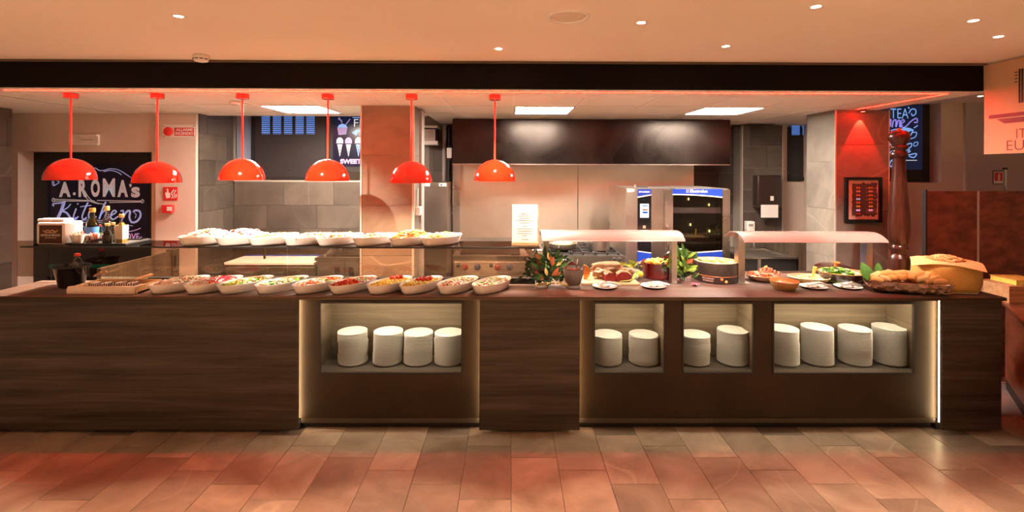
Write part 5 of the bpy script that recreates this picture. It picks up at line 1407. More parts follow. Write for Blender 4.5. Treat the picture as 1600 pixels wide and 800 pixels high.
for px in (1341, 1360.5):
    for py, m in ((293.5, 'f_orange'), (299, 'f_pink'), (305, 'f_orange'), (311, 'chalk_blue' if px < 1350 else 'f_orange'), (316.5, 'f_orange'), (322.5, 'f_yellow'), (328.5, 'chalk_pink'), (334, 'f_red')):
        if px > 1350 and py > 330: continue
        for d in (-1.7, 1.7):
            q = P(px + d, py, yq - 0.0094)
            M = Matrix.Translation((q.x, q.y, q.z)) @ Matrix.Rotation(PI / 2, 4, 'X')
            MB().lathe([(0.0095, 0), (0.002, 0.0004)], n=10, M=M).build('dot', m, t)
strokes('print_line', 'f_pink', t, [[(1353, 327 + k * 2.6), (1369, 327 + k * 2.6)] for k in range(3)] + [[(1353, 294 + k * 6), (1357, 294 + k * 6)] for k in range(4)] + [[(1364, 294 + k * 6), (1369, 294 + k * 6)] for k in range(4)], yq - 0.0096, 0.0025, False)

# red spotlight over the pillar
p = PZ(1348, 171, ZC)
t = thing('red_spotlight', (p.x, YQ - 0.05, ZC), 'small red spotlight at the ceiling washing the pillar front', 'spotlight')
MB().lathe([(0.022, 0), (0.026, -0.012), (0.020, -0.020)], p.x, YQ - 0.05, ZC, 20).build('housing', 'black_matt', t, 40)
MB().lathe([(0.018, -0.0202), (0.002, -0.0215)], p.x, YQ - 0.05, ZC, 16).build('lens', emitter('red_spot', (1.0, 0.06, 0.03), 12.0), t, 40)
light('lamp', 'SPOT', (p.x, YQ - 0.05, ZC - 0.03), 60.0, (1.0, 0.012, 0.006), t, spot_size=math.radians(54), spot_blend=0.12, shadow_soft_size=0.003, rot=(math.radians(5), 0, 0))

# ------------------------------------------------------------------ right-hand passage
yz = YR - 0.031
t = thing('extinguisher_sign', (RX(1560, yz), yz, RZ(288, yz, 1560)), 'small red and white fire extinguisher sign on the grey-lit wall', 'sign')
RB('plate', 'black_matt', t, 1551.5, 266.5, 1569, 288, yz - 0.004, 0.0035)
RB('white_field', 'white_print', t, 1552.7, 268, 1567.8, 286.8, yz - 0.0055, 0.001)
RB('red_field', 'safety_red', t, 1554, 269.5, 1566.5, 282.5, yz - 0.0070, 0.001)
MB().poly([P(x, y, yz - 0.0085) for x, y in ((1559.5, 282), (1559.5, 273), (1561, 271), (1562.5, 273), (1562.5, 282))]).build('extinguisher_mark', 'white_print', t)
t = thing('barrier_post', (RX(1571, 4.75), 4.75, 0), 'slim chrome post with black cap beside the fire extinguisher sign', 'post')
q = P(1570.5, 262, 4.75)
MB().cyl(q.x, 4.75, 0.02, q.z - 0.02, 0.013, n=14).build('pole', 'chrome', t, 40)
MB().cyl(q.x, 4.75, q.z - 0.0199, q.z, 0.020, n=14).build('cap', 'black_matt', t, 40)
MB().lathe([(0.13, 0.0), (0.12, 0.012), (0.02, 0.0199)], q.x, 4.75, 0.0, 24).build('base', 'black_matt', t, 40)
YM = 4.02
t = thing('marble_screen', (RX(1520, YM), YM, 0), 'tall dark red marble panel screen behind the big cheese wheel', 'partition')
a = RX(1446, YM, 330); s0, s1 = RX(1526.5, YM, 350), RX(1530, YM, 350)
zm = RZ(298.5, YM, 1480)
bx('panel', 'red_marble', t, a + 0.012, s0, YM, YM + 0.03, 0.0, zm)
bx('panel', 'red_marble', t, s1, 5.2, YM, YM + 0.03, 0.0, zm)
bx('joint_strip', 'trim_light', t, s0 + 0.0005, s1 - 0.0005, YM - 0.002, YM + 0.02, 0.0, zm - 0.002)
bx('edge_post', 'black_matt', t, a, a + 0.0115, YM - 0.004, YM + 0.034, 0.0, zm + 0.012)
# low side buffet running diagonally towards the viewer
zl = 0.71
A = PZ(1566, 469, zl); B = PZ(1600, 501, zl)
d = (B - A).normalized(); nrm = Vector((-d.y, d.x, 0)); nrm = nrm if nrm.x > 0 else -nrm
A = A - d * 0.08; Bq = B + d * 0.9
t = thing('side_buffet', ((A.x + Bq.x) / 2 + 0.2, (A.y + Bq.y) / 2, 0), 'low dark red marble side buffet set at an angle beyond the counter end', 'counter')
def slab(name, m, o0, o1, z0, z1, par=t):
    pts = [A + nrm * o0, Bq + nrm * o0, Bq + nrm * o1, A + nrm * o1]
    MB().prism([(p.x, p.y) for p in pts], lambda u, v, q: (u, v, q), z0, z1).build(name, m, par)
slab('top', 'red_marble', -0.01, 0.7, zl - 0.02, zl)
slab('dark_edge', 'black_matt', 0.02, 0.69, zl - 0.06, zl - 0.0205)
slab('front_panel', 'red_marble', 0.03, 0.06, 0.30, zl - 0.0605)
slab('lower_panel', 'red_marble', 0.03, 0.06, 0.085, 0.2985)
slab('toe_kick', 'black_matt', 0.035, 0.6, 0.0, 0.084)
e = PZ(1600, 474, zl)
t = thing('wooden_crate', (e.x + 0.12, e.y + 0.1, zl), 'pale wooden crate standing on the low side buffet', 'crate')
q0 = PZ(1577, 474, zl)
bx('front_board', 'pale_wood', t, q0.x, q0.x + 0.32, q0.y, q0.y + 0.015, zl + 0.0005, zl + 0.13)
bx('side_board', 'pale_wood', t, q0.x, q0.x + 0.015, q0.y + 0.0155, q0.y + 0.24, zl + 0.0005, zl + 0.13)
bx('back_board', 'pale_wood', t, q0.x, q0.x + 0.32, q0.y + 0.2405, q0.y + 0.255, zl + 0.0005, zl + 0.13)
bx('lid_board', 'pale_wood', t, q0.x + 0.016, q0.x + 0.32, q0.y + 0.0155, q0.y + 0.24, zl + 0.115, zl + 0.127)
t = thing('yellow_tray', (q0.x + 0.2, q0.y + 0.1, zl + 0.1305), 'small yellow tray resting on the pale crate', 'tray')
bx('tray_body', 'f_yellow', t, q0.x + 0.085, q0.x + 0.3, q0.y + 0.03, q0.y + 0.23, zl + 0.1305, zl + 0.165)
bx('tray_rim', 'f_gold', t, q0.x + 0.08, q0.x + 0.305, q0.y + 0.025, q0.y + 0.235, zl + 0.1655, zl + 0.17)

# wooden half wall on the service side
t = thing('half_wall', (-3.0, 3.85, 0), 'slatted dark wood half wall running back beside the black bucket', 'partition')
Xh = PX(156, 420, -3.0).x; zhw = PX(156, 420, -3.0).z
ye = PX(268, 394, -3.0).y
n = 3; y0 = 3.56
for k in range(n):
    ya_, yb_ = (3.57, 3.78, 3.99, ye)[k], (3.57, 3.78, 3.99, ye)[k + 1]
    bx('board', 'divider_wood', t, -3.03, -3.0, ya_ + 0.001, yb_ - 0.001, 0.0, zhw)
bx('end_post', 'divider_wood', t, -3.05, -2.985, ye, ye + 0.08, 0.0, zhw + 0.012)
bx('latch', 'cast_iron', t, -2.9845, -2.978, ye + 0.01, ye + 0.03, zhw - 0.14, zhw - 0.04)

# ------------------------------------------------------------------ shelf: napkin box, cups, bottles
t = thing('napkin_dispenser', (RX(80, 3.3), 3.33, ZS1), 'cream napkin dispenser with brown label on the glass shelf', 'dispenser')
Yn = 3.26
a, b = P(56, 384, Yn), P(102, 348, Yn)
MB().box(a.x, b.x, Yn, Yn + 0.14, ZS1 + 0.0003, b.z, bevel=0.012, seg=2).build('body', 'white_plastic', t, 40)
la, lb_ = P(61, 380, Yn - 0.002), P(96.5, 352, Yn - 0.002)
lab = bx('label', 'label_brown', t, la.x, lb_.x, Yn - 0.002, Yn - 0.0002, la.z, lb_.z)
ptext('SAPORI del MONDO', 'lettering', 'paper_white', lab, 63.5, 365.8, 94, 369.2, Yn - 0.0026, bold=.02)
strokes('emblem', 'gold_print', lab, [[(67, 360), (70, 362), (73, 360)], [(72, 361.5), (75, 359.5), (78, 362), (81, 359.5), (84, 361.5)], [(83, 360), (87, 362), (90, 360)], [(70, 363.3), (78, 363.8), (87, 363.3)]], Yn - 0.0026, 0.006)
strokes('small_print', 'paper_white', lab, [[(70, 371.5), (88, 371.5)]], Yn - 0.0026, 0.003, False)
for px in (72, 93):
    q = P(px, 346, Yn + 0.05); MB().box(q.x - 0.045, q.x + 0.045, Yn + 0.03, Yn + 0.11, b.z + 0.0003, b.z + 0.022, bevel=0.008, seg=2).build('napkin_flap', 'paper_white', t, 40)
glassy('cup_plastic', (0.86, 0.84, 0.84), 0.10, 0.4)
q = P(107, 380, 3.34)
for k in range(6):
    o = MB().lathe([(0.024, 0.0), (0.033, 0.075), (0.035, 0.077), (0.032, 0.0745), (0.023, 0.002)], q.x + 0.006, 3.36, ZS1 + 0.0003 + k * 0.0125, 20, cap1=True).build('plastic_cup', 'cup_plastic', None, 40)
    tag(o, 'clear plastic cup, %s from the bottom of the stack beside the napkin dispenser' % ords(k + 1), 'cup', 'stacked plastic cups')
t = thing('bottle_tray', (RX(150, 3.3), 3.34, ZS1), 'black tray of condiments on the glass shelf', 'tray')
xa, xb = RX(111, 3.25, 380), RX(196, 3.25, 380)
bx('tray_floor', 'black_matt', t, xa, xb, 3.235, 3.45, ZS1 + 0.0003, ZS1 + 0.005)
mb = MB()
for q in ((xa - 0.02, xb + 0.02, 3.228, 3.2345), (xa - 0.02, xb + 0.02, 3.4505, 3.457), (xa - 0.02, xa - 0.0005, 3.2345, 3.4505), (xb + 0.0005, xb + 0.02, 3.2345, 3.4505)): mb.box(*q, ZS1 + 0.003, ZS1 + 0.015)
mb.build('tray_rim', 'black_matt', t)
ZTR = ZS1 + 0.0052
glassy('bottle_green', (0.20, 0.24, 0.06), 0.07); glassy('bottle_clear', (0.80, 0.80, 0.78), 0.07); glassy('bottle_dark', (0.10, 0.06, 0.035), 0.08)
mat('oil_dark', (0.035, 0.045, 0.010), 0.2, var=0.1); mat('vinegar', (0.02, 0.010, 0.008), 0.15, var=0.1); mat('oil_gold', (0.62, 0.40, 0.08), 0.2, var=0.1); mat('gold_cap', (0.72, 0.48, 0.18), 0.3, metal=0.7, var=0.05)
mat('label_blue', (0.04, 0.16, 0.50), 0.5, var=0.1); mat('label_dark', (0.03, 0.028, 0.024), 0.5, var=0.2, scale=60); mat('label_cream', (0.72, 0.64, 0.52), 0.6, var=0.05)
def bottle(px, Y, ytop, w, glass, inner, cap, label, lm, name='bottle', lv=(0.12, 0.5), square=False):
    x = RX(px, Y, 360); z1 = P(px, ytop, Y).z; h = z1 - ZTR; r = w * Y / F / 2
    t = thing(name, (x, Y, ZTR), label, 'bottle', 'condiment bottles on the tray')
    n = 4 if square else 22
    rot = PI / 4 if square else 0; k = 1.3 if square else 1.0
    prof = [(r * .9 * k, 0), (r * k, 0.01 * h), (r * k, 0.50 * h), (r * .93 * k, 0.58 * h), (r * .42, 0.72 * h), (r * .36, 0.88 * h)]
    MB().lathe(prof, x, Y, ZTR, n, rot=rot).build('glass_body', glass, t, 40)
    MB().lathe([(r * .84 * k, 0.015 * h), (r * .86 * k, 0.5 * h), (r * .3, 0.7 * h)], x, Y, ZTR, n, rot=rot).build('content', inner, t, 40)
    MB().lathe([(r * .46, 0.875 * h), (r * .50, 0.885 * h), (r * .50, 0.99 * h), (r * .44, h)], x, Y, ZTR, 18).build('cap', cap, t, 40)
    lo, hi = lv
    MB().lathe([(r * 1.02 * k, lo * h), (r * 1.02 * k, hi * h)], x, Y, ZTR, n, rot=rot, cap0=False, cap1=False).build('label', lm, t, 40)
    return t
bottle(144.5, 3.34, 325, 16, 'bottle_green', 'oil_dark', 'gold_cap', 'tall dark green oil bottle with blue label and gold cap on the tray', 'label_blue', lv=(0.14, 0.46))
bottle(167, 3.40, 322, 14, 'bottle_clear', 'bottle_clear', 'gold_cap', 'tall clear bottle with gold cap at the back of the tray', 'label_cream', lv=(0.10, 0.2))
bottle(157, 3.41, 351, 7, 'bottle_green', 'oil_dark', 'safety_red', 'slim hot sauce bottle with red cap on the tray', 'f_green', lv=(0.15, 0.55))
bottle(168, 3.30, 349, 13, 'bottle_dark', 'vinegar', 'gold_cap', 'short dark vinegar bottle with gold cap at the tray front', 'label_dark', lv=(0.10, 0.45))
bottle(177, 3.36, 347.5, 10.5, 'bottle_dark', 'vinegar', 'gold_cap', 'slimmer dark vinegar bottle with gold cap behind the short one', 'label_dark', lv=(0.10, 0.45))
bottle(190, 3.32, 334.5, 13, 'bottle_clear', 'oil_gold', 'gold_cap', 'square golden oil bottle with cream label at the tray end', 'label_cream', lv=(0.14, 0.62), square=True)
def fillcup(px, Y, ytop, w, m, fill, label, flabel, ftop=0.02):
    x = RX(px, Y, 370); z1 = P(px, ytop, Y).z; h = z1 - ZTR; r = w * Y / F / 2
    o = MB().lathe([(r * .6, 0), (r * .62, 0.003), (r, h), (r * .96, h), (r * .58, 0.006), (0.001, 0.006)], x, Y, ZTR, 24).build('condiment_cup', m, None, 40); tag(o, label, 'cup')
    rng = random.Random(int(px)); mb = MB()
    for _ in range(26):
        a_ = rng.random() * 6.28; rr_ = r * .55 * math.sqrt(rng.random())
        mb.mi = rng.randrange(len(fill))
        mb.box(-0.010, 0.010, -0.0012, 0.0012, -0.02, 0.016, M=Matrix.Translation((x + rr_ * math.cos(a_), Y + rr_ * math.sin(a_), z1 + rng.uniform(-0.012, ftop - 0.014))) @ Matrix.Rotation(rng.random() * 6, 4, 'Z') @ Matrix.Rotation(rng.uniform(-.5, .5), 4, 'X'))
    o = stuff(mb.build('sugar_packet_heap', fill, None)); tag(o, flabel, 'packets')
fillcup(122.5, 3.285, 366, 22, 'porcelain', ['paper_white', 'label_cream', 'f_pink'], 'white cup of paper sachets beside the napkin dispenser', 'white and pink paper sachets filling the wider white cup')
fillcup(147.5, 3.275, 368, 17, 'cup_plastic', ['safety_red', 'paper_white', 'f_pink'], 'clear cup of red sachets in front of the oil bottle', 'red and white sachets standing in the clear cup')
fillcup(137.5, 3.27, 371, 9, 'cup_plastic', ['paper_white', 'label_cream'], 'small clear cup between the sachet cups', 'white sticks standing in the small clear cup')

# ------------------------------------------------------------------ menu stand
Yme = 3.30
t = thing('menu_stand', (RX(820, Yme), Yme, ZS1), 'upright white printed menu in a wooden stand at the shelf end', 'menu')
a, b = P(799.5, 386, Yme), P(840, 320, Yme)
tilt = 0.04
def tl(u, v, d): return (u, Yme + d + tilt * (v - ZS1) * 1.0, v)
MB().prism([(a.x + 0.002, ZS1 + 0.02), (b.x - 0.002, ZS1 + 0.02), (b.x, b.z), (a.x + 0.004, b.z + 0.001)], lambda u, v, d: tl(u, v, d), 0.0, 0.004).build('menu_card', 'paper_white', t)
MB().prism([(a.x + 0.004, ZS1 + 0.0003), (b.x + 0.008, ZS1 + 0.0003), (b.x + 0.007, b.z - 0.006), (b.x + 0.001, b.z - 0.004), (b.x - 0.001, ZS1 + 0.0195), (a.x + 0.004, ZS1 + 0.0195)], lambda u, v, d: tl(u, v, d), 0.005, 0.018).build('wood_back', 'pale_wood', t)
bx('wood_foot', 'pale_wood', t, a.x, b.x + 0.006, Yme - 0.02, Yme + 0.0045, ZS1 + 0.0003, ZS1 + 0.018)
mb = MB(); rng = random.Random(2)
for k, (y, w0) in enumerate([(334, 8), (337.5, 12), (341, 9), (344.5, 13), (348, 8), (353, 3), (357.5, 13), (361, 11), (364.5, 12), (368, 4), (374, 6)]):
    c = P(820, y, Yme); w2 = w0 * Yme / F
    v0 = tl(c.x - w2, c.z - 0.0018, -0.0012); v1 = tl(c.x + w2, c.z - 0.0018, -0.0012)
    mb.poly([v0, v1, (v1[0], v1[1], v1[2] + 0.0032), (v0[0], v0[1], v0[2] + 0.0032)])
stuff(mb.build('text_line', 'print_grey', t))

# ------------------------------------------------------------------ bucket and wooden tray at the end of the worktop
Yu = 3.37
x = RX(112, Yu, 430)
t = thing('ice_bucket', (x, Yu, ZT), 'black tapered bucket on the worktop beside the wooden tray', 'bucket')
zr0 = P(112, 416, Yu).z - ZT
MB().lathe([(0.062, 0.0), (0.068, 0.004), (0.100, zr0), (0.104, zr0 + 0.006), (0.098, zr0 + 0.005), (0.064, 0.008), (0.002, 0.007)], x, Yu, ZT + 0.0003, 36).build('pail', 'black_gloss', t, 40)
MB().lathe([(0.1042, zr0 - 0.001), (0.1055, zr0 + 0.002), (0.1050, zr0 + 0.0065)], x, Yu, ZT, 36, cap0=False, cap1=False).build('rim_band', 'black_matt', t, 40)
t = thing('wine_bottle', (x, Yu + 0.02, ZT + 0.008), 'dark bottle with red cap standing in the black bucket', 'bottle')
xb_, yb0 = x + 0.012, Yu + 0.03
zt_ = P(111, 397, Yu).z
MB().lathe([(0.030, 0.008), (0.033, 0.012), (0.033, zt_ - ZT - 0.075), (0.022, zt_ - ZT - 0.045), (0.014, zt_ - ZT - 0.030), (0.0135, zt_ - ZT - 0.020)], xb_, yb0, ZT, 24).build('glass_body', 'bottle_clear', t, 40)
MB().lathe([(0.015, zt_ - ZT - 0.0195), (0.018, zt_ - ZT - 0.018), (0.018, zt_ - ZT - 0.002), (0.015, zt_ - ZT)], xb_, yb0, ZT, 20).build('cap', 'safety_red', t, 40)

t = thing('wooden_tray', (RX(175, 3.26), 3.28, ZT), 'pale wooden tray lined with a cream cloth, holding bread tongs, on the worktop', 'tray')
C = [PZ(104, 460.5, ZT), PZ(213, 460.0, ZT), PZ(246, 449, ZT), PZ(140, 448, ZT)]
A0, B0 = C[0], C[1]
xa, xb = A0.x + 0.005, B0.x; ya_, yb_ = A0.y + 0.01, 3.40
bx('tray_floor', 'pale_wood', t, xa, xb, ya_ + 0.0125, yb_ - 0.0125, ZT + 0.0003, ZT + 0.012)
bx('front_board', 'pale_wood', t, xa, xb, ya_, ya_ + 0.012, ZT + 0.0003, ZT + 0.048)
bx('back_board', 'pale_wood', t, xa, xb, yb_ - 0.012, yb_, ZT + 0.0003, ZT + 0.048)
for q in (xa, xb - 0.012): bx('side_board', 'pale_wood', t, q, q + 0.012, ya_ + 0.0125, yb_ - 0.0125, ZT + 0.0003, ZT + 0.048)
mat('linen', (0.82, 0.68, 0.58), 0.85, var=0.08, scale=60, bump=0.2, bscale=120)
# cloth over the front board
mb = MB(); rows = []
for i in range(25):
    u = xa - 0.006 + (xb - xa + 0.004) * i / 24
    wv = 0.003 * math.sin(i * 1.7)
    rows.append([mb.bm.verts.new(p) for p in ((u, ya_ - 0.010 + wv * .9, ZT + 0.002 + abs(wv) * .4), (u, ya_ - 0.009 + wv * .6, ZT + 0.03), (u, ya_ - 0.002, ZT + 0.050 + wv * .3), (u, ya_ + 0.014, ZT + 0.0505 + wv * .3), (u, ya_ + 0.04, ZT + 0.032 + wv), (u, ya_ + 0.09, ZT + 0.024 + wv), (u, yb_ - 0.02, ZT + 0.022 + wv * .5))])
for p_, q_ in zip(rows, rows[1:]):
    for k in range(6): mb._face((p_[k], q_[k], q_[k + 1], p_[k + 1]))
o = mb.build('tray_cloth', 'linen', None, 60); tag(o, 'cream cloth draped over the front of the wooden tray', 'cloth')
# striped bundles of cutlery or crackers in the tray, tongs on top
mat('cracker_dark', (0.10, 0.06, 0.05), 0.6, var=0.3, scale=60); mat('cracker_pale', (0.72, 0.58, 0.50), 0.6, var=0.1, scale=60)
def crackers(x0, x1, y0, n, label):
    mb = MB()
    for k in range(n):
        mb.mi = k % 2
        x_ = x0 + (x1 - x0) * k / n; mb.box(x_, x_ + (x1 - x0) / n * .9, y0, y0 + 0.05, ZT + 0.028, ZT + 0.046 + 0.004 * math.sin(k * 1.3))
    o = stuff(mb.build('breadstick_row', ['cracker_pale', 'cracker_dark'], None)); tag(o, label, 'bread')
crackers(RX(143, 3.3, 445), RX(176, 3.3, 445), 3.27, 20, 'row of thin dark and pale crackers in the middle of the wooden tray')
crackers(RX(180, 3.3, 445), RX(213, 3.3, 445), 3.28, 18, 'row of dark crackers at the end of the wooden tray by the dishes')
def tongs(name, p0, p1, spread, label, m='pale_wood', w=0.016, lift=0.0, steel=False, group=None):
    p0, p1 = Vector(p0), Vector(p1); d = (p1 - p0); s_ = d.cross(Vector((0, 0, 1))).normalized()
    t = thing(name, (p0 + p1) / 2, label, 'tongs', group)
    for k in (-1, 1):
        mid = p0.lerp(p1, 0.5) + s_ * spread * 0.75 * k + Vector((0, 0, lift)); end = p1 + s_ * spread * k
        MB().tube([p0 + s_ * 0.004 * k, p0.lerp(mid, .5) + s_ * spread * .2 * k, mid, end], [w * .35, w * .4, w * .45, w * .5], 8).build('arm', m, t, 60)
        if steel: MB().ball(end, (0.012, 0.012, 0.004), 2).build('spoon_end', m, t, 180)
    MB().ball(p0, w * .55, 1).build('hinge', m, t, 180)
    return t
tongs('bread_tongs', PZ(148, 444, ZT) + Vector((0, 0, 0.06)), (RX(160, 3.38, 430), 3.39, ZT + 0.10), 0.014, 'wooden bread tongs leaning over the tray beside the bucket')
tongs('bread_tongs', (RX(212, 3.34, 440), 3.33, ZT + 0.06), (RX(238, 3.42, 436), 3.42, ZT + 0.075), 0.012, 'wooden tongs lying on the tray corner near the first dish')

# ------------------------------------------------------------------ hot side: helper shapes
mat('leaf_green', (0.055, 0.13, 0.02), 0.4, var=0.35, scale=25); mat('leaf_light', (0.30, 0.45, 0.06), 0.4, var=0.25, scale=25); mat('leaf_deep', (0.018, 0.048, 0.012), 0.4, var=0.3, scale=25)
mat('leaf_rust', (0.36, 0.09, 0.03), 0.45, var=0.25, scale=25); mat('leaf_gold', (0.62, 0.45, 0.16), 0.5, var=0.2, scale=25)
mat('granite', (0.17, 0.12, 0.10), 0.7, var=0.25, scale=60); mat('rind_dark', (0.050, 0.032, 0.026), 0.35, var=0.35, scale=20, bump=0.25, bscale=30)
mat('cheese', (0.66, 0.38, 0.14), 0.55, var=0.12, scale=30, bump=0.2, bscale=40); mat('cheese_pale', (0.60, 0.35, 0.14), 0.55, var=0.1, scale=30)
mat('roast', (0.17, 0.065, 0.025), 0.45, col2=(0.40, 0.20, 0.085), scale=16, bump=0.5, bscale=40); mat('beef', (0.21, 0.018, 0.016), 0.3, var=0.25, scale=20, spec=0.6)
mat('bark', (0.46, 0.31, 0.22), 0.85, col2=(0.15, 0.085, 0.055), scale=22, bump=0.9, bscale=26); mat('terracotta', (0.62, 0.22, 0.06), 0.25, var=0.12, scale=20, spec=0.6); mat('clay_dark', (0.055, 0.022, 0.014), 0.15, var=0.2, scale=20, spec=0.7)
mat('rattan', (0.56, 0.36, 0.13), 0.6, var=0.2, scale=50, bump=0.5, bscale=80); mat('copper_pan', (0.80, 0.46, 0.30), 0.25, metal=0.8, var=0.1); mat('shrimp', (0.60, 0.12, 0.035), 0.35, var=0.25, scale=30)
mat('grana', (0.74, 0.47, 0.12), 0.45, var=0.10, scale=10); mat('stamp', (0.40, 0.20, 0.04), 0.6, var=0.1); mat('kraft', (0.66, 0.42, 0.18), 0.7, var=0.05)
mat('red_pot', (0.20, 0.005, 0.006), 0.12, var=0.05, coat=0.8, spec=0.6); mat('flower', (0.72, 0.04, 0.12), 0.5, var=0.1); mat('lemon', (0.80, 0.58, 0.06), 0.4, var=0.08, bump=0.1, bscale=90); mat('napkin', (0.84, 0.74, 0.68), 0.85, var=0.03)
mat('bread', (0.60, 0.30, 0.09), 0.6, var=0.15, scale=25, bump=0.2, bscale=50)
def bunch(name, label, cx_, Y, z0, w, h, mats, n, ears, seed, cat='herbs', d=0.1):
    rng = random.Random(seed)
    t = thing(name, (cx_, Y, z0), label, cat)
    fo = MB()
    for _ in range(n * 3):
        fo.mi = rng.randrange(2)
        p = Vector((cx_ + rng.gauss(0, w * .18), Y + rng.uniform(-d * .3, d * .3), z0 + rng.uniform(0.03, h * .8)))
        fo.leaf(p, (rng.uniform(-1, 1), rng.uniform(-.8, .4), rng.uniform(-.3, 1)), rng.uniform(0.03, 0.05), 0.02, (rng.uniform(-.5, .5), -1, 0.4), 0.3)
    stuff(fo.build('inner_foliage', [mats[0], mats[1]], t))
    for k in range(n):
        th = rng.uniform(-1.15, 1.15); r = rng.uniform(0.15, 0.75)
        p = Vector((cx_ + math.sin(th) * w * .45 * r, Y - d * .45 * rng.uniform(0.2, 1), z0 + 0.03 + h * r * max(0.1, math.cos(th)) ))
        p.z = min(p.z, z0 + h * .85)
        dr = Vector((math.sin(th) * 1.1 + rng.uniform(-.4, .4), -0.35, max(-.2, math.cos(th) * .9 + rng.uniform(-.5, .3))))
        mm = rng.choice(mats)
        MB().leaf(p, dr, rng.uniform(0.05, 0.075), rng.uniform(0.020, 0.030), (0, -1, 0.25), 0.25).build('leaf', mm, t, 60)
    for k in range(ears):
        a_ = rng.uniform(-1.2, 1.3)
        p0 = Vector((cx_ + 0.01, Y - d * .4, z0 + 0.03)); L = rng.uniform(0.09, 0.15)
        p1 = p0 + Vector((math.sin(a_) * L + 0.03, -0.035 - 0.02 * rng.random(), -0.012 + 0.03 * math.cos(a_) * rng.random()))
        p1.z = max(p1.z, z0 + 0.008)
        e_ = MB().tube([p0, p0.lerp(p1, .6) + Vector((0, 0, 0.006)), p1], 0.0015, 5); dv = (p1 - p0).normalized()
        for j in range(9):
            q = p0.lerp(p1, 0.55 + 0.05 * j); e_.leaf(q, dv + Vector((0, 0, .5 if j % 2 else -.1)) + Vector((rng.uniform(-.4, .4), 0, 0)), 0.018, 0.006, (0, -.5, 1), 0.05)
        e_.build('wheat_ear', 'leaf_gold', t)
    mb = MB()
    for k in range(5): mb.tube([(cx_ + (k - 2) * 0.008, Y, z0 + 0.004), (cx_ + (k - 2) * 0.02, Y, z0 + h * .6)], 0.003, 5)
    stuff(mb.build('stalk', mats[1], t))
    return t
bunch('herb_bundle', 'bundle of bay leaves, rust leaves and wheat ears beside the stone mortar', RX(856, 3.43, 430), 3.43, ZT, 0.40, 0.255, ['leaf_deep', 'leaf_deep', 'leaf_green', 'leaf_deep', 'leaf_green', 'leaf_deep', 'leaf_gold', 'leaf_rust'], 84, 16, 4, d=0.13)
bunch('leaf_bunch', 'bunch of green and rust leaves between the red pot and pecorino wheel', RX(1066, 3.58, 425), 3.58, ZT, 0.27, 0.26, ['leaf_green', 'leaf_deep', 'leaf_light', 'leaf_green', 'leaf_light', 'leaf_rust'], 70, 0, 9, d=0.12)

Ym = 3.36; x = RX(896, Ym, 430)
t = thing('mortar', (x, Ym, ZT), 'grey stone mortar beside the herb bundle', 'mortar')
h = P(896, 418, Ym).z - ZT
MB().lathe([(0.046, 0.0), (0.050, 0.006), (0.044, 0.026), (0.050, 0.034), (0.070, h * .7), (0.076, h), (0.068, h + 0.002), (0.060, h * .7), (0.03, 0.05), (0.002, 0.046)], x, Ym, ZT + 0.0003, 36).build('bowl', 'granite', t, 40)
MB().lathe([(0.0755, h - 0.004), (0.0775, h), (0.072, h + 0.004), (0.067, h + 0.003)], x, Ym, ZT + 0.0003, 36, cap0=False, cap1=False).build('lip', 'clay_dark', t, 40)
o = MB().lathe([(0.055, h * .66), (0.03, h * .68), (0.002, h * .68)], x, Ym, ZT, 28).build('mortar_sauce', 'f_brown', None, 40); stuff(o); tag(o, 'dark sauce filling the stone mortar', 'sauce')
t = thing('steel_spoon', (x + 0.01, Ym, ZT + 0.08), 'steel spoon standing in the stone mortar', 'spoon')
MB().tube([(x + 0.012, Ym - 0.005, ZT + h * .7), (x + 0.020, Ym - 0.01, ZT + h + 0.01), (x + 0.028, Ym - 0.015, P(902, 404, Ym).z)], [0.003, 0.003, 0.0065], 8).build('handle', 'chrome', t, 60)
MB().ball((x + 0.010, Ym - 0.004, ZT + h * .69), (0.014, 0.010, 0.006), 2).build('scoop', 'chrome', t, 180)

def disc_lid(name, px, py, Y, r, label, m, tilt, knob):
    q = P(px, py, Y)
    M = Matrix.Translation(q) @ Matrix.Rotation(tilt, 4, 'X')
    t = thing(name, (q.x, Y, q.z - r), label, 'lid')
    MB().lathe([(r, 0.0), (r * 1.01, 0.006), (r * .93, 0.016), (r * .5, 0.030), (0.015, 0.034)], n=36, M=M).build('dome', m, t, 40)
    MB().lathe([(r * .99, -0.001), (r * .9, 0.004), (0.002, 0.018)], n=36, M=M, cap0=False).build('inner_face', m, t, 40)
    MB().lathe([(0.012, 0.0345), (0.012, 0.044), (0.020, 0.048), (0.018, 0.056)], n=18, M=M).build('knob', knob, t, 40)
    return t
disc_lid('pot_cover', 884, 419, 3.66, 0.078, 'red pot lid leaning behind the stone mortar', 'red_pot', math.radians(-62), 'black_matt')
disc_lid('pot_cover', 1059, 412, 3.84, 0.130, 'larger red pot lid leaning behind the leaf bunch', 'red_pot', math.radians(-72), 'black_matt')

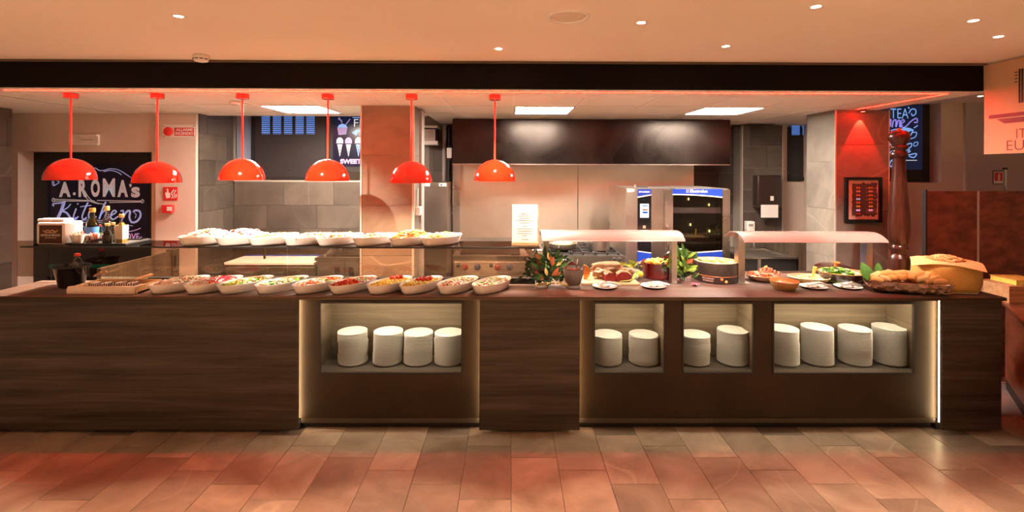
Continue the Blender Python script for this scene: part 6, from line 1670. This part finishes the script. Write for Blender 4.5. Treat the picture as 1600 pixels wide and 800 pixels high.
# board with roast, beef, pumpkin
t = thing('carving_board', (RX(950, 3.6), 3.6, ZT), 'pale wooden carving board under the roast meat', 'carving board')
MB().box(RX(909, 3.42, 440), RX(1000, 3.42, 440), 3.43, 3.80, ZT + 0.0003, ZT + 0.018, bevel=0.005, seg=2).build('slab', 'pale_wood', t, 40)
bx('groove', 'bread', t, RX(914, 3.42, 440), RX(995, 3.42, 440), 3.445, 3.449, ZT + 0.0181, ZT + 0.0186)
ZB = ZT + 0.0188
def lump(name, px, Y, z, r, m, label, cat='meat', jit=0.25, seed=1, rz=0.0, sub=4, group=None, dx=0.0):
    x = RX(px, Y, 425) + dx
    o = MB().ball((x, Y, z + r[2] * .93), r, sub, jitter=jit, jscale=5, seed=seed, M=Matrix.Rotation(rz, 3, 'Z')).build(name, m, None, 180)
    return tag(o, label, cat, group)
lump('roast_loin', 948, 3.71, ZB, (0.125, 0.07, 0.052), 'roast', 'large golden-brown roast at the back of the carving board', seed=3, jit=0.3)
lump('roast_piece', 938, 3.58, ZB, (0.055, 0.045, 0.038), 'roast', 'smaller roast chunk at the pumpkin end of the board', seed=5, jit=0.4)
lump('roast_piece', 984, 3.64, ZB, (0.070, 0.045, 0.034), 'roast', 'crusty sliced roast lying beside the lemon', seed=8, jit=0.45, rz=-.3)
def cut_meat(px, Y, sx, sy, sz, label, seed, rz):
    x = RX(px, Y, 430); t = thing('beef_joint', (x, Y, ZB), label, 'meat')
    M = Matrix.Translation((x, Y, ZB)) @ Matrix.Rotation(rz, 4, 'Z')
    prof = [(0.0, 0.15), (0.2, 0.0), (0.8, 0.0), (1.0, 0.2), (0.95, 0.7), (0.7, 0.97), (0.35, 1.0), (0.08, 0.72)]
    MB().prism([((u - .5) * sx, v * sz) for u, v in prof], lambda u, v, a_: M @ Vector((u, a_, v)), -sy * .5, sy * .5).build('flesh', 'beef', t, 50)
    mb = MB(); 
    pr2 = [((u - .5) * sx * 1.02, 0.001 + v * sz * 1.03) for u, v in prof[3:]]
    n_ = len(pr2)
    for i in range(n_ - 1):
        for j in range(6):
            a0, a1 = -sy * .5 + sy * j / 6, -sy * .5 + sy * (j + 1) / 6
            mb.poly([M @ Vector((*(pr2[i][0],), a0, pr2[i][1])), M @ Vector((pr2[i + 1][0], a0, pr2[i + 1][1])), M @ Vector((pr2[i + 1][0], a1, pr2[i + 1][1])), M @ Vector((pr2[i][0], a1, pr2[i][1]))])
    mb.build('crust', 'roast', t)
    return t
cut_meat(951, 3.52, 0.085, 0.08, 0.060, 'cut roast beef end with brown crust next to the tongs plate', 1, 0.15)
cut_meat(974, 3.50, 0.115, 0.085, 0.068, 'raw red beef joint cut open on the carving board', 2, -0.1)
x = RX(916, 3.55, 430)
t = thing('pumpkin_wedge', (x, 3.55, ZB), 'orange pumpkin wedge standing between mortar and roast', 'pumpkin')
arc_ = [(0.045 * math.cos(a_), 0.052 * math.sin(a_) + 0.052) for a_ in [-PI / 2 + PI * i / 12 for i in range(13)]]
MB().prism([(u - 0.02, v) for u, v in arc_], lambda u, v, a_: (x + u, 3.55 + a_ * (0.35 + u * 10), ZB + v), -0.03, 0.03).build('flesh', 'f_orange', t, 50)
MB().prism([(u * 1.03 - 0.02, v + 0.0002) for u, v in arc_] + [(u * .93 - 0.02, v) for u, v in reversed(arc_)], lambda u, v, a_: (x + u, 3.55 + a_, ZB + v), -0.012, 0.012).build('rind', 'f_gold', t, 50)
o = lump('lemon', 999, 3.60, ZB, (0.030, 0.026, 0.026), 'lemon', 'yellow lemon on the board beside the red pot', 'fruit', 0.05, 2, sub=3)
o = lump('egg', 993.5, 3.55, ZB, (0.020, 0.020, 0.024), 'porcelain', 'white egg beside the lemon on the board', 'egg', 0.0, 1, sub=3)
mb = MB()
rng = random.Random(8)
for k in range(7):
    p0 = Vector((RX(968, 3.48, 440) + rng.uniform(-.01, .01), 3.45 + 0.006 * k, ZB + 0.006)); mb.tube([p0, p0 + Vector((0.06, -.005, 0.006)), p0 + Vector((0.10, 0.0, 0.02)), p0 + Vector((0.125 + rng.uniform(0, .02), 0.01, 0.06 + rng.uniform(0, .02)))], 0.003, 6)
o = stuff(mb.build('spring_onions', 'leaf_light', None, 60)); tag(o, 'green spring onions lying in front of the red beef', 'vegetable')
mb = MB(); rng = random.Random(9)
for k in range(12): 
    mb.leaf((RX(975 + k * 2.2, 3.75, 415), 3.73 + rng.uniform(-.02, .02), ZB + 0.06 + rng.uniform(0, .02)), (rng.uniform(-1, 1), -.4, rng.uniform(0, .6)), 0.05, 0.025, (0, -1, .5), .3)
for k in range(3): mb.tube([(RX(985 + k * 6, 3.75, 415), 3.74, ZB), (RX(985 + k * 6, 3.75, 415), 3.735, ZB + 0.065)], 0.003, 5)
o = stuff(mb.build('salad_leaves', 'leaf_light', None)); tag(o, 'loose green salad leaves behind the roast', 'leaves')

# red pot with potatoes
Yp = 3.705; x = RX(1028, Yp, 430); rp = 24.5 * Yp / F; hp = P(1028, 414, Yp - rp).z - ZT
t = thing('red_pot', (x, Yp, ZT), 'round red cast pot full of potato wedges', 'pot')
MB().lathe([(rp * .9, 0.0), (rp * .96, 0.006), (rp, hp), (rp * 1.02, hp + 0.003), (rp * .95, hp + 0.002), (rp * .9, 0.012), (0.002, 0.01)], x, Yp, ZT + 0.0003, 40).build('body', 'red_pot', t, 40)
for s_ in (-1, 1):
    xx = x + s_ * rp
    MB().tube([(xx - s_ * 0.002, Yp - 0.035, ZT + hp - 0.012), (xx + s_ * 0.03, Yp - 0.03, ZT + hp - 0.010), (xx + s_ * 0.03, Yp + 0.03, ZT + hp - 0.010), (xx - s_ * 0.002, Yp + 0.035, ZT + hp - 0.012)], 0.007, 8).build('handle', 'red_pot', t, 60)
rng = random.Random(4)
k = 0
for ring, nn in ((0.62, 10), (0.25, 5)):
    for i in range(nn):
        a_ = 2 * PI * i / nn + ring; k += 1
        o = MB().ball((x + rp * ring * math.cos(a_), Yp + rp * ring * math.sin(a_), ZT + hp - 0.004 + (1 - ring) * 0.022), (0.032, 0.013, 0.014), 2, M=Matrix.Rotation(rng.random() * 3, 3, 'Z') @ Matrix.Rotation(rng.uniform(-.4, .4), 3, 'Y')).build('potato_wedge', rng.choice(['f_gold', 'f_yellow']), None, 180)
        tag(o, 'golden potato wedge in the red pot, %s around the %s ring' % (ords(i + 1), 'outer' if ring > .5 else 'inner'), 'potato', 'potato wedges in the red pot')
o = MB().lathe([(rp * .88, 0.03), (rp * .9, hp - 0.02), (0.01, hp - 0.012)], x, Yp, ZT, 24).build('potato_heap', 'f_gold', None, 40); stuff(o); tag(o, 'lower layer of potatoes inside the red pot', 'potatoes')

# pecorino wheel
Yc_ = 3.62; x = RX(1118.5, Yc_, 425); rc = 0.156; hc = 0.145
t = thing('pecorino_wheel', (x, Yc_, ZT), 'hollowed pecorino cheese wheel with black rind and printed band', 'cheese')
MB().lathe([(rc * .97, 0.0), (rc, 0.01), (rc * 1.005, hc * .5), (rc, hc - 0.012), (rc * .97, hc), (rc * .88, hc)], x, Yc_, ZT + 0.0003, 48, cap1=False).build('rind', 'rind_dark', t, 40)
MB().lathe([(rc * .975, hc + 0.0005), (rc * .88, hc + 0.003), (rc * .84, hc - 0.01), (rc * .75, hc - 0.03), (0.002, hc - 0.032)], x, Yc_, ZT + 0.0003, 48, cap0=False).build('cheese_body', 'cheese_pale', t, 40)
bd_ = MB().lathe([(rc * 1.012, 0.004), (rc * 1.012, 0.050)], x, Yc_, ZT, 48, cap0=False, cap1=False).build('printed_band', mat('band_dark', (0.035, 0.02, 0.02), 0.4, var=0.2), t, 40)
MB().lathe([(rc * 1.012, 0.0505), (rc * 1.018, 0.052), (rc * 1.012, 0.0535)], x, Yc_, ZT, 48, cap0=False, cap1=False).build('band_edge', 'f_orange', bd_, 40)
def wrap_text(txt, par, xc, yc_, r, a_mid, width, z0, h, m, bold=0.02):
    me = text_mesh(txt, bold, 3)
    xs_ = [v.co.x for v in me.vertices]; ys_ = [v.co.y for v in me.vertices]
    x0, x1, y0, y1 = min(xs_), max(xs_), min(ys_), max(ys_)
    for v in me.vertices:
        a_ = a_mid + ((v.co.x - x0) / (x1 - x0) - .5) * width / r
        v.co = Vector((xc + r * math.cos(a_), yc_ + r * math.sin(a_), z0 + (v.co.y - y0) / (y1 - y0) * h))
    me.name = 'lettering'; me.materials.clear(); me.materials.append(MATS[m])
    o = bpy.data.objects.new('lettering', me); COL.objects.link(o); attach(o, par)
am = -PI / 2 - 0.75
wrap_text('PECORINO', bd_, x, Yc_, rc * 1.016, am, 0.085, ZT + 0.030, 0.012, 'print_pale')
wrap_text('ROMANO', bd_, x, Yc_, rc * 1.016, am, 0.075, ZT + 0.013, 0.012, 'print_pale')
for a_, m in ((-PI / 2 - 0.15, 'f_orange'), (-PI / 2 + 0.05, 'f_gold')):
    MB().ball((x + rc * 1.016 * math.cos(a_), Yc_ + rc * 1.016 * math.sin(a_), ZT + 0.035 if m == 'f_orange' else ZT + 0.018), (0.011, 0.004, 0.011), 2).build('emblem', m, bd_, 180)
rng = random.Random(12); mb = MB()
for _ in range(150):
    r_ = rc * .80 * math.sqrt(rng.random()); a_ = rng.random() * 6.28; mb.mi = rng.choice((0, 0, 1, 2))
    s_ = rng.uniform(.008, .018); mb.box(-s_, s_, -s_ * .5, s_ * .5, -s_ * .4, s_ * .4, M=Matrix.Translation((x + r_ * math.cos(a_), Yc_ + r_ * math.sin(a_), ZT + hc - 0.020 + 0.026 * (1 - (r_ / rc) ** 2))) @ Matrix.Rotation(rng.random() * 6, 4, 'Z') @ Matrix.Rotation(rng.uniform(-.5, .5), 4, 'X'))
o = stuff(mb.build('cheese_pasta', ['cheese_pale', 'f_gold', 'cheese'], None)); tag(o, 'golden cheese shavings filling the hollow pecorino wheel', 'cheese')
q = PZ(1087, 447, ZT)
t = thing('pink_flower', (q.x, q.y, ZT), 'pink-red flower lying in front of the pecorino wheel', 'flower')
for k in range(7):
    a_ = k * 2 * PI / 7; MB().leaf((q.x, q.y, ZT + 0.012), (math.cos(a_), math.sin(a_), .6), 0.032, 0.022, (0, 0, 1), .5).build('petal', 'flower', t, 60)
MB().ball((q.x, q.y, ZT + 0.012), 0.011, 2).build('heart', 'beef', t, 180)

# tongs plates
mb = MB(); mb.lathe([(0.050, 0.0), (0.055, 0.002), (0.084, 0.013), (0.087, 0.0155), (0.083, 0.0155), (0.054, 0.006), (0.002, 0.005)], n=36)
pl0 = mb.build('tmp', 'porcelain', None, 50, loc=(0, 0, 0)); side_me = pl0.data; bpy.data.objects.remove(pl0)
for px, py, lb, nlb, nap in ((945, 449.5, 'white side plate with napkin and tongs before the roast', 'steel serving tongs on the plate before the roast', 'folded napkin on the plate before the roast'),
                        (1021, 449, 'white side plate with tongs before the red pot', 'steel serving tongs on the plate before the red pot', 'folded napkin on the plate before the red pot'),
                        (1271, 450, 'white side plate with tongs beside the rattan bowl', 'steel serving tongs on the plate beside the rattan bowl', 'folded napkin on the plate beside the rattan bowl'),
                        (1325, 450, 'white side plate with tongs before the clay dish', 'steel serving tongs on the plate before the clay dish', 'folded napkin on the plate before the clay dish')):
    q = PZ(px, py, ZT)
    o = bpy.data.objects.new('side_plate', side_me); COL.objects.link(o); o.location = (q.x, q.y, ZT + 0.0003); tag(o, lb, 'plate', 'side plates for tongs')
    mb = MB(); rows = []
    for i in range(9):
        u = -0.045 + 0.09 * i / 8
        rows.append([mb.bm.verts.new((q.x + u, q.y - 0.028 + 0.055 * j / 5 + 0.1 * u * .4, ZT + 0.0075 + 0.010 * abs(math.sin(i * .9 + j * .7)))) for j in range(6)])
    for A_, B_ in zip(rows, rows[1:]):
        for j in range(5): mb._face((A_[j], B_[j], B_[j + 1], A_[j + 1]))
    n_ = mb.build('napkin', mat('napkin_pink', (0.78, 0.52, 0.47), 0.8, var=0.05) if 'napkin_pink' not in MATS else 'napkin_pink', None, 60); tag(n_, nap, 'napkin', 'napkins on the side plates')
    tongs('serving_tongs', (q.x + 0.10, q.y - 0.025, ZT + 0.022), (q.x - 0.035, q.y + 0.01, ZT + 0.026), 0.016, nlb, 'chrome', 0.015, 0.016, True, 'serving tongs on side plates')
# right gantry food
def round_dish(name, px, Y, r, h, m_out, m_in, label, sx=1.0, cat='dish'):
    x = RX(px, Y, 435)
    t = thing(name, (x, Y, ZT), label, cat)
    MB().lathe([(r * .6, 0.0), (r * .66, 0.003), (r * .88, h * .5), (r, h)], x, Y, ZT + 0.0003, 40, sx=sx, cap1=False).build('outside', m_out, t, 40)
    MB().lathe([(r, h), (r * .975, h + 0.002), (r * .85, h * .55), (r * .6, 0.008), (0.002, 0.007)], x, Y, ZT + 0.0003, 40, sx=sx, cap0=False).build('inside', m_in, t, 40)
    return x
x = round_dish('copper_pan', 1192, 3.60, 0.115, 0.045, 'copper_pan', 'copper_pan', 'shallow copper pan of prawns at the gantry post', 1.1, 'pan')
rng = random.Random(21)
for k in range(14):
    a_ = -0.9 + 1.8 * k / 13
    px_ = x + 0.045 + 0.012 * math.sin(k * 2.1); 
    c = Vector((x - 0.045 + 0.125 * (k / 13), 3.585 + 0.02 * math.sin(k * 2.3), ZT + 0.050 + 0.028 * math.sin(PI * min(1, k / 13 + .12))))
    pts = [c + Vector((0.012 * math.sin(j * .8) + .004 * j, -0.03 + j * 0.014, 0.018 * math.sin(j * .75))) for j in range(5)]
    o = MB().tube(pts, [0.004, 0.0075, 0.0085, 0.007, 0.003], 8).build('prawn', 'shrimp', None, 60)
    tag(o, 'pink prawn in the copper pan, %s along the fanned row' % ords(k + 1), 'prawn', 'prawns in the copper pan')
o = heap('prawn_bed', (x, 3.60, ZT), 0.085, 0.090, 0, PAL, [(-1, 1, [OR, PK, RD, GO], 'mix')], 60, 0.022, 0.018, frng, OR, 0.022); tag(o, 'orange vegetable bed under the prawns in the copper pan', 'food')
t = thing('lemon_twist', (x + 0.004, 3.6, ZT + 0.09), 'yellow lemon peel twist standing on the prawns', 'garnish')
MB().tube([(x - 0.005, 3.575, ZT + 0.075), (x + 0.002, 3.572, ZT + 0.105), (x + 0.014, 3.57, ZT + 0.112), (x + 0.018, 3.57, ZT + 0.104)], [0.009, 0.008, 0.006, 0.003], 8).build('peel', 'f_yellow', t, 60)
MB().tube([(x - 0.007, 3.573, ZT + 0.080), (x + 0.000, 3.570, ZT + 0.103)], 0.004, 6).build('pith', 'f_cream', t, 60)
x = round_dish('rattan_bowl', 1225.5, 3.33, 0.094, 0.060, 'rattan', 'terracotta', 'small woven rattan bowl at the worktop front under the gantry', 1.0, 'bowl')
o = heap('grated_cheese', (x, 3.33, ZT), 0.062, 0.062, 0, PAL, [(-1, 1, [CM, W_, CM], 'grain')], 90, 0.010, 0.014, frng, CM, 0.036); tag(o, 'pale grated cheese inside the rattan bowl', 'cheese')
x = round_dish('oval_platter', 1263.5, 3.53, 0.118, 0.045, 'rattan', 'f_cream', 'pale oval platter of pasta between prawns and clay dish', 1.22, 'dish')
o = heap('platter_food', (x, 3.53, ZT), 0.082, 0.105, 0, PAL, [(-1, 1, [CM, YE, OR, W_], 'mix')], 110, 0.014, 0.016, frng, CM, 0.026); tag(o, 'pale pasta pieces in the oval platter', 'food')
t = thing('wooden_fork', (x + 0.012, 3.50, ZT + 0.05), 'pale wooden serving handle standing in the oval platter', 'spoon')
MB().tube([(x + 0.010, 3.50, ZT + 0.038), (x + 0.012, 3.49, ZT + 0.085), (x + 0.016, 3.48, ZT + 0.125)], [0.006, 0.010, 0.013], 8).build('handle', 'f_yellow', t, 60)
MB().ball((x + 0.010, 3.50, ZT + 0.036), (0.016, 0.012, 0.006), 2).build('scoop', 'f_yellow', t, 180)
Yd = 3.54; rd_ = 0.146
x = round_dish('clay_dish', 1315, Yd, rd_, 0.080, 'clay_dark', 'terracotta', 'large glossy brown clay dish of green salad', 1.12)
o = heap('green_salad', (x - 0.03, Yd, ZT), 0.11, 0.115, 0, PAL, [(-1, 1, [GR, GR, GR, DG, W_], 'leaf')], 200, 0.048, 0.020, frng, GR, 0.060); tag(o, 'bright green leafy salad in the clay dish', 'salad')
Yl = 3.735; xl = RX(1306, Yl, 420); r_ = 0.150
t = thing('clay_cover', (xl, Yl, ZT + 0.05), 'brown clay lid with knob leaning behind the green salad', 'lid')
M = Matrix.Translation((xl, Yl, P(1306, 419, Yl).z - 0.02)) @ Matrix.Rotation(math.radians(10), 4, 'X')
MB().lathe([(r_, 0.0), (r_ * 1.0, 0.006), (r_ * .9, 0.020), (r_ * .6, 0.036), (0.03, 0.042)], n=40, M=M).build('dome', 'clay_dark', t, 40)
MB().lathe([(0.020, 0.0421), (0.016, 0.052), (0.024, 0.060), (0.022, 0.070)], n=20, M=M).build('knob', 'terracotta', t, 40)
t = thing('clay_stand', (xl, Yl, ZT), 'low dark block under the clay lid', 'stand')
zz = P(1306, 419, Yl).z - 0.045
bx('block', 'black_matt', t, xl - 0.09, xl + 0.09, Yl - 0.03, Yl + 0.09, ZT + 0.0003, zz - 0.012)
bx('pad', 'linen', t, xl - 0.085, xl + 0.085, Yl - 0.025, Yl + 0.085, zz - 0.0118, zz - 0.004)

# bark tray with bread
xt, Yt = 2.692, 3.25
t = thing('bark_tray', (xt, Yt, ZT), 'rough bark trough holding bread cubes beside the big cheese wheel', 'tray')
mb = MB(); rows = []
rng = random.Random(31)
Mz = Matrix.Rotation(math.radians(-12), 4, 'Z')
for i in range(61):
    u = -0.235 + 0.47 * i / 60; taper = 1 - 0.35 * abs(u / 0.235) ** 6
    prof = []
    for j in range(13):
        a_ = PI + PI * j / 12; bk = 0.010 * noise.noise(Vector((u * 60, j * 2.1, 3))) + 0.006 * noise.noise(Vector((u * 160, j * 3.7, 9)))
        r1 = (0.098 + 0.024 * noise.noise(Vector((u * 30, j * 1.3, 1)))) * taper
        r1 += bk; prof.append((r1 * math.cos(a_) * 1.05, 0.080 + r1 * .80 * math.sin(a_) + 0.008 * noise.noise(Vector((u * 22, j, 5)))))
    for j in range(12, -1, -1):
        a_ = PI + PI * j / 12; r1 = 0.076 * taper
        prof.append((r1 * math.cos(a_) * 1.02, 0.076 + r1 * .74 * math.sin(a_)))
    rows.append([mb.bm.verts.new(Vector((xt, Yt, ZT + 0.0003)) + Mz @ Vector((u, v, max(0.0, z)))) for v, z in prof])
n_ = len(rows[0])
for A_, B_ in zip(rows, rows[1:]):
    for j in range(n_): mb._face((A_[j], B_[j], B_[(j + 1) % n_], A_[(j + 1) % n_]))
mb._face(rows[0]); mb._face(list(reversed(rows[-1])))
mb.build('bark_shell', 'bark', t, 30)
lf = MB()
for (u, v, z, d_, L, W, nn) in ((-0.22, 0.03, 0.06, (-.15, .15, 1), 0.13, 0.09, (0, -1, .2)), (0.05, -0.045, 0.07, (1, -.25, .02), 0.2, 0.055, (0, -.6, 1)), (-0.16, 0.05, 0.07, (.25, .1, .8), 0.12, 0.07, (0, -1, .2))):
    MB().leaf(Vector((xt, Yt, ZT)) + Mz @ Vector((u, v, z)), d_, L, W, nn, .15).build('banana_leaf', 'leaf_green', t, 60)
lf.bm.free()
k = 0
for i in range(8):
    for j in range(3 if i % 2 else 2):
        k += 1
        u = -0.185 + 0.050 * i + rng.uniform(-.008, .008); v = (j - .8) * 0.036; z = 0.080 + 0.026 * math.sin(PI * (i + .5) / 8) + (0.022 if j == 1 else 0)
        s_ = rng.uniform(.024, .032)
        c = Vector((xt, Yt, ZT + z)) + Mz @ Vector((u, v, 0))
        o = MB().box(-s_ * 1.5, s_ * 1.5, -s_ * .75, s_ * .75, -s_ * .65, s_ * .65, bevel=s_ * .42, seg=3, M=Matrix.Translation(c) @ Matrix.Rotation(rng.uniform(-.7, .7), 4, 'Z') @ Matrix.Rotation(rng.uniform(-.4, .4), 4, 'Y')).build('bread_chunk', rng.choice(['bread', 'bread', 'cheese_pale']), None, 60)
        tag(o, 'golden bread chunk in the bark trough, %s counted along from the clay dish' % ords(k), 'bread', 'bread chunks in the bark trough')
o = MB().lathe([(0.03, 0.02), (0.052, 0.04), (0.05, 0.06), (0.002, 0.068)], xt, Yt, ZT, 24, sx=4.0, rot=math.radians(-12)).build('bread_heap', 'bread', None, 60); stuff(o); tag(o, 'lower layer of bread filling the bark trough', 'bread')

# big cheese wheel
Yw_ = 3.37; xw = RX(1477, Yw_, 430); rw, hw = 0.190, 0.195
t = thing('cheese_wheel', (xw, Yw_, ZT), 'big golden hard cheese wheel with dotted rind stamps at the counter end', 'cheese')
MB().lathe([(rw * .88, 0.0), (rw * .93, 0.008), (rw * .985, 0.05), (rw, hw * .5), (rw * .985, hw - 0.05), (rw * .93, hw - 0.008), (rw * .88, hw), (rw * .8, hw + 0.0)], xw, Yw_, ZT + 0.0003, 56).build('rind', 'grana', t, 40)
mb = MB()
for row in range(11):
    z = 0.030 + row * 0.0130
    rr_ = rw * (0.985 + 0.015 * math.sin(PI * z / hw)) + 0.0005
    for k in range(26):
        a_ = math.radians(-150 + k * 4.2 + (row % 2) * 2.1)
        M = Matrix.Translation((xw + rr_ * math.cos(a_), Yw_ + rr_ * math.sin(a_), ZT + z)) @ Matrix.Rotation(a_ + PI / 2, 4, 'Z')
        for s_ in (-1, 1):
            mb.box(-0.0045, 0.0045, -0.0006, 0.0006, -0.0008, 0.0008, M=M @ Matrix.Rotation(s_ * .9, 4, 'Y') @ Matrix.Translation((s_ * 0.002, 0, 0)))
stuff(mb.build('rind_stamp', 'stamp', t))
Mp = Matrix.Translation((xw, Yw_, ZT + hw + 0.0015)) @ Matrix.Rotation(math.radians(52), 4, 'Z')
mb = MB(); rows = []
for i in range(9):
    rows.append([])
    for j in range(9):
        u, v = -0.19 + 0.38 * i / 8, -0.19 + 0.38 * j / 8
        rad = math.hypot(u, v); z = 0.002 - max(0, rad - rw * .92) * .35
        rows[-1].append(mb.bm.verts.new(Mp @ Vector((u, v, z))))
for A_, B_ in zip(rows, rows[1:]):
    for j in range(8): mb._face((A_[j], B_[j], B_[j + 1], A_[j + 1]))
o = mb.build('kraft_paper', 'kraft', None, 60); tag(o, 'square sheet of brown paper lying on the big cheese wheel', 'paper')
rng = random.Random(41); mb = MB()
for _ in range(260):
    r1 = 0.10 * math.sqrt(rng.random()); a_ = rng.random() * 6.28; s_ = rng.uniform(.004, .010)
    mb.mi = rng.choice((0, 0, 1))
    mb.box(-s_, s_, -s_ * .6, s_ * .6, -s_ * .5, s_ * .5, M=Matrix.Translation((xw + r1 * math.cos(a_), Yw_ + r1 * math.sin(a_), ZT + hw + 0.010 + 0.028 * (1 - (r1 / .1) ** 1.5))) @ Matrix.Rotation(rng.random() * 6, 4, 'Z') @ Matrix.Rotation(rng.uniform(-1, 1), 4, 'X'))
mb.mi = 1; mb.lathe([(0.10, 0.005), (0.06, 0.018), (0.01, 0.034)], xw, Yw_, ZT + hw, 24)
o = stuff(mb.build('cheese_crumbs', ['cheese_pale', 'cheese'], None)); tag(o, 'heap of crumbled cheese on the brown paper', 'cheese')
q0, q1 = PZ(1472, 461, ZT), PZ(1520, 459, ZT)
t = thing('serving_spoon', ((q0 + q1) / 2), 'steel serving spoon lying at the foot of the big cheese wheel', 'spoon')
MB().ball((q0.x + 0.02, q0.y + 0.005, ZT + 0.009), (0.034, 0.020, 0.007), 2).build('scoop', 'chrome', t, 180)
MB().tube([(q0.x + 0.05, q0.y + 0.005, ZT + 0.010), (q0.x + 0.1, q0.y + 0.004, ZT + 0.012), (q1.x, q0.y + 0.002, ZT + 0.006)], [0.004, 0.004, 0.006], 8).build('handle', 'chrome', t, 60)

# giant pepper mill
Ypm = 3.66; x = RX(1404.5, Ypm, 320)
t = thing('pepper_mill', (x, Ypm, ZT), 'giant turned dark wood pepper mill standing behind the bread trough', 'pepper mill')
def zp(y): return P(1404, y, Ypm).z
kx = Ypm / F * 0.5 * 0.93
body = [(31, ZT + 0.0003), (31, zp(404)), (29, zp(402)), (27, zp(400)), (20, zp(397)), (20, zp(393)), (26, zp(389.5)), (27, zp(387)), (24, zp(384)), (22, zp(382.5)), (26, zp(379)), (30, zp(370)), (31.5, zp(358)), (30, zp(335)), (25, zp(305)), (20, zp(275)), (17.5, zp(250)), (18, zp(247))]
MB().lathe([(w_ * kx, z_) for w_, z_ in body], x, Ypm, 0, 40).build('body', 'mill_wood', t, 50)
head = [(18, zp(246.8)), (23, zp(244.5)), (25, zp(241)), (22, zp(238)), (19, zp(236)), (19, zp(234)), (26, zp(231)), (26, zp(229)), (20, zp(226.5)), (21, zp(224.5)), (28, zp(220)), (31, zp(215)), (29, zp(209.5)), (22, zp(205.5)), (8, zp(203.5))]
hd = MB().lathe([(w_ * kx, z_) for w_, z_ in head], x, Ypm, 0, 40).build('head', 'mill_wood', t, 50)
MB().lathe([(4 * kx, zp(203.4)), (7 * kx, zp(202)), (5 * kx, zp(200.6))], x, Ypm, 0, 18).build('top_nut', 'gold_cap', hd, 40)
